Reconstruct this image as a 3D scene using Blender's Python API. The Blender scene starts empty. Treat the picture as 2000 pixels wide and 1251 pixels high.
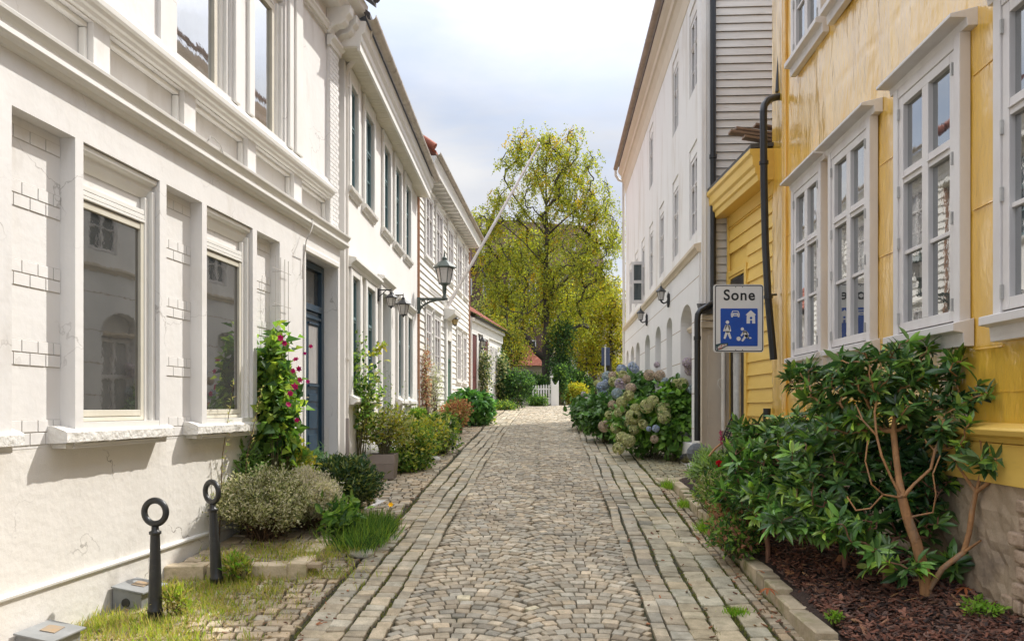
import bpy, math, random
import numpy as np
from mathutils import Vector, Matrix
R = math.radians
random.seed(7)
C = bpy.context.scene.collection
S = bpy.context.scene

# ---------------------------------------------------------------- camera
EYE, HY, F = 1.62, 795.0, 1500.0
cam = bpy.data.objects.new('camera', bpy.data.cameras.new('camera'))
C.objects.link(cam)
cam.location = (0, 0, EYE)
cam.rotation_euler = (R(90), 0, 0)
cam.data.sensor_width = 36
cam.data.lens = 27
cam.data.shift_y = (HY - 625.5) / 2000
cam.data.clip_end = 2000
S.camera = cam

# ---------------------------------------------------------------- sky
SUN = Vector((1.1, 1.0, 1.75)).normalized()
w = bpy.data.worlds.new("World"); S.world = w; w.use_nodes = True
nt = w.node_tree; nt.nodes.clear()
def nn(t, **k):
    n = nt.nodes.new(t)
    for a, b in k.items(): setattr(n, a, b)
    return n
sky = nn('ShaderNodeTexSky'); sky.sky_type = 'NISHITA'; sky.sun_disc = False
sky.sun_elevation = math.asin(SUN.z); sky.sun_rotation = math.atan2(SUN.x, SUN.y)
sky.dust_density = 2.0
tc = nn('ShaderNodeTexCoord')
mp = nn('ShaderNodeMapping'); mp.inputs['Scale'].default_value = (1.0, 1.0, 3.2)
n1 = nn('ShaderNodeTexNoise'); n1.inputs['Scale'].default_value = 1.9; n1.inputs['Detail'].default_value = 9; n1.inputs['Roughness'].default_value = .58; n1.inputs['Distortion'].default_value = .7
cr = nn('ShaderNodeValToRGB'); cr.color_ramp.elements[0].position = .40; cr.color_ramp.elements[1].position = .60
cr.color_ramp.elements[0].color = (0, 0, 0, 1); cr.color_ramp.elements[1].color = (1, 1, 1, 1)
bg1 = nn('ShaderNodeBackground'); bg1.inputs['Strength'].default_value = 0.11
bg2 = nn('ShaderNodeBackground'); bg2.inputs['Strength'].default_value = 0.11
n2 = nn('ShaderNodeTexNoise'); n2.inputs['Scale'].default_value = 3.1; n2.inputs['Detail'].default_value = 6
cc = nn('ShaderNodeValToRGB')
cc.color_ramp.elements[0].position = .3; cc.color_ramp.elements[0].color = (3.7, 3.95, 4.5, 1)
cc.color_ramp.elements[1].position = .72; cc.color_ramp.elements[1].color = (5.6, 5.55, 5.5, 1)
mx = nn('ShaderNodeMixShader')
mul = nn('ShaderNodeMath', operation='MULTIPLY_ADD'); mul.inputs[1].default_value = .52; mul.inputs[2].default_value = .56
out = nn('ShaderNodeOutputWorld')
L = nt.links.new
L(tc.outputs['Generated'], mp.inputs[0]); L(mp.outputs[0], n1.inputs['Vector']); L(mp.outputs[0], n2.inputs['Vector'])
L(n1.outputs[0], cr.inputs[0]); L(cr.outputs[0], mul.inputs[0]); L(mul.outputs[0], mx.inputs[0])
# overcast-like sky: brighter overhead than near the horizon
sx = nn('ShaderNodeSeparateXYZ'); L(tc.outputs['Generated'], sx.inputs[0])
zr = nn('ShaderNodeMapRange'); zr.inputs[1].default_value = .35; zr.inputs[2].default_value = 1; zr.inputs[3].default_value = 1; zr.inputs[4].default_value = 3.9; L(sx.outputs[2], zr.inputs[0])
s1 = nn('ShaderNodeMath', operation='MULTIPLY'); s1.inputs[1].default_value = .11; L(zr.outputs[0], s1.inputs[0])
L(s1.outputs[0], bg1.inputs['Strength']); L(s1.outputs[0], bg2.inputs['Strength'])
L(n2.outputs[0], cc.inputs[0]); L(cc.outputs[0], bg2.inputs[0]); L(sky.outputs[0], bg1.inputs[0])
L(bg1.outputs[0], mx.inputs[1]); L(bg2.outputs[0], mx.inputs[2]); L(mx.outputs[0], out.inputs[0])
sl = bpy.data.lights.new('sun', 'SUN'); sl.energy = 3.2; sl.angle = R(.6); sl.color = (1, .965, .91)
so = bpy.data.objects.new('sun', sl); C.objects.link(so)
so.rotation_euler = SUN.to_track_quat('Z', 'Y').to_euler()
S.view_settings.view_transform = 'Standard'; S.view_settings.look = 'None'
S.view_settings.exposure = 0.66; S.view_settings.gamma = 1
S.cycles.max_bounces = 7; S.cycles.diffuse_bounces = 4; S.cycles.glossy_bounces = 3
S.cycles.transparent_max_bounces = 8; S.cycles.caustics_reflective = False; S.cycles.caustics_refractive = False

# ---------------------------------------------------------------- materials
def mat(name, c1, c2=None, scale=3., rough=.7, bump=0., bscale=30., stretch=(1, 1, 1), rvar=0., spec=.5, metal=0., coat=0., detail=5., dirt=None, dscale=.8, dlo=.55, dhi=.75, bstretch=None, bdist=.02, attr=None, speck=0., ior=None, cracks=0.):
    m = bpy.data.materials.new(name); m.use_nodes = True
    t = m.node_tree; b = t.nodes['Principled BSDF']; N = t.nodes.new; K = t.links.new
    b.inputs['Roughness'].default_value = rough; b.inputs['Metallic'].default_value = metal
    b.inputs['Specular IOR Level'].default_value = spec; b.inputs['Coat Weight'].default_value = coat
    b.inputs['Coat Roughness'].default_value = .08
    if ior: b.inputs['IOR'].default_value = ior
    co = N('ShaderNodeTexCoord'); mpp = N('ShaderNodeMapping'); mpp.inputs['Scale'].default_value = stretch
    K(co.outputs['Object'], mpp.inputs[0])
    no = N('ShaderNodeTexNoise'); no.inputs['Scale'].default_value = scale; no.inputs['Detail'].default_value = detail; no.inputs['Roughness'].default_value = .6
    K(mpp.outputs[0], no.inputs['Vector'])
    rm = N('ShaderNodeValToRGB'); rm.color_ramp.elements[0].position = .32; rm.color_ramp.elements[1].position = .68
    c2 = c2 or c1
    rm.color_ramp.elements[0].color = (*c1, 1); rm.color_ramp.elements[1].color = (*c2, 1)
    K(no.outputs[0], rm.inputs[0]); col = rm.outputs[0]
    if attr:
        at = N('ShaderNodeAttribute'); at.attribute_name = attr
        mm = N('ShaderNodeMix'); mm.data_type = 'RGBA'; mm.blend_type = 'MULTIPLY'; mm.inputs[0].default_value = 1
        K(col, mm.inputs[6]); K(at.outputs['Color'], mm.inputs[7]); col = mm.outputs[2]
    if speck:
        ns = N('ShaderNodeTexNoise'); ns.inputs['Scale'].default_value = 140; ns.inputs['Detail'].default_value = 3
        K(co.outputs['Object'], ns.inputs['Vector'])
        mr = N('ShaderNodeMapRange'); mr.inputs[1].default_value = .3; mr.inputs[2].default_value = .7; mr.inputs[3].default_value = 1 - speck; mr.inputs[4].default_value = 1 + speck
        K(ns.outputs[0], mr.inputs[0])
        mm = N('ShaderNodeMix'); mm.data_type = 'RGBA'; mm.blend_type = 'MULTIPLY'; mm.inputs[0].default_value = 1
        K(col, mm.inputs[6]); K(mr.outputs[0], mm.inputs[7]); col = mm.outputs[2]
    if dirt:
        nd = N('ShaderNodeTexNoise'); nd.inputs['Scale'].default_value = dscale; nd.inputs['Detail'].default_value = 8; nd.inputs['Roughness'].default_value = .65
        K(mpp.outputs[0], nd.inputs['Vector'])
        mr = N('ShaderNodeMapRange'); mr.inputs[1].default_value = dlo; mr.inputs[2].default_value = dhi
        K(nd.outputs[0], mr.inputs[0])
        mm = N('ShaderNodeMix'); mm.data_type = 'RGBA'; K(mr.outputs[0], mm.inputs[0]); K(col, mm.inputs[6]); mm.inputs[7].default_value = (*dirt, 1); col = mm.outputs[2]
    if cracks:
        vo = N('ShaderNodeTexVoronoi'); vo.feature = 'DISTANCE_TO_EDGE'; vo.inputs['Scale'].default_value = 1.3
        nw = N('ShaderNodeTexNoise'); nw.inputs['Scale'].default_value = 5; nw.inputs['Detail'].default_value = 6
        vm = N('ShaderNodeVectorMath'); vm.operation = 'MULTIPLY_ADD'; vm.inputs[1].default_value = (.35, .35, .35); K(co.outputs['Object'], nw.inputs['Vector']); K(nw.outputs['Color'], vm.inputs[0]); K(co.outputs['Object'], vm.inputs[2]); K(vm.outputs[0], vo.inputs['Vector'])
        m1 = N('ShaderNodeMapRange'); m1.inputs[1].default_value = .001; m1.inputs[2].default_value = .009; m1.inputs[3].default_value = 1; m1.inputs[4].default_value = 0; K(vo.outputs['Distance'], m1.inputs[0])
        nk = N('ShaderNodeTexNoise'); nk.inputs['Scale'].default_value = 1.1; m2 = N('ShaderNodeMapRange'); m2.inputs[1].default_value = .52; m2.inputs[2].default_value = .62; m2.inputs[4].default_value = cracks; K(co.outputs['Object'], nk.inputs['Vector']); K(nk.outputs[0], m2.inputs[0])
        m3 = N('ShaderNodeMath'); m3.operation = 'MULTIPLY'; K(m1.outputs[0], m3.inputs[0]); K(m2.outputs[0], m3.inputs[1])
        mm = N('ShaderNodeMix'); mm.data_type = 'RGBA'; K(m3.outputs[0], mm.inputs[0]); K(col, mm.inputs[6]); mm.inputs[7].default_value = (.22, .19, .16, 1); col = mm.outputs[2]
    K(col, b.inputs['Base Color'])
    if rvar:
        mr = N('ShaderNodeMapRange'); mr.inputs[3].default_value = max(0, rough - rvar); mr.inputs[4].default_value = rough + rvar
        K(no.outputs[0], mr.inputs[0]); K(mr.outputs[0], b.inputs['Roughness'])
    if bump:
        mb_ = N('ShaderNodeMapping'); mb_.inputs['Scale'].default_value = bstretch or (1, 1, 1); K(co.outputs['Object'], mb_.inputs[0])
        nb = N('ShaderNodeTexNoise'); nb.inputs['Scale'].default_value = bscale; nb.inputs['Detail'].default_value = 6; K(mb_.outputs[0], nb.inputs['Vector'])
        bu = N('ShaderNodeBump'); bu.inputs['Strength'].default_value = bump; bu.inputs['Distance'].default_value = bdist
        K(nb.outputs[0], bu.inputs['Height']); K(bu.outputs[0], b.inputs['Normal'])
        if coat: K(bu.outputs[0], b.inputs['Coat Normal'])
    return m

def leafmat(name, rough=.5, trans=.35, spec=.4):
    m = bpy.data.materials.new(name); m.use_nodes = True
    t = m.node_tree; b = t.nodes['Principled BSDF']; N = t.nodes.new; K = t.links.new
    at = N('ShaderNodeAttribute'); at.attribute_name = 'tint'
    K(at.outputs['Color'], b.inputs['Base Color']); b.inputs['Roughness'].default_value = rough; b.inputs['Specular IOR Level'].default_value = spec
    tr = N('ShaderNodeBsdfTranslucent')
    hs = N('ShaderNodeHueSaturation'); hs.inputs['Value'].default_value = 1.7; hs.inputs['Saturation'].default_value = 1.1
    K(at.outputs['Color'], hs.inputs['Color']); K(hs.outputs[0], tr.inputs[0])
    ms = N('ShaderNodeMixShader'); ms.inputs[0].default_value = trans
    K(b.outputs[0], ms.inputs[1]); K(tr.outputs[0], ms.inputs[2]); K(ms.outputs[0], t.nodes['Material Output'].inputs[0])
    return m

M = {}
M['plaster'] = mat('white_plaster', (.76, .74, .71), (.69, .665, .635), 1.6, .72, .3, 12, (1, 1, .35), dirt=(.52, .48, .42), dscale=1.8, dlo=.56, dhi=.84, bdist=.012, cracks=.5)
M['plaster2'] = mat('white_painted_render', (.77, .74, .70), (.72, .69, .65), 1.2, .8, .15, 30, dirt=(.62, .57, .5), dscale=.9, dlo=.6, dhi=.9, bdist=.01)
M['dado'] = mat('aged_white_dado', (.76, .725, .67), (.69, .655, .60), 1.8, .8, .3, 14, (1, 1, .5), dirt=(.43, .39, .33), dscale=2.6, dlo=.57, dhi=.8, bdist=.02, speck=.06, cracks=.9)
M['trim'] = mat('white_paint_trim', (.78, .76, .72), (.73, .71, .66), 2.5, .55, .1, 40, bdist=.008)
M['stonesill'] = mat('chipped_sill_paint', (.76, .74, .70), (.64, .61, .55), 9, .8, .8, 24, bdist=.02, dirt=(.42, .39, .34), dscale=8, dlo=.66, dhi=.74)
M['cream'] = mat('cream_window_frame', (.67, .63, .53), (.58, .54, .44), 4, .5)
M['rpink'] = mat('pale_pinkish_render', (.79, .765, .735), (.73, .70, .665), 1.6, .85, .15, 30, (1, 1, .22), dirt=(.54, .46, .37), dscale=1.6, dlo=.52, dhi=.80, bdist=.01)
M['rwhite'] = mat('white_rusticated_render', (.76, .74, .72), (.71, .69, .67), 1.3, .85, .2, 30, bdist=.01, dirt=(.55, .51, .46), dscale=2, dlo=.62, dhi=.85)
M['rcream'] = mat('cream_cornice_paint', (.68, .58, .45), (.62, .53, .41), 2, .8, .1, 30, bdist=.01)
M['clap'] = mat('white_clapboard', (.77, .74, .69), (.68, .65, .59), 3, .7, .2, 50, (.3, 1, 3), bdist=.006)
M['greyclap'] = mat('weathered_grey_boards', (.67, .64, .60), (.55, .52, .48), 5, .8, .45, 26, (.25, .25, 2.5), dirt=(.33, .29, .25), dscale=6, dlo=.6, dhi=.78, bdist=.01, bstretch=(.3, .3, 3))
M['yellow'] = mat('glossy_yellow_sheet_metal', (.82, .50, .07), (.72, .42, .055), 1.6, .30, .8, 2.3, (1, 1, .5), spec=.5, coat=1, dirt=(.50, .31, .10), dscale=2.2, dlo=.66, dhi=.86, bstretch=(1.9, 1.9, .75), bdist=.045)
M['yellow'].node_tree.nodes['Principled BSDF'].inputs['Coat IOR'].default_value = 2.15
M['yellow'].node_tree.nodes['Principled BSDF'].inputs['Coat Roughness'].default_value = .07
M['yellowb'] = mat('yellow_painted_boards', (.80, .54, .13), (.72, .47, .10), 4, .45, .2, 18, (.3, .3, 2), dirt=(.45, .28, .1), dscale=4, dlo=.62, dhi=.8, bdist=.01)
M['wgrey'] = mat('grey_white_window_paint', (.70, .67, .65), (.62, .58, .56), 5, .5, .15, 50, (1, 1, .4), bdist=.006)
M['teal'] = mat('teal_painted_sash', (.10, .17, .18), (.13, .20, .21), 5, .45)
M['tealdoor'] = mat('grey_teal_door', (.13, .21, .23), (.10, .17, .19), 3, .45)
M['navy'] = mat('dark_navy_door_paint', (.012, .035, .062), (.018, .048, .08), 3, .28, coat=.3)
M['green'] = mat('dark_green_door_paint', (.008, .07, .04), (.01, .09, .05), 3, .4)
M['red'] = mat('dark_red_door_paint', (.075, .012, .010), (.10, .016, .013), 3, .5)
M['black'] = mat('black_iron', (.018, .018, .02), (.03, .03, .032), 12, .38, .2, 40, bdist=.004)
M['blackplas'] = mat('black_pipe', (.012, .013, .016), (.022, .023, .026), 5, .3)
M['bollard'] = mat('worn_black_cast_iron', (.014, .014, .014), (.03, .03, .028), 9, .38, .35, 35, bdist=.006, dirt=(.07, .065, .055), dscale=8, dlo=.58, dhi=.72)
M['greenmetal'] = mat('dark_green_lamp_paint', (.05, .065, .055), (.07, .09, .075), 8, .4)
M['steel'] = mat('galvanised_steel', (.52, .51, .49), (.40, .39, .37), 14, .4, .1, 40, metal=.2)
M['copper'] = mat('brown_copper_pipe', (.42, .22, .12), (.33, .17, .10), 6, .45, metal=.2)
M['whitepipe'] = mat('white_downpipe', (.72, .68, .62), (.62, .58, .52), 4, .5)
M['darkpipe'] = mat('grey_cast_pipe_foot', (.30, .26, .24), (.24, .21, .19), 5, .6)
M['greybox'] = mat('grey_zinc_box', (.28, .285, .28), (.21, .215, .21), 5, .5, .1, 30)
M['rust'] = mat('orange_rust_label', (.34, .22, .11), (.26, .22, .17), 18, .7)
M['planter'] = mat('taupe_planter', (.30, .25, .22), (.25, .21, .18), 4, .6)
M['terracotta'] = mat('ochre_clay_pot', (.42, .22, .06), (.34, .17, .05), 6, .7)
M['tile'] = mat('red_clay_tiles', (.36, .10, .05), (.24, .07, .04), 4, .75, .4, 30, dirt=(.14, .09, .07), dscale=3, dlo=.55, dhi=.75)
M['dtile'] = mat('dark_roof_tiles', (.09, .085, .085), (.05, .05, .05), 6, .7, .4, 30)
M['brtile'] = mat('brown_roof_tiles', (.16, .10, .08), (.10, .065, .055), 6, .8, .4, 30)
M['gutter'] = mat('aged_zinc_gutter', (.50, .44, .37), (.36, .31, .25), 6, .5, .2, 20, dirt=(.2, .16, .12), dscale=5, dlo=.55, dhi=.75)
M['brgutter'] = mat('brown_gutter', (.36, .27, .21), (.27, .20, .16), 5, .55)
M['soffit'] = mat('cream_soffit_boards', (.70, .66, .54), (.62, .58, .47), 3, .6)
M['beige'] = mat('beige_boarded_wall', (.60, .52, .42), (.52, .44, .35), 3, .8, .3, 12, (1, 1, .3), dirt=(.36, .29, .22), dscale=3, dlo=.58, dhi=.8)
M['found'] = mat('rough_plastered_foundation', (.50, .39, .28), (.36, .275, .19), 2.2, .9, .9, 7, dirt=(.17, .13, .10), dscale=2, dlo=.5, dhi=.7, bdist=.03, speck=.1)
M['rubble'] = mat('bare_foundation_stone', (.50, .37, .27), (.36, .26, .18), 8, .9, .9, 16, bdist=.03, speck=.12)
M['wood'] = mat('weathered_plank', (.30, .20, .14), (.20, .14, .10), 6, .8, .4, 30, (.3, 3, 3))
M['brownwall'] = mat('brown_far_facade', (.12, .065, .05), (.085, .048, .04), 1.5, .85)
M['creamwall'] = mat('cream_far_wall', (.66, .60, .50), (.58, .53, .44), 2, .85)
M['signface'] = mat('sign_white_face', (.72, .69, .66), (.69, .66, .62), 6, .35)
M['signblue'] = mat('sign_blue_film', (.008, .06, .33), (.01, .075, .38), 8, .35)
M['signblack'] = mat('sign_black_film', (.012, .012, .013), None, 5, .4)
M['signback'] = mat('dark_blue_sign_back', (.02, .035, .08), (.03, .045, .09), 5, .5)
M['stickera'] = mat('sticker_dark', (.03, .09, .09), (.02, .05, .06), 30, .5)
M['stickerb'] = mat('sticker_pale', (.6, .52, .45), (.5, .42, .4), 60, .5)
M['stickerc'] = mat('sticker_red', (.35, .03, .03), None, 5, .5)
M['blueplastic'] = mat('blue_plastic', (.02, .14, .30), None, 5, .5)
M['bark'] = mat('pale_brown_bark', (.50, .26, .11), (.30, .155, .075), 22, .85, .9, 40, (1, 1, .25), bdist=.01, dirt=(.30, .24, .18), dscale=9, dlo=.55, dhi=.7)
M['bark2'] = mat('reddish_twig_bark', (.30, .14, .09), (.20, .10, .06), 14, .8, .3, 30)
M['darkbark'] = mat('dark_trunk_bark', (.045, .036, .028), (.075, .062, .05), 6, .9, .6, 12, (1, 1, .3), bdist=.03)
M['stem'] = mat('green_brown_stem', (.13, .12, .05), (.10, .08, .04), 14, .7)
M['drystem'] = mat('dry_brown_stem', (.13, .075, .04), (.10, .06, .03), 14, .8)
M['wire'] = mat('thin_cable', (.45, .42, .38), (.40, .37, .33), 10, .6)
M['brass'] = mat('door_brass', (.5, .42, .28), None, 5, .35, metal=.8)
M['leaf'] = leafmat('soft_leaf', .55, .42, .3)
M['leafg'] = leafmat('glossy_leaf', .32, .22, .5)
M['petal'] = leafmat('petal', .7, .3, .2)
M['hair'] = leafmat('grass_blade', .55, .45, .3)
M['stone'] = mat('worn_granite_setts', (.50, .435, .335), (.29, .255, .19), 9, .72, .55, 42, attr='tint', speck=.2, bdist=.007, dirt=(.20, .19, .10), dscale=3.2, dlo=.6, dhi=.84, rvar=.1)
M['kerb'] = mat('granite_kerb', (.60, .50, .37), (.42, .35, .24), 7, .8, .7, 24, attr='tint', speck=.1, bdist=.012, dirt=(.22, .21, .08), dscale=4.2, dlo=.5, dhi=.7)
M['joint'] = mat('mossy_joint_soil', (.055, .058, .02), (.04, .032, .02), 5, .95, .8, 30, bdist=.02, speck=.2)
M['bjoint'] = mat('dirty_brick_joint_paint', (.52, .49, .45), (.44, .41, .37), 5, .9)  # darker, dirty paint of the joints showing between the bricks
M['soil'] = mat('dark_bark_mulch_soil', (.06, .035, .025), (.035, .022, .016), 6, .95, 1, 24, bdist=.04)
M['mulch'] = mat('bark_chip', (1, 1, 1), None, 8, .85, .4, 30, attr='tint')
M['dirtstrip'] = mat('dry_grassy_dirt', (.26, .20, .09), (.20, .19, .06), 4, .95, .8, 30, speck=.2)
M['lampglass'] = mat('milky_lantern_glass', (.52, .49, .46), (.45, .42, .39), 6, .12, spec=.8)
M['amberglass'] = mat('amber_lantern_glass', (.55, .40, .18), None, 6, .2)

def glassmat(name, c1, c2, scale, bump, ior=2.1, stretch=(1, 1, 1), metal=0.):
    m = mat(name, c1, c2, scale, .02, bump, 1.6, stretch, ior=ior, spec=.5, bdist=.03, metal=metal)
    return m
M['glass1'] = glassmat('roller_window_glass', (.20, .20, .19), (.27, .265, .25), 1.4, .05, 2.0, (1, 1, 1), .8)
M['glass2'] = glassmat('old_wavy_glass', (.50, .51, .51), (.44, .45, .45), 1.2, .045, 2.0, (1, 1, .5), .92)
M['glass1u'] = glassmat('sky_reflecting_glass', (.70, .71, .72), (.62, .63, .64), 1.2, .06, 2.0, (1, 1, .5), .95)
M['glass3'] = glassmat('dark_teal_glass', (.03, .045, .05), (.05, .07, .075), 2.0, .1, 1.7)
M['glass4'] = glassmat('pale_curtained_glass', (.28, .27, .26), (.42, .40, .38), 6.0, .1, 1.6, (3, 3, .3))

# ---------------------------------------------------------------- mesh builder
def tag(o, label=None, cat=None, group=None, kind=None):
    if label: o['label'] = label
    if cat: o['category'] = cat
    if group: o['group'] = group
    if kind: o['kind'] = kind
    return o
def empty(name, loc, label, cat, group=None, rz=0):
    o = bpy.data.objects.new(name, None); C.objects.link(o)
    o.empty_display_size = .1
    o.location = loc; o.rotation_euler = (0, 0, rz); tag(o, label, cat, group); return o
def wmat(p):
    m = Matrix.Identity(4)
    while p is not None:
        m = (Matrix.Translation(p.location) @ p.rotation_euler.to_matrix().to_4x4()) @ m; p = p.parent
    return m
def link(name, me, parent=None, loc=None):
    o = bpy.data.objects.new(name, me); C.objects.link(o)
    if parent is not None:
        me.transform(wmat(parent).inverted()); o.parent = parent
    elif loc is not None:
        me.transform(Matrix.Translation(-Vector(loc))); o.location = loc
    return o
class MB:
    def __init__(s): s.v = []; s.f = []; s.sm = []
    def add(s, vs, fs, smooth=False):
        n = len(s.v); s.v += [tuple(p) for p in vs]; s.f += [tuple(i + n for i in f) for f in fs]; s.sm += [smooth] * len(fs)
    def hexa(s, p):  # 8 pts: bottom 4 ccw, top 4
        s.add(p, [(0, 3, 2, 1), (4, 5, 6, 7), (0, 1, 5, 4), (1, 2, 6, 5), (2, 3, 7, 6), (3, 0, 4, 7)])
    def box(s, x0, x1, y0, y1, z0, z1):
        s.hexa([(x0, y0, z0), (x1, y0, z0), (x1, y1, z0), (x0, y1, z0), (x0, y0, z1), (x1, y0, z1), (x1, y1, z1), (x0, y1, z1)])
    def wbox(s, W, u0, u1, v0, v1, z0, z1):
        P = W.pt
        s.hexa([P(u0, v0, z0), P(u1, v0, z0), P(u1, v1, z0), P(u0, v1, z0), P(u0, v0, z1), P(u1, v0, z1), P(u1, v1, z1), P(u0, v1, z1)])
    def prof(s, W, u0, u1, pr):  # closed profile [(v,z)] swept along u
        n = len(pr); vs = [W.pt(u0, v, z) for v, z in pr] + [W.pt(u1, v, z) for v, z in pr]
        s.add(vs, [tuple(range(n)), tuple(range(2 * n - 1, n - 1, -1))] + [(i, i + n, (i + 1) % n + n, (i + 1) % n) for i in range(n)])
    def poly(s, pts, off):  # planar polygon extruded by vector off
        n = len(pts); off = Vector(off); vs = [Vector(p) for p in pts]; vs += [p + off for p in vs]
        s.add(vs, [tuple(range(n)), tuple(range(2 * n - 1, n - 1, -1))] + [(i, i + n, (i + 1) % n + n, (i + 1) % n) for i in range(n)])
    def tube(s, pts, r, n=8, caps=True):
        pts = [Vector(p) for p in pts]; rs = r if isinstance(r, (list, tuple)) else [r] * len(pts)
        rings = []; prev = None
        for i, p in enumerate(pts):
            d = (pts[min(i + 1, len(pts) - 1)] - pts[max(i - 1, 0)]).normalized()
            if prev is None:
                a = Vector((0, 0, 1)) if abs(d.z) < .9 else Vector((1, 0, 0))
                x = d.cross(a).normalized()
            else:
                x = (prev - d * prev.dot(d)).normalized()
            prev = x; y = d.cross(x)
            rings.append([p + (x * math.cos(2 * math.pi * k / n) + y * math.sin(2 * math.pi * k / n)) * rs[i] for k in range(n)])
        vs = [q for ring in rings for q in ring]; fs = []
        for i in range(len(pts) - 1):
            for k in range(n):
                fs.append((i * n + k, i * n + (k + 1) % n, (i + 1) * n + (k + 1) % n, (i + 1) * n + k))
        s.add(vs, fs, True)
        if caps: s.add(rings[0], [tuple(range(n))[::-1]]); s.add(rings[-1], [tuple(range(n))])
    def lathe(s, c, pr, n=16, smooth=True, rot=0):  # pr [(r,z)] about vertical axis at c
        vs = []
        for r, z in pr:
            for k in range(n):
                a = 2 * math.pi * k / n + rot
                vs.append((c[0] + r * math.cos(a), c[1] + r * math.sin(a), c[2] + z))
        fs = []
        for i in range(len(pr) - 1):
            for k in range(n): fs.append((i * n + k, i * n + (k + 1) % n, (i + 1) * n + (k + 1) % n, (i + 1) * n + k))
        s.add(vs, fs, smooth)
        s.add(vs[:n], [tuple(range(n))[::-1]]); s.add(vs[-n:], [tuple(range(n))])
    def torus(s, c, R0, r, axis='y', n=32, k=10, rz=0, sx=1.):
        vs = []; fs = []
        for i in range(n):
            a = 2 * math.pi * i / n
            for j in range(k):
                b = 2 * math.pi * j / k
                x = (R0 + r * math.cos(b)) * math.cos(a); z = (R0 + r * math.cos(b)) * math.sin(a); y = r * math.sin(b) * sx
                vs.append((c[0] + x * math.cos(rz) - y * math.sin(rz), c[1] + x * math.sin(rz) + y * math.cos(rz), c[2] + z))
                fs.append((i * k + j, i * k + (j + 1) % k, ((i + 1) % n) * k + (j + 1) % k, ((i + 1) % n) * k + j))
        s.add(vs, fs, True)
    def wall(s, W, u0, u1, z0, z1, v, holes=(), back=True):
        us = sorted({u0, u1, *[h[0] for h in holes], *[h[1] for h in holes]}); zs = sorted({z0, z1, *[h[2] for h in holes], *[h[3] for h in holes]})
        us = [a for a in us if u0 - 1e-6 <= a <= u1 + 1e-6]; zs = [a for a in zs if z0 - 1e-6 <= a <= z1 + 1e-6]
        for i in range(len(us) - 1):
            for j in range(len(zs) - 1):
                uc = (us[i] + us[i + 1]) / 2; zc = (zs[j] + zs[j + 1]) / 2
                if any(h[0] < uc < h[1] and h[2] < zc < h[3] for h in holes): continue
                s.add([W.pt(us[i], v, zs[j]), W.pt(us[i + 1], v, zs[j]), W.pt(us[i + 1], v, zs[j + 1]), W.pt(us[i], v, zs[j + 1])], [(0, 1, 2, 3)])
        for h in holes:
            a, b, c, d, dep = h; vb = v - dep
            P = [(a, c), (b, c), (b, d), (a, d)]
            if c < z0: P = [(a, z0), (b, z0), (b, d), (a, d)]
            if d > z1: P = [(a, c), (b, c), (b, z1), (a, z1)]
            for i in range(4):
                if (i == 0 and c < z0) or (i == 2 and d > z1): continue
                p, q = P[i], P[(i + 1) % 4]
                s.add([W.pt(p[0], v, p[1]), W.pt(q[0], v, q[1]), W.pt(q[0], vb, q[1]), W.pt(p[0], vb, p[1])], [(0, 1, 2, 3)])
            if back: s.add([W.pt(a, vb, P[0][1]), W.pt(b, vb, P[0][1]), W.pt(b, vb, P[2][1]), W.pt(a, vb, P[2][1])], [(0, 1, 2, 3)])
    def build(s, name, m, parent=None, loc=None, bevel=0):
        me = bpy.data.meshes.new(name); me.from_pydata(s.v, [], s.f)
        me.polygons.foreach_set('use_smooth', s.sm)
        if m: me.materials.append(m)
        o = link(name, me, parent, loc)
        me.update()
        if bevel:
            b = o.modifiers.new('bevel', 'BEVEL'); b.width = bevel; b.segments = 2; b.limit_method = 'ANGLE'; b.angle_limit = R(40)
        return o

class Wall:
    def __init__(s, vpx, b, side):
        s.vpx = vpx; s.m = (vpx - 1000) / F; s.b = b; s.L = math.sqrt(1 + s.m ** 2); s.sg = -side
        s.ax, s.ay = s.m / s.L, 1 / s.L
        s.ox, s.oy = s.sg / s.L, -s.sg * s.m / s.L
        s.rz = math.atan2(s.ay, s.ax)
    def pt(s, u, v, z): return (s.b + u * s.ax + v * s.ox, u * s.ay + v * s.oy, z)
    def Y(s, x, v=0): return (s.b + v * s.L * s.sg) * F / (x - s.vpx)
    def u(s, x, v=0):
        Y = s.Y(x, v); X = s.m * Y + s.b + v * s.L * s.sg
        return (X - s.b) * s.ax + Y * s.ay
    def z(s, x, y, v=0): return EYE + (HY - y) * s.Y(x, v) / F
H1 = Wall(1177, -3.887, -1)
H2 = Wall(1033, -2.714, -1)
H3 = Wall(1112, -3.70, -1)
H4 = Wall(1262, -6.48, -1)
YH = Wall(1088, 2.90, 1)
AN = Wall(970, 3.70, 1)
RW = Wall(1082, 2.353, 1)
def px(x, y, Y): return Vector(((x - 1000) * Y / F, Y, EYE + (HY - y) * Y / F))

# ---------------------------------------------------------------- ground heights
def base(Y):
    if Y < 13: return .075 * (Y - 5.6)
    if Y < 22: return .555 + .063 * (Y - 13)
    if Y < 36: return 1.122 + .041 * (Y - 22)
    return 1.696 + .02 * min(Y - 36, 12)
def rc(Y): return .13 + .05 * (Y - 7)
def kx(Y): return rc(Y) + 2.02
def bedz(X, Y):
    t = max(0, X - kx(Y) - .1); return base(Y) + .10 + .24 * min(t, 1.2) ** .8

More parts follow.
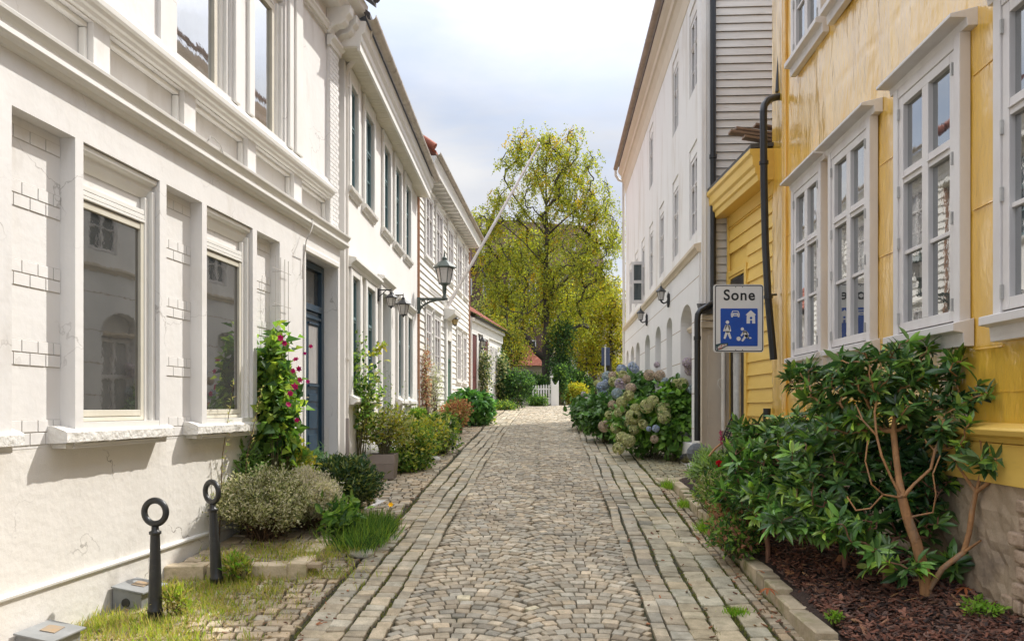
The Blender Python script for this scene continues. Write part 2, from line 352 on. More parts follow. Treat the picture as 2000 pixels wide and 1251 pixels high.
def mesh_np(name, V, Fc, m, parent=None, tint=None, smooth=False, loc=None):
    me = bpy.data.meshes.new(name); V = np.asarray(V, np.float32); Fc = np.asarray(Fc, np.int32); k = Fc.shape[1]
    me.vertices.add(len(V)); me.vertices.foreach_set('co', V.ravel())
    me.loops.add(Fc.size); me.loops.foreach_set('vertex_index', Fc.ravel())
    me.polygons.add(len(Fc)); me.polygons.foreach_set('loop_start', np.arange(0, Fc.size, k, dtype=np.int32))
    me.polygons.foreach_set('loop_total', np.full(len(Fc), k, np.int32))
    me.polygons.foreach_set('use_smooth', np.full(len(Fc), smooth))
    if tint is not None:
        a = me.attributes.new('tint', 'FLOAT_COLOR', 'POINT'); T = np.ones((len(V), 4), np.float32); T[:, :3] = tint; a.data.foreach_set('color', T.ravel())
    if m: me.materials.append(m)
    me.update(calc_edges=True); me.validate()
    return link(name, me, parent, loc)
# ================================================================ HOUSES
def house(name, W, u0, label, zb, back=None):
    p = W.pt(u0, 0, zb)
    return empty(name, p, label, 'house', None, W.rz)
def sash(W, par, u0, u1, z0, z1, v, mf, mg, cols=2, rails=(), fw=.055, mw=.035, d=.045, cw=None, cmat=None, cas=0, cv=(0, .06), sill=None, cap=None, hinges=False, shown='window'):
    """a window: frame (mesh) > pane, casing, sill, header, hinge"""
    m = MB(); B = lambda a, b, c, e, dd=d: m.wbox(W, a, b, v, v + dd, c, e)
    B(u0, u0 + fw, z0, z1); B(u1 - fw, u1, z0, z1); B(u0 + fw, u1 - fw, z0, z0 + fw); B(u0 + fw, u1 - fw, z1 - fw, z1)
    iu = (u1 - u0 - 2 * fw)
    for k in range(1, cols):
        c = u0 + fw + iu * k / cols; B(c - mw, c + mw, z0 + fw, z1 - fw)
    H = z1 - z0
    for fr, hw in rails:
        c = z0 + H * fr
        for k in range(cols):
            a = u0 + fw + iu * k / cols + (mw if k else 0); b = u0 + fw + iu * (k + 1) / cols - (mw if k < cols - 1 else 0)
            m.wbox(W, a, b, v, v + d - (.004 if hw > .03 else .015), c - hw, c + hw)
            if hw > .03:
                m.wbox(W, a, b, v + d - .004, v + d + .012, c - hw * .25, c - hw * .05)
    o = m.build('window', mf, par, bevel=.004)
    g = MB(); g.wbox(W, u0 + fw * .5, u1 - fw * .5, v + .004, v + .012, z0 + fw * .5, z1 - fw * .5); g.build('pane', mg, o)
    if cas:
        c = MB(); a, b = cv
        c.wbox(W, u0 - cas, u0 - .002, a, b, z0 - .02, z1 + cas); c.wbox(W, u1 + .002, u1 + cas, a, b, z0 - .02, z1 + cas); c.wbox(W, u0, u1, a, b - .004, z1 + .002, z1 + cas)
        c.build('casing', cmat, o, bevel=.006)
    if sill:
        pr, e, hh = sill
        c = MB(); c.prof(W, u0 - e, u1 + e, [(cv[0] if cas else 0, z0 - .02 - hh), (pr * .5, z0 - .02 - hh), (pr * .55, z0 - .02 - hh * .45), (pr, z0 - .02 - hh * .38), (pr, z0 - .03), (cv[0] if cas else 0, z0 + .005)])
        c.build('sill', cmat, o, bevel=.004)
    if cap:
        pr, e, hh = cap; zt = z1 + cas
        c = MB(); c.prof(W, u0 - e, u1 + e, [(0, zt), (.07, zt), (.08, zt + hh * .55), (pr, zt + hh * .6), (pr, zt + hh * .85), (0, zt + hh * 1.3)])
        c.build('header', cmat, o, bevel=.003)
    if hinges:
        for uu in (u0 + .01, u1 - .02):
            for zz in (.06, .38, .6, .93):
                c = MB(); c.wbox(W, uu, uu + .014, v + d + .001, v + d + .02, z0 + H * zz - .045, z0 + H * zz + .045)
                c.build('hinge', M['steel'], o)
    return o
def tiles(W, u0, u1, v0, z0, v1, z1, pitch=.22, course=.33, name='roof', m=None, par=None, amp=.03):
    nu = max(2, int((u1 - u0) / pitch * 6)); ns = max(2, int(math.hypot(v1 - v0, z1 - z0) / course))
    us = np.linspace(u0, u1, nu + 1); V = []; Fc = []
    dv, dz = (v1 - v0), (z1 - z0); ln = math.hypot(dv, dz); nv, nz = (-dz / ln, dv / ln)
    if nz < 0: nv, nz = -nv, -nz
    for j in range(ns):
        for e in (0, 1):
            t = (j + e) / ns; lift = .035 * (1 - e)
            for q in us:
                h = lift + amp * (.5 + .5 * math.sin(2 * math.pi * q / pitch))
                V.append(W.pt(q, v0 + dv * t + nv * h, z0 + dz * t + nz * h))
    n = nu + 1
    for r in range(2 * ns - 1):
        for i in range(nu): Fc.append((r * n + i, r * n + i + 1, (r + 1) * n + i + 1, (r + 1) * n + i))
    return mesh_np(name, V, Fc, m, par)
def roofslab(W, par, u0, u1, v0, z0, v1, z1, th=.12, m=None, name='roof'):
    b = MB(); b.prof(W, u0, u1, [(v0, z0), (v0, z0 + th), (v1, z1 + th), (v1, z1)]); return b.build(name, m, par)
def lathe_pipe(par, pts, r, m, name='downpipe', clamps=(), cm=None):
    b = MB(); b.tube(pts, r, 12)
    for c in clamps: b.lathe(c, [(r * 1.25, -.02), (r * 1.25, .02)], 12)
    return b.build(name, m, par)
def gutter(W, par, u0, u1, v, z, r, m, name='gutter', joints=0):
    b = MB(); n = 8; vs = []
    for u in (u0, u1):
        for k in range(n + 1):
            a = math.pi + math.pi * k / n; vs.append(W.pt(u, v + r * math.cos(a), z + r * math.sin(a)))
        for k in range(n, -1, -1):
            a = math.pi + math.pi * k / n; vs.append(W.pt(u, v + .9 * r * math.cos(a), z + .9 * r * math.sin(a)))
    q = 2 * (n + 1)
    b.add(vs, [(i, i + q, (i + 1) % q + q, (i + 1) % q) for i in range(q)] + [tuple(range(q)), tuple(range(2 * q - 1, q - 1, -1))])
    for j in range(joints):
        uu = u0 + (u1 - u0) * (j + .5) / joints
        pr = [(v + 1.06 * r * math.cos(math.pi + math.pi * k / n), z + 1.06 * r * math.sin(math.pi + math.pi * k / n)) for k in range(n + 1)]
        b.prof(W, uu, uu + .03, pr)
    return b.build(name, m, par)

# ---------------------------------------------------------------- white ornate house (left foreground)
uE = H1.u(664, .12)
h1 = house('white_ornate_house', H1, 5.5, 'ornate white plastered house at the left front with a navy door', 0)
FV = .12
b = MB(); b.wbox(H1, 1.0, uE, -7, -.32, -.6, 7.35); b.build('building_core', M['plaster'], h1)
# lower wall (dado)
da, db = H1.u(595, .12), H1.u(658, .12)
b = MB(); b.wall(H1, 1.0, uE, -.6, 1.34, 0, [(da, db, .70, 1.40, .14)]); b.wbox(H1, 1.0, da - .02, -.31, -.01, -.6, 1.33); b.wbox(H1, da - .02, db + .02, -.31, -.15, -.6, 1.33); b.wbox(H1, db + .02, uE, -.31, -.01, -.6, 1.33); b.build('dado_wall', M['dado'], h1)
b = MB(); b.prof(H1, 1.0, uE - .9, [(.002, .365), (.018, .362), (.032, .374), (.034, .390), (.024, .402), (.002, .405)]); b.build('base_moulding', M['trim'], h1)
b = MB(); b.wbox(H1, 1.0, uE - .9, .002, .012, -.6, .36); b.build('plinth', M['dado'], h1)
# ground-floor front: pilaster plane at FV with pier panels and windows recessed
per = H1.u(404, FV) - H1.u(163, FV)
w1a, w1b = H1.u(163, FV), H1.u(312, FV); p1a, p1b = H1.u(23, FV), H1.u(147, FV)
ztop, zs = 3.545, 1.45
holes = []; wins = []; piers = []
for k in (-2, -1, 0, 1):
    holes.append((w1a + k * per, w1b + k * per, 1.36, ztop, .12)); wins.append((w1a + k * per, w1b + k * per))
for k in (-2, -1, 0, 1, 2):
    holes.append((p1a + k * per, p1b + k * per, 1.30, ztop, .118)); piers.append((p1a + k * per, p1b + k * per))
da, db = H1.u(595, FV), H1.u(658, FV)
b = MB(); b.wall(H1, 1.0, uE, 1.34, 3.93, FV, holes + [(da, db, 1.30, 3.60, .26)], back=True)
[b.wbox(H1, p_ + .002, q_ - .002, .003, FV - .002, 1.325, 1.338) for p_, q_ in ((wa_ - .098, wb_ + .098) for wa_, wb_ in wins)]; b.wbox(H1, uE - .08, uE - .001, -.3, FV - .002, 1.34, 3.9)
b.wbox(H1, db, uE - .002, .002, FV, .0, 1.339); b.wbox(H1, da - .10, da, .002, FV, .0, 1.339); b.build('facade_wall', M['plaster'], h1)
# brick bands on piers
for (a, c) in piers:
    for zb_, rows in ((1.36, 2), (1.90, 2), (2.43, 2), (2.95, 2), (3.40, 1)):
        b = MB(); jb = MB(); jb.wbox(H1, a + .002, c - .002, .0022, .0032, zb_, zb_ + rows * .088)
        for r_ in range(rows):
            n = 4; wdt = (c - a) / n; off = (.5 * wdt if r_ % 2 else 0)
            for k in range(-1, n + 1):
                q0 = max(a + .004, a + off + k * wdt + .004); q1 = min(c - .004, a + off + (k + 1) * wdt - .004)
                if q1 - q0 > .03: b.wbox(H1, q0, q1, .0033, .0085, zb_ + r_ * .088 + .004, zb_ + (r_ + 1) * .088 - .004)
        o = b.build('brick_band', M['plaster'], h1, bevel=.002); jb.build('joint', M['bjoint'], o)
# window units
for i, (a, c) in enumerate(wins):
    m = MB()
    V0 = 0.0
    gz0, gz1 = 1.60, 3.10
    fr = .045
    m.wbox(H1, a + .02, a + .02 + fr, V0 + .004, V0 + .04, 1.52, gz1 + .06); m.wbox(H1, c - .10 - fr, c - .10, V0 + .004, V0 + .04, 1.52, gz1 + .06)
    m.wbox(H1, a + .065, c - .145, V0 + .004, V0 + .04, 1.55, gz0); m.wbox(H1, a + .065, c - .145, V0 + .004, V0 + .034, gz1, gz1 + .05)
    m.wbox(H1, a + .065, c - .145, V0 + .004, V0 + .058, 1.515, 1.545)
    o = m.build('window', M['cream'], h1, bevel=.004)
    g = MB(); g.wbox(H1, a + .05, c - .13, V0 + .006, V0 + .014, gz0 - .02, gz1 + .02); g.build('pane', M['glass1'], o)
    g = MB()
    g.wbox(H1, a + .02, c - .10, V0 + .004, V0 + .05, gz1 + .062, gz1 + .085)
    g.wbox(H1, a + .02, c - .10, V0 + .004, V0 + .046, gz1 + .09, gz1 + .125); g.wbox(H1, a + .02, c - .10, V0 + .004, V0 + .043, gz1 + .13, gz1 + .17)
    g.build('shutter_box', M['trim'], o, bevel=.004)
    g = MB()  # stepped surround moulding inside the recess
    g.prof(H1, a + .002, c - .002, [(V0 + .005, 3.37), (V0 + .03, 3.40), (V0 + .05, 3.44), (V0 + .055, 3.48), (V0 + .10, 3.50), (V0 + .10, 3.54), (V0 + .005, 3.54)])
    g.wbox(H1, c - .10, c - .05, V0 + .003, V0 + .05, 1.46, 3.38); g.wbox(H1, c - .05, c - .003, V0 + .003, V0 + .085, 1.46, 3.44)
    g.build('surround', M['trim'], o, bevel=.01)
    g = MB()
    rnd = random.Random(i)
    e0, e1 = a - .22, c + .17; zb_, zt_ = 1.365, 1.455
    n = 26; pts = []
    vs = []
    for k in range(n + 1):
        q = e0 + (e1 - e0) * k / n; j = rnd.uniform(-.006, .006)
        for (v_, z_) in ((.003, zb_), (.15 + j, zb_ + rnd.uniform(-.002, .007)), (.155 + j * .6, zb_ + .01), (.155 + j * .4, zt_ - .012), (.145, zt_ + rnd.uniform(-.003, .002)), (.06, zt_ + .03), (.003, zt_ + .035)): vs.append(H1.pt(q, v_, z_))
    fs = [(k * 7 + j, (k + 1) * 7 + j, (k + 1) * 7 + (j + 1) % 7, k * 7 + (j + 1) % 7) for k in range(n) for j in range(7)] + [tuple(range(7)), tuple(range(n * 7 + 6, n * 7 - 1, -1))]
    g.add(vs, fs)
    g.wbox(H1, e0 + .05, e1 - .05, .003, .11, zb_ - .035, zb_ - .002)
    g.build('sill', M['stonesill'], o)
    g = MB(); g.wbox(H1, a + .002, c - .002, .002, FV - .002, 1.44, 1.512); g.build('sill_board', M['trim'], o)
# main cornice
cp = [(FV, 3.885), (FV + .03, 3.89), (FV + .05, 3.915), (FV + .09, 3.925), (FV + .10, 3.94), (FV + .10, 3.972), (FV + .085, 3.978), (FV + .085, 4.0), (FV + .11, 4.02), (FV + .13, 4.045), (FV + .135, 4.07), (FV + .05, 4.10), (FV - .1, 4.12), (FV - .1, 3.885)]
b = MB(); b.prof(H1, 1.0, uE + .10, cp); b.build('cornice', M['trim'], h1, bevel=.003)
# spandrel zone
sp = [(176 - 186, 190), (222, 366), (388, 489), (505, 579), (594, 647)]
edges = [(H1.u(x0, FV), H1.u(x1, FV)) for x0, x1 in sp]
wsp = edges[1][1] - edges[1][0]
edges[0] = (edges[0][1] - wsp, edges[0][1])
edges.insert(0, (edges[0][0] - wsp - .2, edges[0][0] - .2))
b = MB(); b.wall(H1, 1.0, uE, 4.09, 4.52, .09, [(a, c, 4.15, 4.49, .105) for a, c in edges]); b.build('spandrel_wall', M['plaster'], h1)
b = MB()
for a, c in edges:
    for (q0, q1, z0, z1) in ((a, c, 4.15, 4.19), (a, c, 4.45, 4.49), (a, a + .035, 4.192, 4.448), (c - .035, c, 4.192, 4.448)):
        b.wbox(H1, q0 + .001, q1 - .001, -.013, .045, z0 + .001, z1 - .001)
        b.wbox(H1, q0 + .001, q1 - .001, .068, .082, z0 + (.0 if z0 < 4.2 and z1 < 4.2 else .012), z1 - .001) if False else None
b.build('panel_moulding', M['trim'], h1, bevel=.01)
for i in range(len(edges) - 1):
    m0, m1 = edges[i][1], edges[i + 1][0]; b = MB()
    b.wbox(H1, m0 + (m1 - m0) * .45, m1 - .01, .088, .125, 4.10, 4.52)
b = MB(); b.wbox(H1, edges[-1][1] + .02, edges[-1][1] + .10, .088, .11, 4.10, 4.52)
b.build('spandrel_pilaster', M['trim'], h1, bevel=.004)
b = MB(); b.prof(H1, 1.0, H1.u(657, .2), [(.0, 4.50), (.125, 4.505), (.14, 4.53), (.16, 4.54), (.175, 4.57), (.20, 4.58), (.205, 4.625), (.17, 4.65), (.10, 4.74), (0, 4.76)]); b.build('sill_band', M['trim'], h1, bevel=.003)
# upper storey
uh = [(H1.u(352, FV), H1.u(457, FV), 'w'), (H1.u(500, FV), H1.u(562, FV), 'w'), (H1.u(597, FV), H1.u(646, FV), 'p'), (1.4, 2.4, 'w'), (2.75, 3.75, 'w'), (4.1, H1.u(352, FV) - .25, 'p')]
b = MB(); b.wall(H1, 1.0, uE, 4.74, 7.35, .09, [(a, c, 4.78, 6.78 if k == 'p' else 6.62, .035 if k == 'p' else .17) for a, c, k in uh]); b.wbox(H1, uE - .3, uE, -.3, .088, 3.9, 7.3); b.build('upper_wall', M['plaster'], h1)
for a, c, k in uh:
    if k != 'w': continue
    wd = c - a
    m = MB(); q0, q1 = a + .04, c - .12; v_ = -.04
    for (s0, s1, t0, t1) in ((q0, q0 + .06, 4.80, 6.36), (q1 - .06, q1, 4.80, 6.36), (q0 + .06, q1 - .06, 4.80, 4.85), (q0 + .06, q1 - .06, 6.29, 6.36)): m.wbox(H1, s0, s1, v_, v_ + .045, t0, t1)
    o = m.build('window', M['cream'], h1, bevel=.004)
    g = MB(); g.wbox(H1, q0 + .04, q1 - .04, v_ + .004, v_ + .012, 4.83, 6.32); g.build('pane', M['glass1u'] if 'glass1u' in M else M['glass1'], o)
    g = MB()
    for (s0, s1, vv) in ((c - .12, c - .085, .0), (c - .085, c - .045, .03), (c - .045, c - .002, .065)): g.wbox(H1, s0, s1, -.078, vv, 4.785, 6.40 + (s1 - c) * -.3)
    g.prof(H1, a + .002, c - .002, [(-.078, 6.37), (.0, 6.38), (.0, 6.45), (.06, 6.47), (.06, 6.615), (-.078, 6.615)])
    g.build('surround', M['trim'], o, bevel=.008)
b = MB()
for x0, x1 in ((460, 470), (487, 498), (566, 574), (579, 592)):
    b.wbox(H1, H1.u(x0, .12), H1.u(x1, .12), .088, .125, 4.75, 6.80)
b.build('pilaster', M['trim'], h1, bevel=.012)
b = MB(); b.wbox(H1, uE - .38, uE - .01, .088, .10, 4.1, 6.70)
for k in range(42):
    z_ = 4.13 + k * .0605
    off = .06 if k % 2 else 0
    for j in range(3):
        q0 = max(uE - .37, uE - .37 + j * .13 - off); q1 = min(uE - .015, uE - .37 + (j + 1) * .13 - off - .01)
        if q1 - q0 > .02: b.wbox(H1, q0, q1, .098, .112, z_, z_ + .052)
b.build('brick_strip', M['plaster'], h1)
b = MB(); b.prof(H1, uE - .42, uE + .03, [(.08, 6.62), (.13, 6.63), (.14, 6.68), (.19, 6.72), (.19, 6.76), (.08, 6.77)])
b.prof(H1, 1.0, uE - .43, [(.08, 6.80), (.12, 6.81), (.13, 6.85), (.15, 6.87), (.15, 6.90), (.08, 6.91)]); b.build('architrave', M['trim'], h1, bevel=.003)
for uu in [uE - .02, uE - .30, 8.0, 6.2, 4.4]:
    b = MB(); pr = [(.09, 6.78), (.13, 6.78), (.16, 6.83), (.22, 6.87), (.30, 6.88), (.35, 6.92), (.36, 6.97), (.42, 7.02), (.43, 7.13), (.09, 7.13)]
    b.prof(H1, uu - .16, uu, pr); b.build('bracket', M['trim'], h1, bevel=.01)
b = MB(); b.prof(H1, 1.0, uE + .06, [(-.3, 7.10), (.30, 7.11), (.36, 7.16), (.38, 7.20), (.50, 7.25), (.52, 7.36), (.46, 7.38), (-.3, 7.38)]); b.build('eave_cornice', M['trim'], h1, bevel=.004)
roofslab(H1, h1, 1.0, uE + .12, .62, 7.37, -3.6, 10.6, .10, M['dtile'])
b = MB()
for k in range(8):
    t = k * .34; P = H1.pt(uE + .10, .62 - t * .78, 7.44 + t * .6); b.tube([H1.pt(uE + .05, .66 - t * .78, 7.46 + t * .6), H1.pt(uE + .13, .34 - t * .78, 7.70 + t * .6)], .06, 8)
b.build('verge_tile', M['dtile'], h1)
# navy door
dv = FV - .26
m = MB(); ua, ub = da, db - .02; zd, zt = .72, 2.93
for (s0, s1, t0, t1) in ((ua, ua + .09, zd, 3.585), (ub - .09, ub, zd, 3.585), (ua + .09, ub - .09, 3.50, 3.585), (ua + .09, ub - .09, 2.93, 3.02)): m.wbox(H1, s0, s1, dv + .005, dv + .08, t0, t1)
fr = m.build('door_frame', M['navy'], h1, bevel=.004)
m = MB(); m.wbox(H1, ua + .10, ub - .10, dv + .014, dv + .022, 3.03, 3.49); m.build('transom_pane', M['glass1'], fr)
m = MB(); m.wbox(H1, ua + .092, ub - .092, dv + .012, dv + .05, zd, 2.925)
mid = (ua + ub) / 2
for (s0, s1) in ((ua + .18, mid - .07), (mid + .07, ub - .18)):
    for (t0, t1) in ((.85, 1.25), (1.33, 1.62), (1.70, 1.80)):
        m.wbox(H1, s0, s1, dv + .05, dv + .062, t0, t1)
    for (t0, t1) in ((1.90, 1.93), (2.75, 2.78)): m.wbox(H1, s0 - .02, s1 + .02, dv + .05, dv + .075, t0, t1)
m.wbox(H1, ua + .095, ub - .095, dv + .05, dv + .075, 2.82, 2.86)
do = m.build('door', M['navy'], h1, bevel=.008)
m = MB()
for (s0, s1) in ((ua + .18, mid - .07), (mid + .07, ub - .18)): m.wbox(H1, s0, s1, dv + .051, dv + .056, 1.95, 2.73)
m.build('door_pane', M['glass4'], do)
m = MB(); c_ = H1.pt(mid - .03, dv + .09, 1.75); m.tube([H1.pt(mid - .03, dv + .05, 1.75), c_, H1.pt(mid - .12, dv + .10, 1.75)], .011, 8); m.build('door_handle', M['brass'], do)
m = MB(); m.prof(H1, da - .03, db + .03, [(FV, 3.58), (FV + .03, 3.60), (FV + .03, 3.66), (FV, 3.68)]); m.wbox(H1, db, db + .05, FV + .001, FV + .02, .8, 3.58); m.wbox(H1, da - .05, da, FV + .001, FV + .02, .8, 3.58); m.build('door_surround', M['trim'], h1, bevel=.006)
for k in range(3):
    m = MB(); m.wbox(H1, da - .15 - .1 * k, db + .12, -.1, .10 + .28 * (k + 1), -.1, .70 - .17 * k); m.build('doorstep', M['kerbp'] if 'kerbp' in M else M['stonesill'], h1, bevel=.01)

# ---------------------------------------------------------------- second left house: teal windows
u0, u1 = H2.u(676) - .1, 18.7 * H2.L
h2 = house('white_house_with_teal_windows', H2, u0, 'plain white rendered house with slim teal windows and grey teal door', .3)
ups = [(11.57, 12.04), (12.60, 13.28), (14.22, 14.86), (15.45, 16.12), (16.72, 17.4)]
lows = [(11.66, 12.16), (12.72, 13.36), (15.76, 16.34), (17.0, 17.62)]
LL = H2.L
hol = [(a * LL, c * LL, 4.96, 6.50, .13) for a, c in ups] + [(a * LL, c * LL, 1.86, 3.62, .13) for a, c in lows] + [(14.0 * LL, 14.85 * LL, .7, 3.72, .2)]
b = MB(); b.wall(H2, u0, u1, -.2, 6.9, 0, hol); b.wbox(H2, u0, u1, -7, -.24, -.2, 7.1); b.wbox(H2, u0, u0 + .01, -.25, -.001, -.2, 6.9); b.build('wall', M['plaster2'], h2)
for i, (a, c) in enumerate(ups):
    sash(H2, h2, a * LL + .01, c * LL - .01, 4.97, 6.49, -.06, M['teal'], M['glass3'], 2, ((.62, .045), (.32, .014)), .05, .028, .05)
for i, (a, c) in enumerate(lows):
    sash(H2, h2, a * LL + .01, c * LL - .01, 1.87, 3.61, -.06, M['teal'], M['glass3'], 2, ((.64, .045), (.34, .014)), .05, .028, .05)
b = MB()
for a, c in ups:
    a *= LL; c *= LL
    b.wbox(H2, a - .11, a - .002, .001, .05, 4.93, 6.73); b.wbox(H2, c + .002, c + .13, .001, .05, 4.93, 6.73); b.wbox(H2, a, c, .001, .045, 6.502, 6.73)
for a, c in lows:
    a *= LL; c *= LL
    b.wbox(H2, a - .12, a - .002, .001, .05, 1.80, 3.72); b.wbox(H2, c + .002, c + .13, .001, .05, 1.80, 3.72); b.wbox(H2, a, c, .001, .045, 3.622, 3.72)
b.wbox(H2, 13.86 * LL, 13.998 * LL, .001, .055, .7, 3.84); b.wbox(H2, 14.852 * LL, 14.99 * LL, .001, .055, .7, 3.84); b.wbox(H2, 14.0 * LL, 14.85 * LL, .001, .05, 3.722, 3.84)
b.build('window_casing', M['trim'], h2, bevel=.01)
b = MB()
for a, c in ups:
    a *= LL; c *= LL
    b.prof(H2, a - .15, c + .16, [(0, 4.80), (.03, 4.80), (.05, 4.85), (.08, 4.87), (.09, 4.92), (0, 4.94)])
for a, c in lows:
    a *= LL; c *= LL
    b.prof(H2, a - .16, c + .16, [(0, 1.66), (.08, 1.66), (.14, 1.70), (.14, 1.76), (0, 1.82)])
b.build('sill', M['stonesill'], h2, bevel=.004)
b = MB()
for a, c in ((11.5, 13.66), (13.78, 15.02), (15.5, 17.85)):
    b.prof(H2, a * LL, c * LL, [(0, 3.72 + (.12 if a == 13.78 else 0)), (.05, 3.73 + (.12 if a == 13.78 else 0)), (.06, 3.78 + (.12 if a == 13.78 else 0)), (.13, 3.83 + (.12 if a == 13.78 else 0)), (.13, 3.87 + (.12 if a == 13.78 else 0)), (0, 3.90 + (.12 if a == 13.78 else 0))])
b.build('header_moulding', M['trim'], h2, bevel=.003)
b = MB(); b.wbox(H2, 14.01 * LL, 14.84 * LL, -.19, -.14, .7, 3.0); b.wbox(H2, 14.01 * LL, 14.84 * LL, -.19, -.13, 3.03, 3.71)
for t0, t1 in ((.9, 1.6), (1.7, 2.85), (3.12, 3.62)): b.wbox(H2, 14.12 * LL, 14.73 * LL, -.14 if t0 < 3 else -.13, -.12 if t0 < 3 else -.115, t0, t1)
d2 = b.build('door', M['tealdoor'], h2, bevel=.008)
b = MB(); b.tube([H2.pt(14.12 * LL, -.14, 1.75), H2.pt(14.12 * LL, -.08, 1.75), H2.pt(14.22 * LL, -.08, 1.75)], .012); b.build('door_handle', M['brass'], d2)
# eaves
ue0 = u0 - .35
b = MB(); b.wbox(H2, ue0, u1 + .05, -.2, .30, 6.74, 6.76)
k = ue0
while k < u1:
    b.wbox(H2, k, k + .10, .002, .298, 6.735, 6.742); k += .115
b.build('soffit', M['soffit'], h2)
b = MB(); b.prof(H2, ue0, u1 + .06, [(.26, 6.74), (.27, 6.70), (.31, 6.70), (.31, 6.80), (.33, 6.83), (.33, 6.92), (.37, 6.97), (.39, 7.06), (.39, 7.12), (-.2, 7.14), (-.2, 6.765), (.26, 6.765)]); b.build('fascia', M['trim'], h2, bevel=.003)
gutter(H2, h2, ue0 - .02, u1 + .1, .47, 7.19, .075, M['gutter'], joints=9)
roofslab(H2, h2, ue0, u1 + .05, .45, 7.17, -3.6, 10.3, .07, M['dtile'])
pp = [px(722, 60, 11.25), px(722, 72, 11.3), px(712, 84, 11.35), px(680, 133, 11.42), px(675.5, 145, 11.42), px(675.5, 400, 11.42), px(675.5, 820, 11.42)]
lathe_pipe(h2, pp, .042, M['whitepipe'], clamps=[px(675.5, 168, 11.42), px(675.5, 480, 11.42), px(675.5, 700, 11.42)])
lathe_pipe(h2, [px(675.5, 816, 11.42), px(676, 900, 11.42)], .05, M['darkpipe'], 'pipe_foot')

# ---------------------------------------------------------------- clapboard house
def clap(b, W, u0, u1, z0, z1, holes, pitch=.17, t=.028, v=0):
    z = z0
    while z < z1:
        zt = min(z + pitch, z1)
        segs = [(u0, u1)]
        for h in holes:
            if h[2] < zt - .01 and h[3] > z + .01:
                ns = []
                for (a, c) in segs:
                    if h[0] > a: ns.append((a, min(c, h[0])))
                    if h[1] < c: ns.append((max(a, h[1]), c))
                segs = [q for q in ns if q[1] - q[0] > .005]
        for (a, c) in segs: b.prof(W, a, c, [(v, z), (v + t, z), (v + .006, zt + .012), (v, zt + .012)])
        z += pitch
u0, u1 = 18.72 * H3.L, 28.2 * H3.L; LL = H3.L
h3 = house('white_clapboard_house', H3, u0, 'white weatherboarded house with a green door between two copper pipes', .9)
up3 = [(19.45, 20.55), (21.0, 22.2), (23.05, 24.2), (24.95, 26.1), (26.6, 27.6)]
lo3 = [(19.5, 20.35), (20.7, 21.75), (24.9, 25.9), (26.3, 27.3)]
ho = [(a * LL, c * LL, 5.42, 7.12) for a, c in up3] + [(a * LL, c * LL, 2.45, 4.15) for a, c in lo3] + [(22.55 * LL, 23.75 * LL, .8, 4.5)]
b = MB(); b.wbox(H3, u0, u1, -7, -.01, .2, 7.8); b.build('building_core', M['clap'], h3)
b = MB(); clap(b, H3, u0, u1, 1.5, 7.7, ho, .175, .035); b.build('clapboarding', M['clap'], h3)
b = MB(); b.wbox(H3, u0, u1, -.005, .04, .3, 1.5); b.build('foundation', M['dado'], h3)
for a, c in up3: sash(H3, h3, a * LL + .1, c * LL - .1, 5.5, 7.05, .01, M['wgrey'], M['glass4'], 2, ((.66, .035), (.34, .012)), .06, .035, .045, cas=.09, cmat=M['trim'], cv=(.0, .07), sill=(.10, .13, .12), cap=(.13, .14, .08))
for a, c in lo3: sash(H3, h3, a * LL + .1, c * LL - .1, 2.5, 4.08, .01, M['wgrey'], M['glass4'], 2, ((.66, .035), (.34, .012)), .06, .035, .045, cas=.09, cmat=M['trim'], cv=(.0, .07), sill=(.10, .13, .12), cap=(.13, .14, .08))
b = MB(); b.wbox(H3, 22.6 * LL, 22.85 * LL, 0, .09, .9, 4.2); b.wbox(H3, 23.5 * LL, 23.72 * LL, 0, .09, .9, 4.2); b.wbox(H3, 22.86 * LL, 23.49 * LL, 0, .085, 3.62, 4.2); b.build('door_surround', M['trim'], h3, bevel=.01)
b = MB(); b.prof(H3, 22.5 * LL, 23.8 * LL, [(0, 4.2), (.10, 4.2), (.34, 4.36), (.36, 4.48), (0, 4.56)]); b.build('door_hood', M['trim'], h3, bevel=.01)
b = MB(); b.wbox(H3, 22.86 * LL, 23.49 * LL, .0, .04, .9, 3.0); b.wbox(H3, 22.95 * LL, 23.4 * LL, .04, .055, 1.9, 2.85); b.wbox(H3, 22.95 * LL, 23.4 * LL, .04, .055, 1.1, 1.8); b.wbox(H3, 22.86 * LL, 23.49 * LL, .0, .06, 3.0, 3.08)
d3 = b.build('door', M['green'], h3, bevel=.006)
b = MB(); b.wbox(H3, 22.88 * LL, 23.47 * LL, .01, .02, 3.1, 3.6); b.build('transom_pane', M['glass4'], d3)
b = MB(); b.wbox(H3, u0, u1 + .1, -.2, .40, 7.50, 7.53)
k = u0
while k < u1: b.prof(H3, k, k + .12, [(.01, 7.42), (.36, 7.42), (.36, 7.50), (.01, 7.50)]); k += .42
b.build('soffit', M['trim'], h3)
b = MB(); b.prof(H3, u0, u1 + .12, [(.38, 7.46), (.40, 7.46), (.42, 7.62), (.46, 7.70), (.46, 7.74), (-.2, 7.76), (-.2, 7.54), (.38, 7.54)]); b.build('fascia', M['trim'], h3)
gutter(H3, h3, u0, u1 + .15, .50, 7.82, .07, M['gutter'], joints=9)
roofslab(H3, h3, u0, u1 + .12, .46, 7.78, -3.6, 10.6, .08, M['tile'])
b = MB()
for k in range(6): b.tube([H3.pt(u0 - .02, .42 - k * .34, 7.93 + k * .235), H3.pt(u0 - .02, .12 - k * .34, 8.16 + k * .235)], [.11, .09], 10)
b.build('verge_tile', M['tile'], h3)
lathe_pipe(h3, [px(815.5, 350, 18.72), px(815.5, 760, 18.72)], .045, M['copper'])
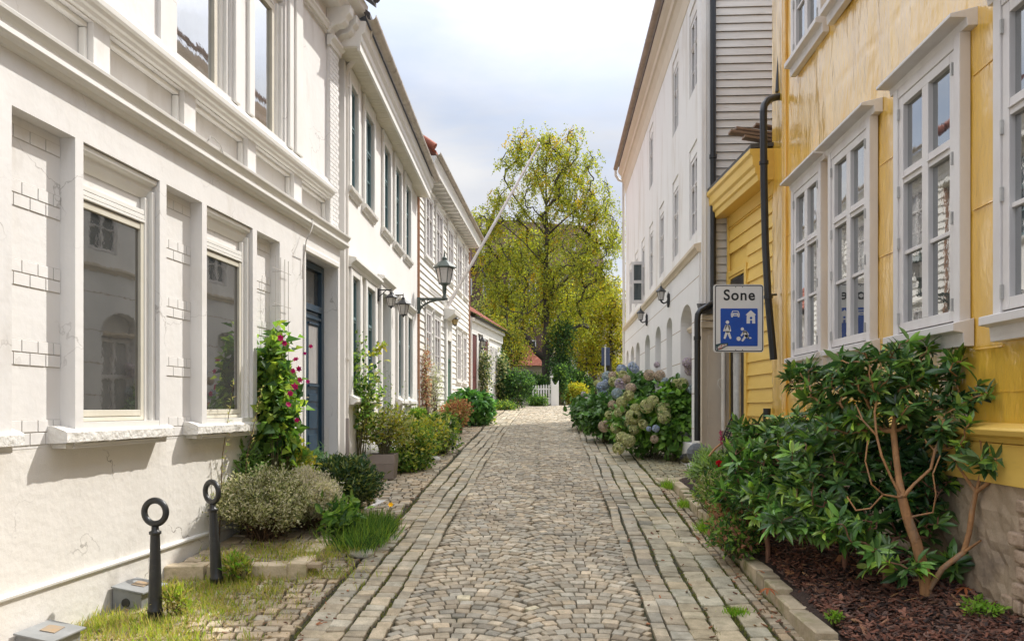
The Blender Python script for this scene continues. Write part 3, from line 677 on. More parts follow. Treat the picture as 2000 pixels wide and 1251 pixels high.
lathe_pipe(h3, [px(913, 470, 28.0), px(916, 480, 28.1), px(916, 775, 28.1)], .045, M['copper'])
b = MB(); b.wbox(H2, 18.72 * H2.L, 18.78 * H2.L, -.3, .05, .9, 6.7); b.build('corner_board', M['copper'], h3)

# ---------------------------------------------------------------- low house with red roof
u0, u1 = 28.3 * H4.L, 34.4 * H4.L; LL = H4.L
h4 = house('low_red_roofed_house', H4, u0, 'low white house with red tiled roof and two dark red doors', 1.3)
b = MB(); b.wbox(H4, u0, u1, -4.4, -.005, .8, 5.0); b.add([H4.pt(u1 - .01, 0, 5.0), H4.pt(u1 - .01, -4.4, 5.0), H4.pt(u1 - .01, -2.4, 6.6), H4.pt(u0 + .01, 0, 5.0), H4.pt(u0 + .01, -4.4, 5.0), H4.pt(u0 + .01, -2.4, 6.6)], [(0, 1, 2), (3, 4, 5)]); b.build('wall', M['plaster2'], h4)
tiles(H4, u0 + .02, u1 + .1, .22, 5.02, -2.4, 6.75, .23, .34, 'roof', M['tile'], h4)
tiles(H4, u0 + .02, u1 + .1, -4.8, 5.02, -2.4, 6.75, .23, .34, 'roof', M['tile'], h4)
gutter(H4, h4, u0, u1 + .1, .24, 4.98, .06, M['black'])
b = MB(); b.wbox(H4, u0, u1, .0, .16, 4.80, 4.93); b.wbox(H4, u0, u1, .0, .06, 4.45, 4.79); b.build('fascia', M['trim'], h4)
for (x0, x1) in ((919.5, 929), (942, 951)):
    a, c = H4.u(x0), H4.u(x1)
    b = MB(); b.wbox(H4, a, c, .0, .03, 1.5, 4.35); b.wbox(H4, a + .12, c - .12, .03, .045, 1.8, 2.6); b.wbox(H4, a + .12, c - .12, .03, .045, 2.75, 3.7); dd = b.build('door', M['red'], h4)
    b = MB(); b.wbox(H4, a - .12, a - .002, 0, .06, 1.4, 4.45); b.wbox(H4, c + .002, c + .12, 0, .06, 1.4, 4.45); b.wbox(H4, a, c, 0, .055, 4.352, 4.45); b.build('door_casing', M['trim'], dd)
for (x0, x1) in ((932, 939), (954, 960), (964, 969)):
    sash(H4, h4, H4.u(x0), H4.u(x1), 2.7, 4.1, .0, M['wgrey'], M['glass4'], 2, ((.66, .035),), .07, .035, .04, cas=.08, cmat=M['trim'], sill=(.1, .1, .1))

# ---------------------------------------------------------------- yellow house (right foreground)
LL = YH.L; uc = YH.u(1512); ynear = 1.2
yh = house('yellow_metal_clad_house', YH, uc, 'tall house clad in glossy buckled yellow sheet metal at the right front', .3)
yw = [(YH.u(1603, .08), YH.u(1545, .08)), (YH.u(1699, .08), YH.u(1617, .08)), (YH.u(1875, .08), YH.u(1745, .08))]
d_ = yw[2][1] - yw[1][1]
w4b = YH.u(1940, .08); yw.append((w4b - 1.12, w4b)); yw.append((w4b - 2.65, w4b - 1.53))
# wall as a gently buckled sheet: real undulating geometry
def ywall():
    nu, nz = 150, 140; us = np.linspace(ynear, uc, nu); zs_ = np.linspace(1.27, 7.6, nz)
    U, Z = np.meshgrid(us, zs_); rs = np.random.RandomState(5)
    D = np.zeros_like(U)
    for k in range(95):
        cu, cz = rs.uniform(ynear, uc), rs.uniform(1.2, 7.6); su, sz = rs.uniform(.05, .22), rs.uniform(.2, .9); t = rs.uniform(-.5, .5)
        D += rs.uniform(-.017, .017) * np.exp(-(((U - cu) * math.cos(t) + (Z - cz) * math.sin(t)) / su) ** 2 - (((Z - cz) * math.cos(t) - (U - cu) * math.sin(t)) / sz) ** 2)
    for zz in (1.95, 2.95, 3.95, 4.95, 5.95, 6.95): D -= .006 * np.exp(-((Z - zz - .008 * np.sin(U * 9)) / .022) ** 2)
    for uu in (2.2, 4.35, 6.85, 8.25, 9.72): D += .006 * np.exp(-((U - uu) / .02) ** 2)
    V = [YH.pt(U[j, i], .004 + D[j, i], Z[j, i]) for j in range(nz) for i in range(nu)]
    Fc = [(j * nu + i, j * nu + i + 1, (j + 1) * nu + i + 1, (j + 1) * nu + i) for j in range(nz - 1) for i in range(nu - 1)]
    return mesh_np('wall', V, Fc, M['yellow'], yh, smooth=True)
ywall()
b = MB(); b.wbox(YH, ynear, uc, -8, -.03, -.4, 7.6); b.build('building_core', M['yellow'], yh)
b = MB(); b.tube([YH.pt(YH.u(1537), .02, 1.3), YH.pt(YH.u(1537), .02, 7.6)], .028, 12); b.wbox(YH, YH.u(1532), uc, .0, .03, 1.3, 7.6); b.build('corner_board', M['yellow'], yh, bevel=.01)
for i, (a, c) in enumerate(yw):
    cs = .085
    sash(YH, yh, a + cs, c - cs, 2.235, 4.165, .022, M['wgrey'], M['glass2'], 2, ((.655, .055), (.335, .016)), .075, .05, .05, cas=cs, cmat=M['wgrey'], cv=(.006, .085), sill=(.15, .13, .17), cap=(.19, .17, .10), hinges=True)
    sash(YH, yh, a + cs, c - cs, 5.80, 7.4, .022, M['wgrey'], M['glass2'], 2, ((.655, .055), (.335, .016)), .075, .05, .05, cas=cs, cmat=M['wgrey'], cv=(.006, .085), sill=(.15, .13, .17), hinges=True)
b = MB(); b.prof(YH, ynear, uc, [(0, 1.385), (.03, 1.39), (.05, 1.42), (.10, 1.44), (.115, 1.475), (.10, 1.49), (0, 1.52)]); b.wbox(YH, ynear, uc, .0, .028, 1.12, 1.383); b.build('water_table', M['yellowb'], yh, bevel=.004)
def foundation():
    nu, nz = 120, 24; us = np.linspace(ynear, uc, nu); zs_ = np.linspace(-.4, 1.13, nz); rs = np.random.RandomState(2); V = []
    for j in range(nz):
        for i in range(nu): V.append(YH.pt(us[i], -.01 + rs.uniform(-.01, .012), zs_[j]))
    return mesh_np('foundation', V, [(j * nu + i, j * nu + i + 1, (j + 1) * nu + i + 1, (j + 1) * nu + i) for j in range(nz - 1) for i in range(nu - 1)], M['found'], yh)
foundation()
b = MB(); rnd = random.Random(3)
for r_ in range(9):
    z_ = .12 + r_ * .105
    k = 4.35 + rnd.uniform(0, .1)
    while k < 4.93 - r_ * .02:
        wd = rnd.uniform(.09, .2); b.wbox(YH, k, k + wd - .02, -.02, .015 + rnd.uniform(0, .025), z_, z_ + .085); k += wd
b.build('exposed_brickwork', M['rubble'], yh, bevel=.015)
b = MB(); b.prof(YH, ynear, uc + .1, [(-.2, 7.6), (.30, 7.6), (.36, 7.72), (.42, 7.78), (-.2, 7.9)]); b.build('eave_cornice', M['yellowb'], yh)
gutter(YH, yh, ynear, uc + .1, .48, 7.86, .07, M['blackplas'])
roofslab(YH, yh, ynear, uc + .1, .42, 7.84, -4, 10.9, .08, M['tile'])
pts = [px(1530, 190, 9.95), px(1520, 189, 9.92), px(1510, 191, 9.9), px(1500, 196, 9.85), px(1492.5, 206, 9.8), px(1491, 220, 9.8), px(1492, 350, 9.8), px(1495, 480, 9.8), px(1500, 580, 9.8), px(1511, 702, 9.8)]
lathe_pipe(yh, pts, .047, M['blackplas'], clamps=[px(1492, 318, 9.8), px(1500, 580, 9.8)])
b = MB(); b.tube([px(1500, 576, 9.8), px(1516, 575, 9.95)], .016); b.build('pipe_bracket', M['blackplas'], yh)
b = MB(); b.tube([px(1521, 100, 10.0), px(1519, 180, 9.97)], [.012, .035]); b.build('pipe_collar', M['blackplas'], yh)

b = MB(); rnd = random.Random(12)
gaps = [(yw[0][1] + .03, uc - .14), (yw[1][1] + .03, yw[0][0] - .03), (yw[2][1] + .03, yw[1][0] - .03), (yw[3][1] + .03, yw[2][0] - .03), (yw[4][1] + .03, yw[3][0] - .03)]
for g0, g1 in gaps:
    for z_ in (2.1, 3.02, 3.86):
        z_ += rnd.uniform(-.1, .1); t = rnd.uniform(-.01, .01); P = YH.pt; b = MB()
        b.hexa([P(g0, .002, z_), P(g1, .002, z_ + t), P(g1, .011, z_ + t), P(g0, .011, z_), P(g0, .002, z_ + .01), P(g1, .002, z_ + .01 + t), P(g1, .008, z_ + .008 + t), P(g0, .008, z_ + .008)]); b.build('sheet_seam', M['yellow'], yh)
for z_ in (1.72,):
    b = MB(); b.wbox(YH, ynear, uc - .14, .002, .009, z_, z_ + .005); b.build('sheet_seam', M['yellow'], yh)
k = ynear + .3
while k < uc - .2:
    b = MB(); b.wbox(YH, k, k + .006, .002, .012, 1.53, 2.02); b.build('sheet_seam', M['yellow'], yh)
    k += 1.5

# ---------------------------------------------------------------- yellow annex
LL = AN.L; u0, u1 = 10.22 * LL, 12.2 * LL
an = house('yellow_boarded_annex', AN, u0, 'single storey yellow boarded annex between the yellow house and grey gable', .4)
wa, wb = AN.u(1462), AN.u(1427)
b = MB(); b.wbox(AN, u0, u1, -6, -.01, 1.3, 4.75); b.build('building_core', M['yellowb'], an)
b = MB(); clap(b, AN, u0, u1 - .06, 1.3, 4.45, [(wa, wb + .2, 1.2, 3.9)], .195, .03); b.build('boarding', M['yellowb'], an)
b = MB(); b.wbox(AN, u1 - .055, u1 + .005, .0, .045, 1.3, 4.7); b.wbox(AN, u0, u1 - .06, 0, .028, 4.46, 4.72); b.build('corner_board', M['yellowb'], an, bevel=.004)
o = sash(AN, an, wa + .07, wb - .02, 1.42, 3.66, .0, M['yellowb'], M['glass3'], 1, (), .035, .03, .03, cas=.09, cmat=M['yellowb'], cv=(0, .05))
b = MB(); b.wbox(AN, wa + .1, wb - .05, .014, .02, 1.45, 3.60); b.build('dark_window_panel', M['blackplas'], o)  # flat black panel covering the whole pane
b = MB(); b.prof(AN, u0 - .05, u1 + .12, [(-.3, 4.66), (.22, 4.62), (.24, 4.62), (.25, 4.70), (.28, 4.72), (.28, 4.80), (.31, 4.83), (.32, 4.95), (.35, 4.98), (.35, 5.04), (-.3, 5.06)]); b.build('box_eave', M['yellowb'], an, bevel=.004)
roofslab(AN, an, u0 - .05, u1 + .12, .34, 5.045, -5.8, 5.7, .05, M['dtile'])
b = MB(); b.wbox(AN, u0, u1, -.4, .01, -.2, 1.295); b.build('foundation', M['rubble'], an)
b = MB(); b.tube([px(1498, 797, 10.35), px(1498, 848, 10.35)], .05, 14); b.build('black_pipe_stub', M['blackplas'], an)

# ---------------------------------------------------------------- tall white house (right)
LL = RW.L; u0, u1 = 12.3 * LL, 25.2 * LL
rw = house('tall_white_house', RW, u0, 'tall pale house with arched white ground floor and grey boarded gable', .5)
cols = [13.0, 14.9, 16.8, 18.6, 20.3, 21.9, 23.6]
ho = []; wn = []
for i, c in enumerate(cols):
    ho.append(((c - .36) * LL, (c + .36) * LL, 4.5, 6.05, .11))
    if i in (0, 1, 3): ho.append(((c - .36) * LL, (c + .36) * LL, 6.95, 8.42, .11))
b = MB(); b.wall(RW, u0, u1, 4.18, 9.0, 0, ho); b.wbox(RW, u0 + .02, u1, -8, -.3, -.3, 9.0); b.wbox(RW, u0 + .02, u0 + .05, -.31, -.002, 4.2, 9.0); b.build('upper_wall', M['rpink'], rw)
for h in ho: sash(RW, rw, h[0] + .01, h[1] - .01, h[2] + .02, h[3] - .2, -.08, M['wgrey'], M['glass3'], 2, ((.64, .04), (.32, .012)), .06, .035, .05)
for h in ho: b = MB(); b.wbox(RW, h[0] + .002, h[1] - .002, -.105, -.02, h[3] - .19, h[3] - .002); b.build('lintel', M['rpink'], rw)
ar = [(12.95, 14.1, 1), (15.1, 15.85, 0), (16.7, 17.6, 0), (18.6, 19.6, 0), (20.8, 21.8, 0), (22.3, 23.2, 0), (23.9, 24.6, 0)]
b = MB(); b.wall(RW, u0, u1, -.3, 4.18, .03, [(a * LL, c * LL, 1.0, 3.42, .3) for a, c, _ in ar])
b.wbox(RW, u0, u0 + .02, -.3, .029, -.3, 4.17)
for a, c, _ in ar:
    a *= LL; c *= LL; r_ = (c - a) / 2; mid = (a + c) / 2; zsp = 3.42 - r_ * .55
    for sgn in (-1, 1):
        n = 8; arc = [(mid + sgn * r_ * math.cos(q), zsp + .55 * r_ * math.sin(q)) for q in [math.pi / 2 * k / n for k in range(n + 1)]]
        poly = [(mid + sgn * r_, 3.42)] + arc
        b.poly([RW.pt(p, .0295, z) for p, z in poly], (Vector(RW.pt(0, -.2, 0)) - Vector(RW.pt(0, 0, 0))))
b.build('arcaded_wall', M['rwhite'], rw)
b = MB()
for z_ in (3.72, 3.02, 2.42, 1.84, 1.26):
    prev = u0
    for a, c, _ in ar + [(u1 / LL, 99, 0)]:
        a *= LL
        if z_ > 3.42: continue
        if a - prev > .02: b.wbox(RW, prev, a, .0305, .0315, z_, z_ + .014)
        prev = c * LL
    if z_ > 3.42: b.wbox(RW, u0, u1, .0305, .0315, z_, z_ + .014)
b.build('render_joint', M['darkjoint'] if 'darkjoint' in M else M['found'], rw)
a, c, _ = ar[0]
sash(RW, rw, a * LL + .05, c * LL - .05, 1.1, 2.95, -.26, M['wgrey'], M['glass4'], 2, ((.6, .04),), .08, .04, .06)
b = MB(); b.prof(RW, a * LL + .03, c * LL - .03, [(-.27, 2.97), (-.12, 2.97), (-.08, 3.02), (-.08, 3.06), (-.27, 3.08)]); b.build('window_hood', M['rcream'], rw)
b = MB(); b.prof(RW, u0 - .02, u1 + .02, [(0, 4.10), (.05, 4.11), (.07, 4.15), (.11, 4.18), (.115, 4.23), (0, 4.26)]); b.build('string_course', M['rcream'], rw)
b = MB(); b.prof(RW, u0 - .02, u1 + .03, [(-.05, 8.62), (.01, 8.64), (.04, 8.9), (.10, 9.05), (.14, 9.08), (.15, 9.2), (.22, 9.28), (.25, 9.36), (-.05, 9.4)]); b.build('eave_cornice', M['rcream'], rw)
gutter(RW, rw, u0 - .05, u1 + .1, .32, 9.48, .075, M['brgutter'], joints=11)
roofslab(RW, rw, u0 - .05, u1 + .08, .30, 9.46, -4, 12.8, .07, M['brtile'])
ge = u1 + .08
lathe_pipe(rw, [RW.pt(ge, .32, 9.42), RW.pt(ge, .32, 9.25), RW.pt(ge + .0, .22, 9.10), RW.pt(ge, .06, 9.02), RW.pt(ge, .05, 2)], .045, M['whitepipe'])
# gable end of grey boards (faces the camera)
gx0 = RW.pt(u0, 0, 0)[0]; gy = RW.pt(u0, 0, 0)[1]
b = MB()
z_ = 1.6; rnd = random.Random(9)
while z_ < 11.5:
    xr = gx0 + 6.5 - max(0, z_ - 9.3) * 1.0; xl = gx0 + .17 + max(0, z_ - 9.3) * 1.2
    if xr - xl < .2: break
    h_ = .128
    va, vb = -(xl - gx0), -(xr - gx0); pq = [(-.032, z_), (-.014, z_ + h_ - .010), (.02, z_ + h_ - .010), (.02, z_)]
    b.add([RW.pt(u0 + q, va, z) for q, z in pq] + [RW.pt(u0 + q, vb, z) for q, z in pq], [(0, 1, 2, 3), (7, 6, 5, 4), (0, 4, 5, 1), (1, 5, 6, 2), (2, 6, 7, 3), (3, 7, 4, 0)]); z_ += h_
b.build('gable_boarding', M['greyclap'], rw)
b = MB(); b.box(gx0 - .0, gx0 + .165, gy - .05, gy - .002, .3, 9.3); b.box(gx0 + .05, gx0 + .075, gy - .062, gy - .048, .3, 9.3); b.build('corner_pilaster', M['rpink'], rw, bevel=.006)
b = MB(); b.tube([(gx0 + .17, gy - .10, 3.3), (gx0 + .17, gy - .10, 9.3)], .047, 12); b.lathe((gx0 + .17, gy - .10, 4.95), [(.06, -.03), (.06, .03)], 12); b.lathe((gx0 + .17, gy - .10, 5.6), [(.06, -.03), (.06, .03)], 12); b.build('downpipe', M['blackplas'], rw)
# open casement at the far end
ou = 20.2 * LL
P = lambda v, z: RW.pt(ou, v, z)
b = MB()
for (v0, v1, z0, z1) in ((.0, .05, 4.35, 5.45), (.25, .31, 4.35, 5.45), (.05, .25, 4.35, 4.44), (.05, .25, 5.37, 5.45), (.05, .25, 4.88, 4.96)): b.wbox(RW, ou, ou + .04, v0, v1, z0, z1)
oc = b.build('open_casement', M['wgrey'], rw, bevel=.004)
b = MB(); b.wbox(RW, ou + .015, ou + .025, .03, .27, 4.38, 5.42); b.build('pane', M['glass3'], oc)

# ---------------------------------------------------------------- beige lean-to between annex and tall house
lt = empty('beige_lean_to', (3.2, 12.15, .5), 'narrow beige boarded lean-to between the tall white house and yellow annex', 'shed')
gy2 = 12.12; s_ = gy2 / F
X = lambda x: (x - 1000) * s_
Z = lambda y: EYE + (HY - y) * s_
b = MB(); b.box(X(1371), X(1428), gy2, gy2 + .14, .3, Z(630)); b.build('wall', M['beige'], lt)
b = MB(); b.box(X(1382), X(1410), gy2 - .02, gy2 - .002, .4, Z(655)); b.build('door_leaf', M['beige'], lt, bevel=.005)
b = MB(); b.box(X(1368), X(1430), gy2 - .06, gy2 - .004, Z(640), Z(628)); b.box(X(1368), X(1430), gy2 - .10, gy2 - .004, Z(626), Z(616)); b.build('fascia', M['rcream'], lt, bevel=.004)
b = MB()
for k in range(5): b.poly([(X(1366) + .01, gy2 - .15 + k * .03, Z(615) + k * .035), (X(1366), gy2 - .15 + k * .03, Z(611) + k * .035), (X(1366), gy2 + .05 + k * .03, Z(607) + k * .035), (X(1366), gy2 + .05 + k * .03, Z(611) + k * .035)], (X(1430) - X(1366), 0, .02))
b.build('tiled_edge', M['dtile'], lt)
b = MB(); b.tube([px(1396, 590, 12.0), px(1384, 597, 11.95), px(1368, 606, 11.9), px(1363, 614, 11.9), px(1362, 625, 11.9), px(1362, 860, 11.9)], .047, 12); b.lathe(px(1362, 660, 11.9), [(.058, -.03), (.058, .03)], 12); b.build('downpipe', M['blackplas'], lt)
b = MB(); b.tube([px(1413, 640, 11.95), px(1413, 840, 11.95)], .035, 10); b.tube([px(1411, 765, 11.9), px(1406, 757, 11.9), px(1402, 750, 11.9), px(1403, 742, 11.9), px(1408, 739, 11.9), px(1412, 743, 11.9)], .006, 6); b.build('pipe_with_hook', M['whitepipe'], lt)
# ================================================================ GROUND
def grid(name, xs, ys, zf, m, kind='structure', parent=None):
    V = [(x, y, zf(x, y)) for y in ys for x in xs]; n = len(xs)
    o = mesh_np(name, V, [(j * n + i, j * n + i + 1, (j + 1) * n + i + 1, (j + 1) * n + i) for j in range(len(ys) - 1) for i in range(n - 1)], m, parent, smooth=True)
    if kind: o['kind'] = kind
    return o
rs0 = np.random.RandomState(11)
ys = list(np.arange(-2, 14, .25)) + list(np.arange(14, 46, .8)) + [50, 60, 90, 150, 300, 600]
xs = [-400, -120, -40, -15, -8] + list(np.arange(-5, 8, .25)) + [9, 15, 40, 120, 400]
grid('ground', xs, ys, lambda x, y: base(y) - .032 + rs0.uniform(-.004, .004), M['joint'])

class Stones:
    """setts: rounded octagonal stones (near) or bevelled quads (far)"""
    def __init__(s): s.q = []   # centre x,y, len a, wid b, angle, near, tintscale, lift
    def put(s, x, y, a, b, ang, tint=(1, 1, 1), lift=0.): s.q.append((x, y, a, b, ang, tint, lift))
    def build(s, name, m, seed):
        r = np.random.RandomState(seed); V = []; Fc = []; T = []
        for (x, y, a, b, ang, tint, lift) in s.q:
            near = y < 13; ca, sa = math.cos(ang), math.sin(ang); hx, hy = a / 2, b / 2
            if near:
                k = .13 + r.uniform(-.06, .08); cx_, cy_ = hx * k * min(1, hy / hx), hy * k
                P = [(-hx + cx_, -hy), (hx - cx_, -hy), (hx, -hy + cy_), (hx, hy - cy_), (hx - cx_, hy), (-hx + cx_, hy), (-hx, hy - cy_), (-hx, -hy + cy_)]
            else: P = [(-hx, -hy), (hx, -hy), (hx, hy), (-hx, hy)]
            n = len(P); jit = r.uniform(-.07, .07, (n, 2)) * min(hx, hy); z0 = base(y)
            tz = lift + r.uniform(-.006, .006); tx, ty = r.uniform(-.06, .06, 2)
            i0 = len(V)
            rings = ((1.0, -.035), (1.0, -.008), (.955, -.001), (.86, .0015)) if near else ((1., -.03), (.97, -.006), (.85, .0))
            for f, dz in rings:
                for (p, q), j in zip(P, jit):
                    X_, Y_ = (p + j[0]) * f, (q + j[1]) * f
                    wx, wy = x + X_ * ca - Y_ * sa, y + X_ * sa + Y_ * ca
                    V.append((wx, wy, base(wy) + tz + dz + (tx * X_ + ty * Y_)))
            nr = len(rings)
            for q in range(nr - 1):
                for k in range(n): Fc.append((i0 + q * n + k, i0 + q * n + (k + 1) % n, i0 + (q + 1) * n + (k + 1) % n, i0 + (q + 1) * n + k))
            t = i0 + (nr - 1) * n
            if n == 8: Fc += [(t, t + 1, t + 2, t + 7), (t + 7, t + 2, t + 3, t + 6), (t + 6, t + 3, t + 4, t + 5)]
            else: Fc.append((t, t + 1, t + 2, t + 3))
            g = r.normal(1.0, .15) * (1 + .10 * math.sin(x * 2.1 + y * 1.1) * math.sin(y * .9 + 1) + .06 * math.sin(x * 5 + y * 3.3)); w_ = r.uniform(-.05, .08); T += [(tint[0] * g * (1 + w_), tint[1] * g, tint[2] * g * (1 - w_ * 1.2))] * (nr * n)
        o = mesh_np(name, V, Fc, m, None, np.clip(np.array(T), .3, 1.6)); o['kind'] = 'structure'; return o
def lwx(Y):   # left wall line x
    if Y < 11.5: return H1.m * Y + H1.b
    if Y < 18.7: return H2.m * Y + H2.b
    if Y < 28.2: return H3.m * Y + H3.b
    return H4.m * Y + H4.b
rd = Stones(); r = np.random.RandomState(4)
def roadpt(p, Y): return rc(Y) + p
# central arcs: two segmental arcs side by side
half = .95; y = 3.0
RA = .68
def arc(p): d = abs(p) - half / 2; return math.sqrt(RA ** 2 - d ** 2) - RA
def slope(p): d = abs(p) - half / 2; return -math.copysign(1, p) * d / math.sqrt(RA ** 2 - d ** 2)
while y < 37:
    mid_ = r.choice([-1, 1]) * r.uniform(.0, .045)
    for s0, s1 in ((-half, mid_), (mid_, half)):
        p = s0 + r.uniform(.0, .02); wob = r.uniform(-.004, .004); e = s1 - r.uniform(.0, .02)
        while p < e - .03:
            ln = r.uniform(.088, .138); ang = math.atan(slope(min(e, p + ln * .4))); step = ln * math.cos(ang)
            if p + step > e - .035: step = e - p; ln = step / math.cos(ang)
            pm = p + step / 2; ang = math.atan(slope(pm)); Y = y + arc(pm) + wob
            g_ = 1.0 if r.rand() > .08 else r.choice([1.28, .75])
            rd.put(roadpt(pm, Y), Y, ln - .009, .104 * math.cos(ang) - .014 + r.uniform(-.006, .002), ang + r.uniform(-.035, .035), (g_, .985 * g_, .955 * g_))
            p += step
    y += .104
# longitudinal rows
def row(p0, p1, ya, yb, lmin, lmax, tint=(1, 1, 1)):
    Y = ya + r.uniform(0, .1)
    while Y < yb:
        ln = r.uniform(lmin, lmax); pc = (p0 + p1) / 2
        rd.put(roadpt(pc, Y + ln / 2) + .016 * math.sin(Y * 1.3 + pc * 7) + .008 * math.sin(Y * 3.7 + pc * 3), Y + ln / 2, (p1 - p0) - r.uniform(.010, .028), ln - .009, -math.atan(.05) + r.uniform(-.03, .03), tint)
        Y += ln
for i, (a, c) in enumerate(((-.95, -1.075), (-1.075, -1.245), (-1.245, -1.405), (-1.405, -1.60))): row(c, a, 3, 37, .09, .21, (1.0, .99, .94))
for i, (a, c) in enumerate(((.95, 1.075), (1.075, 1.245), (1.245, 1.425), (1.425, 1.625), (1.625, 1.82))): row(a, c, 3, 37, .10 + .02 * i, .20 + .03 * i, (.98, .985, .90) if i > 1 else (1, 1, .97))
row(1.83, 1.92, 3, 11.4, .07, .14, (.9, .82, .72)); row(1.92, 2.0, 3, 11.4, .06, .12, (.85, .78, .68))
rd.build('road', M['stone'], 21)
# side pavements of rough setts
pv = Stones(); Y = 3.0
while Y < 37:
    x0 = max(lwx(Y), -4.5) + .04; x1 = roadpt(-1.62, Y) - .02; X_ = x0 + r.uniform(0, .1); pitch = .125 + .0 * Y
    while X_ < x1 - .05:
        ln = min(r.uniform(.11, .2), x1 - X_); yy = Y + .03 * math.sin(X_ * 3 + Y) + r.uniform(-.008, .008)
        pv.put(X_ + ln / 2, yy, ln - .02, pitch - .018, r.uniform(-.1, .1) + .1 * math.sin(X_ * 2), (1.04, .98, .9)); X_ += ln
    if Y > 11.7:
        X_ = roadpt(1.84, Y)
        xe = RW.m * Y + RW.b + .5
        while X_ < xe:
            ln = r.uniform(.10, .17); pv.put(X_ + ln / 2, Y, ln - .02, pitch - .018, r.uniform(-.1, .1), (.8, .82, .68)); X_ += ln
    Y += pitch
pv.build('pavement', M['stone'], 31)

# kerb of the planting bed
def blocks(name, segs, m, seed, kind='structure'):
    r = np.random.RandomState(seed); V = []; Fc = []; T = []
    for (c, a, b_, h, ang, z) in segs:
        i0 = len(V); ca, sa = math.cos(ang), math.sin(ang); tx, ty = r.uniform(-.02, .02, 2); g = r.normal(1, .1)
        P = [(-1, -1), (1, -1), (1, 1), (-1, 1)]; j = r.uniform(-.05, .05, (4, 2))
        for f, dz in ((1, -.12), (1, h - .014), (.96, h - .003)):
            for (p, q), jj in zip(P, j):
                X_, Y_ = (p + jj[0] * .6) * a / 2 - (p * .012 if f < 1 else 0), (q + jj[1] * .4) * b_ / 2 - (q * .012 if f < 1 else 0)
                V.append((c[0] + X_ * ca - Y_ * sa, c[1] + X_ * sa + Y_ * ca, z + dz + (tx * X_ + ty * Y_ if dz > 0 else 0)))
        for q in range(2):
            for k in range(4): Fc.append((i0 + q * 4 + k, i0 + q * 4 + (k + 1) % 4, i0 + (q + 1) * 4 + (k + 1) % 4, i0 + (q + 1) * 4 + k))
        Fc.append((i0 + 8, i0 + 9, i0 + 10, i0 + 11)); T += [(g, g * .98, g * .93)] * 12
    o = mesh_np(name, V, Fc, m, None, np.clip(np.array(T), .5, 1.4))
    if kind: o['kind'] = kind
    return o
sg = []; Y = 3.0
while Y < 11.35:
    ln = r.uniform(.18, .62); Yc = Y + ln / 2; sg.append(((kx(Yc) + .07 + r.uniform(-.012, .012), Yc), .14 + r.uniform(-.01, .012), ln - .01, .12 + r.uniform(-.02, .018), -math.atan(.05), base(Yc))); Y += ln
X_ = kx(11.4) + .2
while X_ < 3.3:
    ln = r.uniform(.25, .5); sg.append(((X_ + ln / 2 - .2, 11.5), ln - .012, .18, .10, 0, base(11.5))); X_ += ln
blocks('kerb', sg, M['kerb'], 41)
blocks('paving_slab', [((2.72, 11.9), .9, .42, .04, .03, base(11.9))], M['kerb'], 42)
# raised sett platform along the ornate house
pl = Stones(); Y = 6.95
while Y < 11.2:
    x0 = lwx(Y) + .03; x1 = -1.95 - .02 * (Y - 7) + .1 * math.sin(Y * 3); X_ = x0
    while X_ < x1:
        ln = r.uniform(.13, .22); pl.put(X_ + ln / 2, Y, ln - .02, .12, r.uniform(-.08, .08), (1.0, .93, .84), .11); X_ += ln
    Y += .135
pl.build('raised_pavement', M['stone'], 51)
sg = [((-2.9 + .36 * k, 6.86 + .02 * k), .34, .15, .13, .04, base(6.86)) for k in range(3)]
sg += [((-1.92 + .02 * math.sin(k), 7.05 + .42 * k), .17, .40, .13, r.uniform(-.05, .05), base(7.05 + .42 * k)) for k in range(8)]
blocks('step_kerb', sg, M['kerb'], 52)
grid('planting_ground', list(np.arange(-3.1, -1.9, .1)), list(np.arange(6.95, 11.3, .15)), lambda x, y: base(y) + .085 + rs0.uniform(-.006, .006), M['joint'])

# planting bed soil
def bed(i, j, ni, nj):
    Y = 3.0 + (11.45 - 3.0) * j / nj; xa = kx(Y) + .11; xb = YH.m * Y + YH.b + .08 if Y < 10.2 else 3.75
    X_ = xa + (xb - xa) * i / ni; return (X_, Y, bedz(X_, Y) - .015 + rs0.uniform(-.014, .014) + .02 * math.sin(X_ * 5) * math.sin(Y * 4))
V = [bed(i, j, 22, 110) for j in range(111) for i in range(23)]
o = mesh_np('planting_bed', V, [(j * 23 + i, j * 23 + i + 1, (j + 1) * 23 + i + 1, (j + 1) * 23 + i) for j in range(110) for i in range(22)], M['soil'], smooth=True); o['kind'] = 'structure'
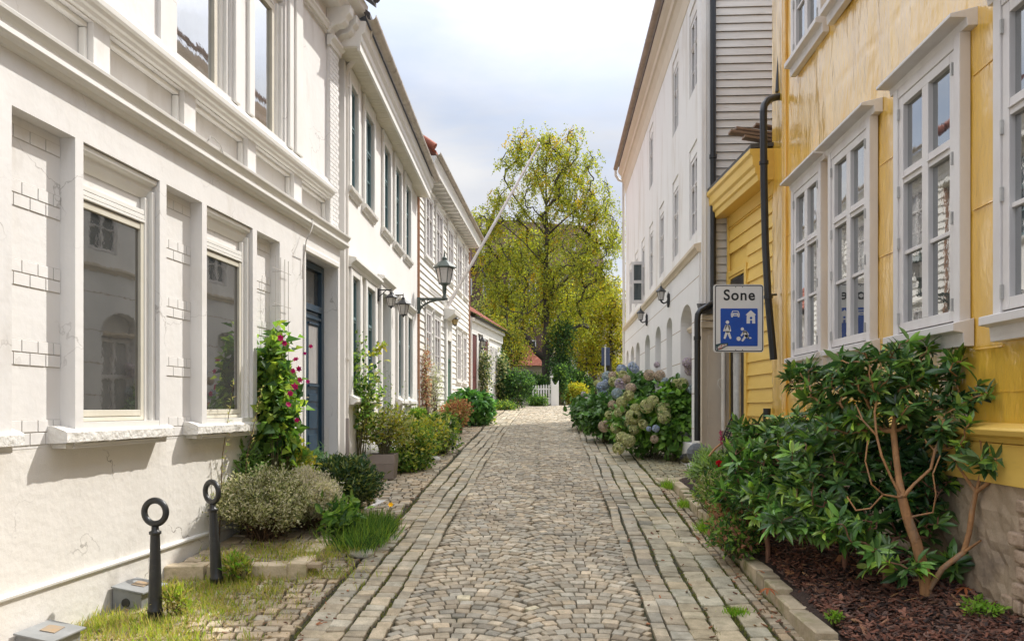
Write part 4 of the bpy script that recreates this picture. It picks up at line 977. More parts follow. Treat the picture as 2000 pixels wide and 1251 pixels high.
# mulch chips
def chips(name, n, pts, sizes, pal, m, label, cat, seed):
    r = np.random.RandomState(seed); P = np.array(pts); n = len(P)
    a = r.uniform(0, 6.28, n); ln = r.uniform(*sizes, n); wd = ln * r.uniform(.15, .45, n); tl = r.normal(0, .35, n)
    D = np.stack([np.cos(a) * np.cos(tl), np.sin(a) * np.cos(tl), np.sin(tl)], 1); W_ = np.stack([-np.sin(a), np.cos(a), r.normal(0, .35, n)], 1)
    N_ = np.cross(D, W_); N_ /= np.linalg.norm(N_, axis=1)[:, None]
    V = []
    for s1, s2 in ((-1, -1), (1, -1), (1, 1), (-1, 1)): V.append(P + D * (s1 * ln / 2)[:, None] + W_ * (s2 * wd / 2)[:, None] * (1 + .3 * s1))
    top = [v + N_ * .006 for v in V]; A = np.stack(V + top, 1).reshape(-1, 3); i = np.arange(n)[:, None] * 8
    Q = np.concatenate([i + np.array(q) for q in ((4, 5, 6, 7), (0, 1, 5, 4), (1, 2, 6, 5), (2, 3, 7, 6), (3, 0, 4, 7))], 0)
    pal = np.array(pal); T = pal[r.randint(0, len(pal), n)] * r.uniform(.6, 1.25, n)[:, None]
    o = mesh_np(name, A, Q, m, None, np.repeat(T, 8, 0)); tag(o, label, cat, None, 'stuff'); return o
pts = []
rr = random.Random(5)
while len(pts) < 10500:
    Y = 4.2 + 4.6 * rr.random() ** 1.5; xa = kx(Y) + .17; xb = YH.m * Y + YH.b
    X_ = rr.uniform(xa, xb); pts.append((X_, Y, bedz(X_, Y) + rr.uniform(-.008, .02)))
chips('bark_mulch', 0, pts, (.015, .07), [(.16, .06, .035), (.10, .045, .03), (.25, .11, .07), (.05, .03, .025), (.20, .12, .09)], M['mulch'], 'reddish brown bark mulch covering the planting bed', 'mulch', 6)
pts = []
while len(pts) < 260:
    Y = 4.6 + 7 * rr.random() ** 1.6; X_ = roadpt(rr.choice([rr.uniform(.9, 2.0), rr.uniform(1.7, 2.0), rr.uniform(-1.7, -1.4)]), Y); pts.append((X_, Y, base(Y) + .006))
chips('fallen_leaves', 0, pts, (.015, .05), [(.40, .17, .08), (.30, .20, .10), (.22, .1, .06)], M['mulch'], 'small dry leaves and debris scattered over the cobbles', 'leaf litter', 8)

# ================================================================ STREET FURNITURE
def bollard(Y, x, yb, rz, lab, tilt):
    p = px(x, yb, Y); p.z = base(Y) - .02
    root = empty('bollard', p, lab, 'bollard', 'iron bollards on the left verge')
    b = MB(); b.lathe(p, [(.052, -.1), (.052, .08), (.056, .085), (.056, .10), (.049, .11), (.048, .2), (.034, .66), (.034, .665), (.044, .672), (.044, .69), (.028, .697), (.026, .73)], 20); b.build('post', M['bollard'], root, bevel=0)
    b = MB(); b.torus((p.x, p.y, p.z + .835), .088, .024, n=40, k=10, rz=rz, sx=.9); b.build('ring', M['bollard'], root)
    root.rotation_euler = (tilt[0], tilt[1], 0)
    return root
bollard(5.80, 303, 1212, R(-8), 'nearer black iron bollard with its ring turned face on, in grass by the white wall', (0, 0))
bollard(6.62, 424, 1148, R(-32), 'farther leaning black iron bollard with its ring turned edge on', (R(-1), R(-3.5)))
def meterbox(x0, x1, yt, yb, Y, lab):
    c = px((x0 + x1) / 2, yb, Y); root = empty('utility_box', c, lab, 'utility box', 'low zinc boxes against the white wall')
    w_ = (x1 - x0) * Y / F * .62; xw = lwx(Y) + .02
    ax, ay = H1.ax, H1.ay; u0 = Y * H1.L - .1; u1 = u0 + .30; z0 = base(Y) - .02
    b = MB(); P = H1.pt; wd = .27; z0 -= .02
    b.hexa([P(u0, .03, z0), P(u1, .03, z0), P(u1, wd, z0), P(u0, wd, z0), P(u0, .03, z0 + .20), P(u1, .03, z0 + .20), P(u1, wd, z0 + .155), P(u0, wd, z0 + .155)]); b.build('box_body', M['greybox'], root, bevel=.004)
    b = MB(); b.hexa([P(u0 - .02, .026, z0 + .202), P(u1 + .02, .026, z0 + .202), P(u1 + .02, wd + .03, z0 + .157), P(u0 - .02, wd + .03, z0 + .157), P(u0 - .02, .026, z0 + .216), P(u1 + .02, .026, z0 + .216), P(u1 + .02, wd + .03, z0 + .171), P(u0 - .02, wd + .03, z0 + .171)]); lid = b.build('lid', M['greybox'], root, bevel=.003)
    b = MB(); b.hexa([P(u0 + .10, .12, z0 + .2045), P(u0 + .22, .10, z0 + .2075), P(u0 + .24, .2, z0 + .189), P(u0 + .11, .22, z0 + .186), P(u0 + .10, .12, z0 + .2075), P(u0 + .22, .10, z0 + .2105), P(u0 + .24, .2, z0 + .192), P(u0 + .11, .22, z0 + .189)]); b.build('rust_patch', M['rust'], lid)
    b = MB(); q = Vector(P(u0, .14, z0 + .085)); d = Vector((-ax, -ay, 0)); b.tube([q + d * -.02, q + d * .006], .035, 16); b.build('port', M['black'], root)
meterbox(220, 295, 1130, 1180, 6.15, 'low grey zinc box with rusty lid just behind the ringed bollard')
meterbox(65, 155, 1215, 1251, 5.15, 'low grey zinc box cut by the bottom edge of the photo')

# zone sign
SY = 9.2; sc_ = px(1442, 621.5, SY)
sg_ = empty('zone_sign', (sc_.x, SY, bedz(sc_.x, SY)), 'white and blue residential zone sign on a galvanised pole in the planting bed', 'road sign')
b = MB(); b.tube([(sc_.x, SY + .05, bedz(sc_.x, SY) - .1), (sc_.x, SY + .05, sc_.z - .02)], .045, 20); b.tube([(sc_.x, SY + .05, sc_.z - .42), (sc_.x, SY + .05, sc_.z + .3)], .038, 16)
b.lathe((sc_.x, SY + .05, sc_.z - .58), [(.0475, -.05), (.0475, .05)], 20); pole = b.build('pole', M['steel'], sg_)
def rrect(x0, x1, z0, z1, r_, n=6):
    P = []
    for cx_, cz_, a0 in ((x1 - r_, z1 - r_, 0), (x0 + r_, z1 - r_, 90), (x0 + r_, z0 + r_, 180), (x1 - r_, z0 + r_, 270)):
        for k in range(n + 1): a = R(a0 + 90 * k / n); P.append((cx_ + r_ * math.cos(a), cz_ + r_ * math.sin(a)))
    return P
KS = .6 / 775
def Q(x, y): return ((x - 487.5) * KS, (632.5 - y) * KS)
def plate(name, P, m, par, y0, th):
    b = MB(); b.poly([(sc_.x + p, y0, sc_.z + q) for p, q in P][::-1], (0, -th, 0)); return b.build(name, m, par)
def frame2(name, A, B_, m, par, y0, th):
    b = MB(); n = len(A); f = [(sc_.x + p, y0 - th, sc_.z + q) for p, q in A] + [(sc_.x + p, y0 - th, sc_.z + q) for p, q in B_]
    b.add(f, [(i, (i + 1) % n, (i + 1) % n + n, i + n) for i in range(n)]); return b.build(name, m, par)
x0, z1 = Q(100, 108); x1, z0 = Q(875, 1157)
pan = plate('sign_panel', rrect(x0, x1, z0, z1, .035), M['signface'], sg_, SY + .003, .012)
A = rrect(Q(122, 0)[0], Q(866, 0)[0], Q(0, 1146)[1], Q(0, 120)[1], .03); B2 = rrect(Q(136, 0)[0], Q(853, 0)[0], Q(0, 1132)[1], Q(0, 133)[1], .022)
frame2('sign_border', A, B2, M['signblack'], pan, SY - .009, .002)
plate('blue_field', rrect(Q(208, 0)[0], Q(783, 0)[0], Q(0, 1062)[1], Q(0, 480)[1], .012), M['signblue'], pan, SY - .0095, .002)
yf = SY - .0118
def shapes(name, polys, m):
    b = MB()
    for P in polys:
        P = [Q(*p) for p in P]
        ar_ = sum(P[i][0] * P[(i + 1) % len(P)][1] - P[(i + 1) % len(P)][0] * P[i][1] for i in range(len(P)))
        if ar_ > 0: P = P[::-1]
        b.poly([(sc_.x + p, yf, sc_.z + q) for p, q in P], (0, -.002, 0))
    return b.build(name, m, pan)
circ = lambda cx_, cy_, r_, n=20: [(cx_ + r_ * math.cos(2 * math.pi * k / n), cy_ + r_ * math.sin(2 * math.pi * k / n)) for k in range(n)]
def limb(x0, y0, x1, y1, w0, w1=None):
    w1 = w1 or w0; dx, dy = x1 - x0, y1 - y0; l = math.hypot(dx, dy); nx, ny = -dy / l, dx / l; P = []
    for k in range(9): a = math.pi * k / 8; P.append((x1 + w1 * (nx * math.cos(a) + dx / l * math.sin(a)), y1 + w1 * (ny * math.cos(a) + dy / l * math.sin(a))))
    for k in range(9): a = math.pi * k / 8; P.append((x0 - w0 * (nx * math.cos(a) + dx / l * math.sin(a)), y0 - w0 * (ny * math.cos(a) + dy / l * math.sin(a))))
    return P
shapes('adult_pictogram', [circ(315, 692, 27), [(290, 735), (340, 735), (352, 780), (346, 850), (284, 850), (278, 780)], limb(292, 748, 262, 822, 15, 13), limb(338, 748, 358, 825, 15, 13), limb(302, 848, 273, 935, 19, 16), limb(330, 848, 360, 935, 19, 16)], M['signface'])
shapes('child_pictogram', [circ(545, 798, 25), circ(488, 948, 33), limb(585, 848, 610, 905, 30, 24), limb(570, 840, 533, 895, 15, 13), limb(600, 838, 635, 880, 14, 12), limb(600, 900, 548, 975, 19, 15), limb(612, 905, 640, 936, 18, 15), limb(640, 937, 675, 936, 14, 12)], M['signface'])
shapes('car_pictogram', [[(392, 516), (480, 516), (496, 548), (376, 548)], [(368, 553), (503, 553), (504, 598), (368, 598)], [(374, 600), (398, 600), (398, 616), (374, 616)], [(474, 600), (498, 600), (498, 616), (474, 616)]], M['signface'])
yf -= .0022
shapes('car_window_pictogram', [[(402, 527), (470, 527), (480, 546), (392, 546)], [(408, 572), (464, 572), (460, 584), (412, 584)], circ(385, 573, 6, 10), circ(487, 573, 6, 10)], M['signblue'])
yf += .0022
shapes('house_pictogram', [[(676, 508), (756, 578), (740, 586), (744, 712), (610, 712), (614, 586), (596, 578)]], M['signface'])
yf -= .0022
shapes('house_opening_pictogram', [circ(678, 628, 19), [(664, 665), (694, 665), (694, 713), (664, 713)]], M['signblue'])
shapes('sticker', [[(134, 1036), (200, 1018), (322, 1012), (326, 1048), (240, 1098), (150, 1130)]], M['stickera'])
yf -= .001
shapes('sticker_print', [[(165, 1070), (215, 1040), (300, 1030), (306, 1048), (225, 1085), (160, 1108)]], M['stickerb'])
yf -= .001
shapes('sticker_print', [[(176, 1100), (235, 1084), (228, 1094), (180, 1114)], [(215, 1046), (228, 1040), (222, 1070), (210, 1074)], [(262, 1040), (272, 1036), (270, 1058), (258, 1062)]], M['stickerc'])
# lettering
cu = bpy.data.curves.new('txt', 'FONT'); cu.body = 'Sone'; cu.size = .19; cu.extrude = .001; cu.space_character = 1.12; cu.offset = .0035
to = bpy.data.objects.new('txt', cu); C.objects.link(to); bpy.context.view_layer.update()
me = bpy.data.meshes.new_from_object(to.evaluated_get(bpy.context.evaluated_depsgraph_get())); bpy.data.objects.remove(to)
co = np.zeros(len(me.vertices) * 3); me.vertices.foreach_get('co', co); co = co.reshape(-1, 3)
tx0, tx1 = Q(258, 0)[0], Q(740, 0)[0]; tz0, tz1 = Q(0, 356)[1], Q(0, 186)[1]
c2_ = co.copy(); c2_[:, 0] = sc_.x + tx0 + (co[:, 0] - co[:, 0].min()) / np.ptp(co[:, 0]) * (tx1 - tx0)
c2_[:, 2] = sc_.z + tz0 + (co[:, 1] - co[:, 1].min()) / np.ptp(co[:, 1]) * (tz1 - tz0); c2_[:, 1] = SY - .0105 - co[:, 2]
me.vertices.foreach_set('co', c2_.ravel().astype(np.float32)); me.materials.clear(); me.materials.append(M['signblack']); me.name = 'lettering'
link('lettering', me, pan)
b = MB()
for xx in (442, 548):
    for yy in (150, 1122): c_ = Q(xx, yy); b.tube([(sc_.x + c_[0], SY - .008, sc_.z + c_[1]), (sc_.x + c_[0], SY - .013, sc_.z + c_[1])], .006, 8)
b.build('rivet', M['black'], pan)
b = MB()
for zz in (.3, -.3): b.box(sc_.x - .2, sc_.x + .2, SY + .004, SY + .011, sc_.z + zz - .02, sc_.z + zz + .02)
b.build('mounting_rail', M['steel'], pole)

# lanterns
def lantern(parent, c, h, w_, glass, frame, up=True, n=6):
    """c = bottom centre of the glass cage"""
    b = MB(); k = w_ / 2
    gl = [(k * .55, 0), (k * .88, h * .5)]
    pr = [(k * 1.22, h * .5), (k * 1.24, h * .53), (k * .62, h * .70), (k * .30, h * .76), (k * .26, h * .80), (k * .34, h * .82), (k * .10, h * .88), (k * .07, h * 1.0), (.003, h * 1.08)]
    b.lathe(c, pr, n, smooth=False); roof = b.build('lamp_roof', frame, parent)
    b = MB(); b.lathe(c, gl, n, smooth=False); b.build('lamp_glass', glass, parent)
    b = MB()
    for q in range(n):
        a = 2 * math.pi * q / n
        b.tube([(c[0] + k * .57 * math.cos(a), c[1] + k * .57 * math.sin(a), c[2]), (c[0] + k * .91 * math.cos(a), c[1] + k * .91 * math.sin(a), c[2] + h * .5)], k * .045, 5)
    b.lathe(c, [(k * .62, -h * .02), (k * .62, h * .012)], n); b.lathe((c[0], c[1], c[2]), [(k * .9, h * .485), (k * 1.0, h * .50)], n)
    b.lathe(c, [(.004, -h * .14), (k * .16, -h * .10), (k * .2, -h * .06), (k * .5, -h * .02)], n); b.build('lamp_cage', frame, parent)
def hanging(W, x, ytop, ybot, xl, lab, glass, armlen, grp):
    """small lantern hung under a horizontal arm fixed to wall W at image x"""
    Y = W.Y(x); u = W.u(x); P0 = Vector(W.pt(u, 0, 0)); n_ = Vector((W.ox, W.oy, 0)); zt = EYE + (HY - ytop) * Y / F; h = (ybot - ytop) * Y / F
    root = empty('wall_lantern', (P0.x, P0.y, zt), lab, 'lantern', grp)
    cc_ = P0 + n_ * armlen; c_ = (cc_.x, cc_.y, zt - h * .80)
    b = MB(); b.wbox(W, u - .03, u + .03, .0, .03, zt - .20, zt + .04); b.tube([P0 + Vector((0, 0, zt)), cc_ + Vector((0, 0, zt))], .012, 8)
    b.tube([P0 + n_ * .02 + Vector((0, 0, zt - .12)), P0 + n_ * (armlen * .35) + Vector((0, 0, zt - .07)), P0 + n_ * (armlen * .6) + Vector((0, 0, zt - .01))], .008, 6)
    b.build('bracket_arm', M['black'], root); lantern(root, c_, h * .82, h * .52, glass, M['black'])
hanging(H2, 738, 566, 606, 761, 'black hanging lantern left of the grey teal door, nearer of the pair', M['lampglass'], .24, 'hanging lanterns on the left houses')
hanging(H2, 766, 576, 624, 786, 'black hanging lantern right of the grey teal door, farther of the pair', M['lampglass'], .22, 'hanging lanterns on the left houses')
hanging(H3, 873, 613, 640, 888, 'small amber lantern by the green door of the clapboard house', M['amberglass'], .24, 'hanging lanterns on the left houses')
hanging(H4, 936, 655, 685, 940, 'small black lantern between the dark red doors under the climber', M['lampglass'], .12, 'hanging lanterns on the left houses')
# upright lanterns on the tall white house
def upright(W, x, xl, yt, yb, lab):
    Y = W.Y(x, .03); u = W.u(x, .03); s = Y / F; L_ = (x - xl) * s * 1.05; n_ = Vector((W.ox, W.oy, 0)); P0 = Vector(W.pt(u, .03, 0))
    z0 = EYE + (HY - yb) * s; z1 = EYE + (HY - yt) * s; h = (z1 - z0) * .92
    root = empty('wall_lantern', (P0.x, P0.y, z0), lab, 'lantern', 'upright lanterns on the tall white house')
    cc_ = P0 + n_ * L_
    b = MB(); b.wbox(W, u - .03, u + .03, .031, .05, z0, z0 + .22); b.lathe((P0.x + n_.x * .03, P0.y + n_.y * .03, z0 + .11), [(.02, -.16), (.035, -.05), (.02, 0), (.03, .06), (.003, .16)], 8)
    b.tube([P0 + n_ * .03 + Vector((0, 0, z0 + .14)), P0 + n_ * (L_ * .3) + Vector((0, 0, z0 + .06)), P0 + n_ * (L_ * .7) + Vector((0, 0, z0 + .03)), cc_ + Vector((0, 0, z0 + .07))], [.014, .016, .016, .02], 8)
    b.build('bracket_arm', M['black'], root); lantern(root, (cc_.x, cc_.y, z0 + .10), h * .86, h * .46, M['lampglass'], M['black'])
upright(RW, 1308, 1292, 555, 595, 'black upright lantern on the tall white house, nearer and higher of the two')
upright(RW, 1265, 1252, 600, 632, 'black upright lantern on the tall white house, farther one below the open casement')
# street lamp on bracket
Y = 18.5; s = Y / F; P0 = px(817, 583, Y); L_ = (868 - 817) * s
sl_ = empty('bracket_street_lamp', (P0.x, P0.y, P0.z - .3), 'large green painted street lantern on an ornate bracket above the copper pipe', 'street lamp')
e = P0 + Vector((L_, 0, 0))
b = MB(); b.box(P0.x - .03, P0.x + L_ + .08, Y - .025, Y + .025, P0.z - .035, P0.z + .02); b.box(P0.x - .03, P0.x + .05, Y - .04, Y + .04, P0.z - .36, P0.z + .03)
b.tube([(P0.x + L_ * (1 - math.sin(t)) * .98 + .03, Y, P0.z - .30 * (1 - math.cos(t)) - .02) for t in [R(a) for a in range(0, 91, 9)]], .024, 8)
b.torus((P0.x + .12, Y, P0.z - .09), .05, .012, n=16, k=6); b.torus((P0.x + .06, Y, P0.z - .2), .035, .01, n=14, k=6); b.torus((P0.x + .24, Y, P0.z - .065), .028, .008, n=14, k=6)
b.build('bracket', M['greenmetal'], sl_)
b = MB(); b.lathe((e.x, Y, P0.z), [(.07, .0), (.05, .06), (.035, .10), (.05, .14), (.055, .30), (.10, .345)], 10); b.build('lamp_socket', M['greenmetal'], sl_)
lantern(sl_, (e.x, Y, P0.z + .36), (583 - 492) * s - .40 + .02, .46, M['lampglass'], M['greenmetal'], n=4 + 2)
# flagpole
Yb = H3.Y(873); pb = px(880, 590, Yb); tip = px(1052, 284, Yb - .3)
fp = empty('flagpole', tuple(Vector(H3.pt(H3.u(873), 0, pb.z - .15))), 'long bare white flagpole slanting up from the clapboard house across the birch', 'flagpole')
root_ = Vector(fp.location)
b = MB(); n_ = 24; dr = tip - root_
pt_ = [root_ + dr * t for t in (0, .08, .09, .5, .97, 1)]
b.tube(pt_, [.028, .028, .048, .045, .032, .028], 12); b.lathe(tip, [(.01, -.02), (.04, .0), (.05, .04), (.03, .08), (.004, .1)], 10); b.build('pole', M['wgrey'], fp)
b = MB(); q = root_ + dr * .06; b.tube([Vector(H3.pt(H3.u(868), 0, q.z - .15)), q], .015); b.tube([Vector(H3.pt(H3.u(878), 0, q.z + .1)), q], .015); b.tube([root_, root_ + dr * .1], .06, 10); b.build('holder', M['wgrey'], fp)

# planters
def boxpot(name, x, yt, yb, Y, w_, d_, m, lab, taper=.9, rnd_=False):
    c = px(x, yb, Y); h = (yb - yt) * Y / F; c.z = base(Y) if abs(c.z - base(Y)) < .25 else c.z
    root = empty(name, c, lab, 'planter'); b = MB(); k = taper; a, e_ = w_ / 2, d_ / 2
    if rnd_: b.lathe(c, [(a * k, 0), (a, h * .85), (a * 1.08, h * .86), (a * 1.08, h), (a * .9, h), (a * .88, h * .9)], 20)
    else:
        b.hexa([(c.x - a * k, c.y - e_ * k, c.z), (c.x + a * k, c.y - e_ * k, c.z), (c.x + a * k, c.y + e_ * k, c.z), (c.x - a * k, c.y + e_ * k, c.z), (c.x - a, c.y - e_, c.z + h * .6), (c.x + a, c.y - e_, c.z + h * .6), (c.x + a, c.y + e_, c.z + h * .6), (c.x - a, c.y + e_, c.z + h * .6)])
        for (q0, q1, r0, r1) in ((-a * 1.02, a * 1.02, -e_ * 1.02, -e_ * .9), (-a * 1.02, a * 1.02, e_ * .9, e_ * 1.02), (-a * 1.02, -a * .9, -e_ * .9, e_ * .9), (a * .9, a * 1.02, -e_ * .9, e_ * .9)): b.box(c.x + q0, c.x + q1, c.y + r0, c.y + r1, c.z + h * .602, c.z + h)
    b.build('pot', m, root, bevel=.004 if not rnd_ else 0)
    b = MB(); b.box(c.x - a * .8, c.x + a * .8, c.y - e_ * .8, c.y + e_ * .8, c.z + h * .75, c.z + h * .88); b.build('potting_soil', M['soil'], root)
    return c, h
PL1 = boxpot('square_planter', 748, 886, 934, 12.2, .42, .42, M['planter'], 'square taupe planter at the corner of the teal windowed house')
PL2 = boxpot('clay_pot', 895, 818, 838, 19.5, .24, .24, M['terracotta'], 'ochre clay pot holding the orange leaved hydrangea', .85, True)
# boulder
def boulder(name, c, rx, ry, rz_, m, lab, cat, seed, grp=None):
    r = np.random.RandomState(seed); n = 14; V = []; Fc = []
    for i in range(9):
        th = math.pi * i / 8
        for k in range(n):
            a = 2 * math.pi * k / n; f = 1 + .12 * math.sin(3 * a + seed) * math.sin(th) + r.uniform(-.04, .04)
            V.append((c[0] + rx * f * math.sin(th) * math.cos(a), c[1] + ry * f * math.sin(th) * math.sin(a), c[2] + rz_ * f * math.cos(th)))
    for i in range(8):
        for k in range(n): Fc.append((i * n + k, (i + 1) * n + k, (i + 1) * n + (k + 1) % n, i * n + (k + 1) % n))
    o = mesh_np(name, V, Fc, m, None, None, loc=tuple(c)); tag(o, lab, cat, grp); return o
p = px(1362, 892, 11.6); M['rock'] = mat('dark_grey_boulder', (.10, .11, .12), (.16, .17, .18), 6, .8, .6, 12)
boulder('boulder', (p.x, p.y, p.z + .06), .17, .15, .15, M['rock'], 'dark grey boulder at the far end of the planting bed', 'boulder', 3)
p = px(1340, 897, 12.6); boulder('edging_stone', (p.x, p.y, p.z + .02), .10, .09, .08, M['kerb'], 'small pale stone beside the black pipe and hydrangea', 'stone', 4)
for i, (x, y, Y, k, lab) in enumerate(((848, 893, 14.2, .13, 'flat pale stone edging the plants by the far left verge'), (890, 870, 16.5, .09, 'small pale stone in front of the clay pot'), (706, 1072, 7.6, .12, 'pale stone half sunk at the corner of the raised setts'))):
    p = px(x, y, Y); boulder('edging_stone', (p.x, p.y, base(Y) + .03), k, k * .8, k * .5, M['stonesill'], lab, 'stone', 10 + i)
# slatted black tool behind the sign pole
p = px(1420, 868, 9.9)
tl = empty('slatted_tool', px(1407, 872, 9.9), 'black slatted tool with a blue cap and wooden handle leaning behind the sign pole', 'garden tool')
a_, b_ = px(1413, 862, 9.9), px(1436, 812, 9.9); d = (b_ - a_); nx_ = Vector((d.z, 0, -d.x)).normalized()
b = MB()
for k in (-1, 0, 1): b.tube([a_ + nx_ * .035 * k, b_ + nx_ * .035 * k], .011, 6)
for k in range(10): q = a_ + d * (k + .5) / 10; b.tube([q - nx_ * .045, q + nx_ * .045], .008, 5)
b.build('slatted_head', M['blackplas'], tl)
b = MB(); b.tube([b_ - nx_ * .045, b_ + nx_ * .05], .02, 8); b.build('end_cap', M['blueplastic'], tl)
b = MB(); b.tube([b_ + nx_ * 0.0, b_ + d * .25], .02, 8); b.build('grip', M['blackplas'], tl)
b = MB(); b.tube([a_, px(1396, 876, 9.85), px(1385, 890, 9.8)], .014, 8); b.build('handle', M['bark'], tl)
# planks on the annex roof
for i, (xa, ya, xb, yb, Y, lab) in enumerate(((1425, 256, 1512, 268, 10.6, 'lowest weathered plank jutting left off the annex roof'), (1436, 250, 1516, 262, 10.75, 'middle weathered plank lying on the annex roof'), (1452, 266, 1512, 276, 10.4, 'short weathered plank nearest the annex eave'), (1474, 243, 1519, 250, 10.8, 'topmost weathered plank beside the black pipe'))):
    A_, B_ = px(xa, ya, Y), px(xb, yb, Y + .15); dd = (B_ - A_).normalized(); sd = Vector((0, 1, 0)); up = dd.cross(sd) * -1
    b = MB(); b.hexa([A_ - sd * .07, B_ - sd * .07, B_ + sd * .07, A_ + sd * .07, A_ - sd * .07 + up * .03, B_ - sd * .07 + up * .03, B_ + sd * .07 + up * .03, A_ + sd * .07 + up * .03])
    tag(b.build('plank', M['wood'], None, tuple(A_)), lab, 'plank', 'planks stacked on the annex roof')
# trellis wires on the ornate house
tr = empty('wire_trellis', H1.pt(H1.u(530, .05), .05, 1.5), 'thin wire trellis standing off the pier left of the navy door', 'trellis')
b = MB()
for x in (535, 545, 553, 560):
    u = H1.u(x, .14); b.tube([H1.pt(u, .16, 1.6), H1.pt(u, .16, 3.35)], .004, 5)
for z_ in (1.9, 2.35, 2.8, 3.2): b.tube([H1.pt(H1.u(530, .14), .16, z_), H1.pt(H1.u(565, .14), .16, z_)], .004, 5); b.tube([H1.pt(H1.u(548, .14), .04, z_), H1.pt(H1.u(548, .14), .16, z_)], .004, 5)
b.build('wire', M['wire'], tr)
b = MB()
b.tube([H1.pt(H1.u(x, v), v, H1.z(x, y, v)) for x, y, v in ((590, 545, .14), (591, 520, .14), (594, 500, .15), (598, 470, .24), (607, 452, .25), (611, 440, .25), (609, 425, .2), (600, 413, .2))], .006, 6)
tag(b.build('loose_cable', M['wire'], None, H1.pt(H1.u(600, .2), .2, 3.9)), 'thin loose cable looping over the cornice beside the navy door', 'cable'); b = MB()
b.tube([H1.pt(H1.u(x, .26), .26, H1.z(x, y, .26)) for x, y in ((409, 272), (406, 275), (411, 266), (418, 270), (430, 283), (436, 300))], .004, 5)
tag(b.build('loose_cable', M['wire'], None, H1.pt(H1.u(410, .2), .2, 4.1)), 'short curl of wire on the panelled band above the second window', 'cable')
# ================================================================ PLANTS
LB = 1.75
def unit(a): return a / np.maximum(1e-9, np.linalg.norm(a, axis=-1, keepdims=True))
def leaves(P, D, U, ln, wd, pal, kind='small', fold=.25, droop=.0, r=None, gvar=.18):
    """P base pts, D direction, U up hint -> verts, tris, tint"""
    n = len(P); D = unit(D); S_ = unit(np.cross(D, U)); N_ = unit(np.cross(S_, D)); ln = np.broadcast_to(ln, n)[:, None]; wd = np.broadcast_to(wd, n)[:, None]
    pal = np.array(pal); t = pal[r.randint(0, len(pal), n)] * np.clip(r.normal(1, gvar, n), .5, 1.7)[:, None]
    t = t * np.where(t.max(1, keepdims=True) < .3, LB, 1.12)
    if kind == 'small':
        V = np.stack([P, P + D * ln * .45 - S_ * wd / 2 + N_ * wd * fold, P + D * ln - N_ * ln * droop, P + D * ln * .45 + S_ * wd / 2 + N_ * wd * fold], 1)
        F_ = np.array([(0, 1, 2), (0, 2, 3)]); k = 4
    else:
        a = lambda f, s, dr: P + D * ln * f + S_ * wd * s / 2 + N_ * (wd * fold * abs(s) - ln * droop * dr)
        V = np.stack([P, a(.3, -.85, .08), a(.3, 0, .08), a(.3, .85, .08), a(.68, -.8, .45), a(.68, 0, .45), a(.68, .8, .45), a(1, 0, 1)], 1)
        F_ = np.array([(0, 1, 2), (0, 2, 3), (1, 4, 5), (1, 5, 2), (2, 5, 6), (2, 6, 3), (4, 7, 5), (5, 7, 6)]); k = 8
    return V.reshape(-1, 3), (np.arange(n)[:, None, None] * k + F_[None]).reshape(-1, 3), np.repeat(t, k, 0)
class Leafset:
    def __init__(s): s.V = []; s.F = []; s.T = []; s.n = 0
    def add(s, V, F_, T): s.V.append(V); s.F.append(F_ + s.n); s.T.append(T); s.n += len(V)
    def build(s, name, m, parent):
        return mesh_np(name, np.concatenate(s.V), np.concatenate(s.F), m, parent, np.concatenate(s.T))
def edges_mesh(name, A, B_, ra, rb, m, parent, n=5):
    A = np.array(A, float); B_ = np.array(B_, float); ra = np.array(ra)[:, None]; rb = np.array(rb)[:, None]
    D = unit(B_ - A); h = np.where(np.abs(D[:, 2:3]) < .9, np.array([[0, 0, 1.]]), np.array([[1., 0, 0]])); X_ = unit(np.cross(D, h)); Y_ = np.cross(D, X_)
    V = []
    for P, rr_ in ((A, ra), (B_, rb)):
        for k in range(n): a = 2 * math.pi * k / n; V.append(P + (X_ * math.cos(a) + Y_ * math.sin(a)) * rr_)
    V = np.stack(V, 1).reshape(-1, 3); i = np.arange(len(A))[:, None] * 2 * n
    Fc = np.concatenate([i + np.array((k, (k + 1) % n, (k + 1) % n + n, k + n)) for k in range(n)], 0)
    return mesh_np(name, V, Fc, m, parent, smooth=True)
def grow(trunk, tips, r, bend=.12, up=.0, seg=3, bias=.0, mind=0):
    """woody skeleton: trunk polyline list (each a list of pts) then tips attach to the nearest node; returns nodes, parents"""
    N_ = []; par = []
    for ln in trunk:
        last = -1
        for k, p in enumerate(ln):
            if k == 0 and N_:
                d = [np.linalg.norm(np.array(p) - q) for q in N_]; j = int(np.argmin(d)); last = j; continue
            N_.append(np.array(p, float)); par.append(last); last = len(N_) - 1
    root = N_[0]; tips = sorted(tips, key=lambda p: np.linalg.norm(np.array(p) - root)); ends = []
    depth = {}
    dist = [0.] * len(N_)
    for i in range(len(N_)): dist[i] = 0 if par[i] < 0 else dist[par[i]] + np.linalg.norm(N_[i] - N_[par[i]])
    for p in tips:
        p = np.array(p, float); Q_ = np.array(N_); d = np.linalg.norm(Q_ - p, axis=1) + bias * np.array(dist) + 1.2 * np.maximum(0, Q_[:, 2] - p[2] + mind)
        d[0] += 5
        j = int(np.argmin(d)); a = N_[j]; L_ = np.linalg.norm(p - a); last = j
        for k in range(1, seg + 1):
            t = k / seg; q = a * (1 - t) + p * t; q = q + (r.normal(0, bend * L_ * .5, 3) if k < seg else 0) + np.array([0, 0, up * L_ * math.sin(math.pi * t)]) * (1 if k < seg else 0)
            N_.append(q); par.append(last); dist.append(dist[last] + np.linalg.norm(q - N_[last])); last = len(N_) - 1
        ends.append(last)
    return N_, par, ends
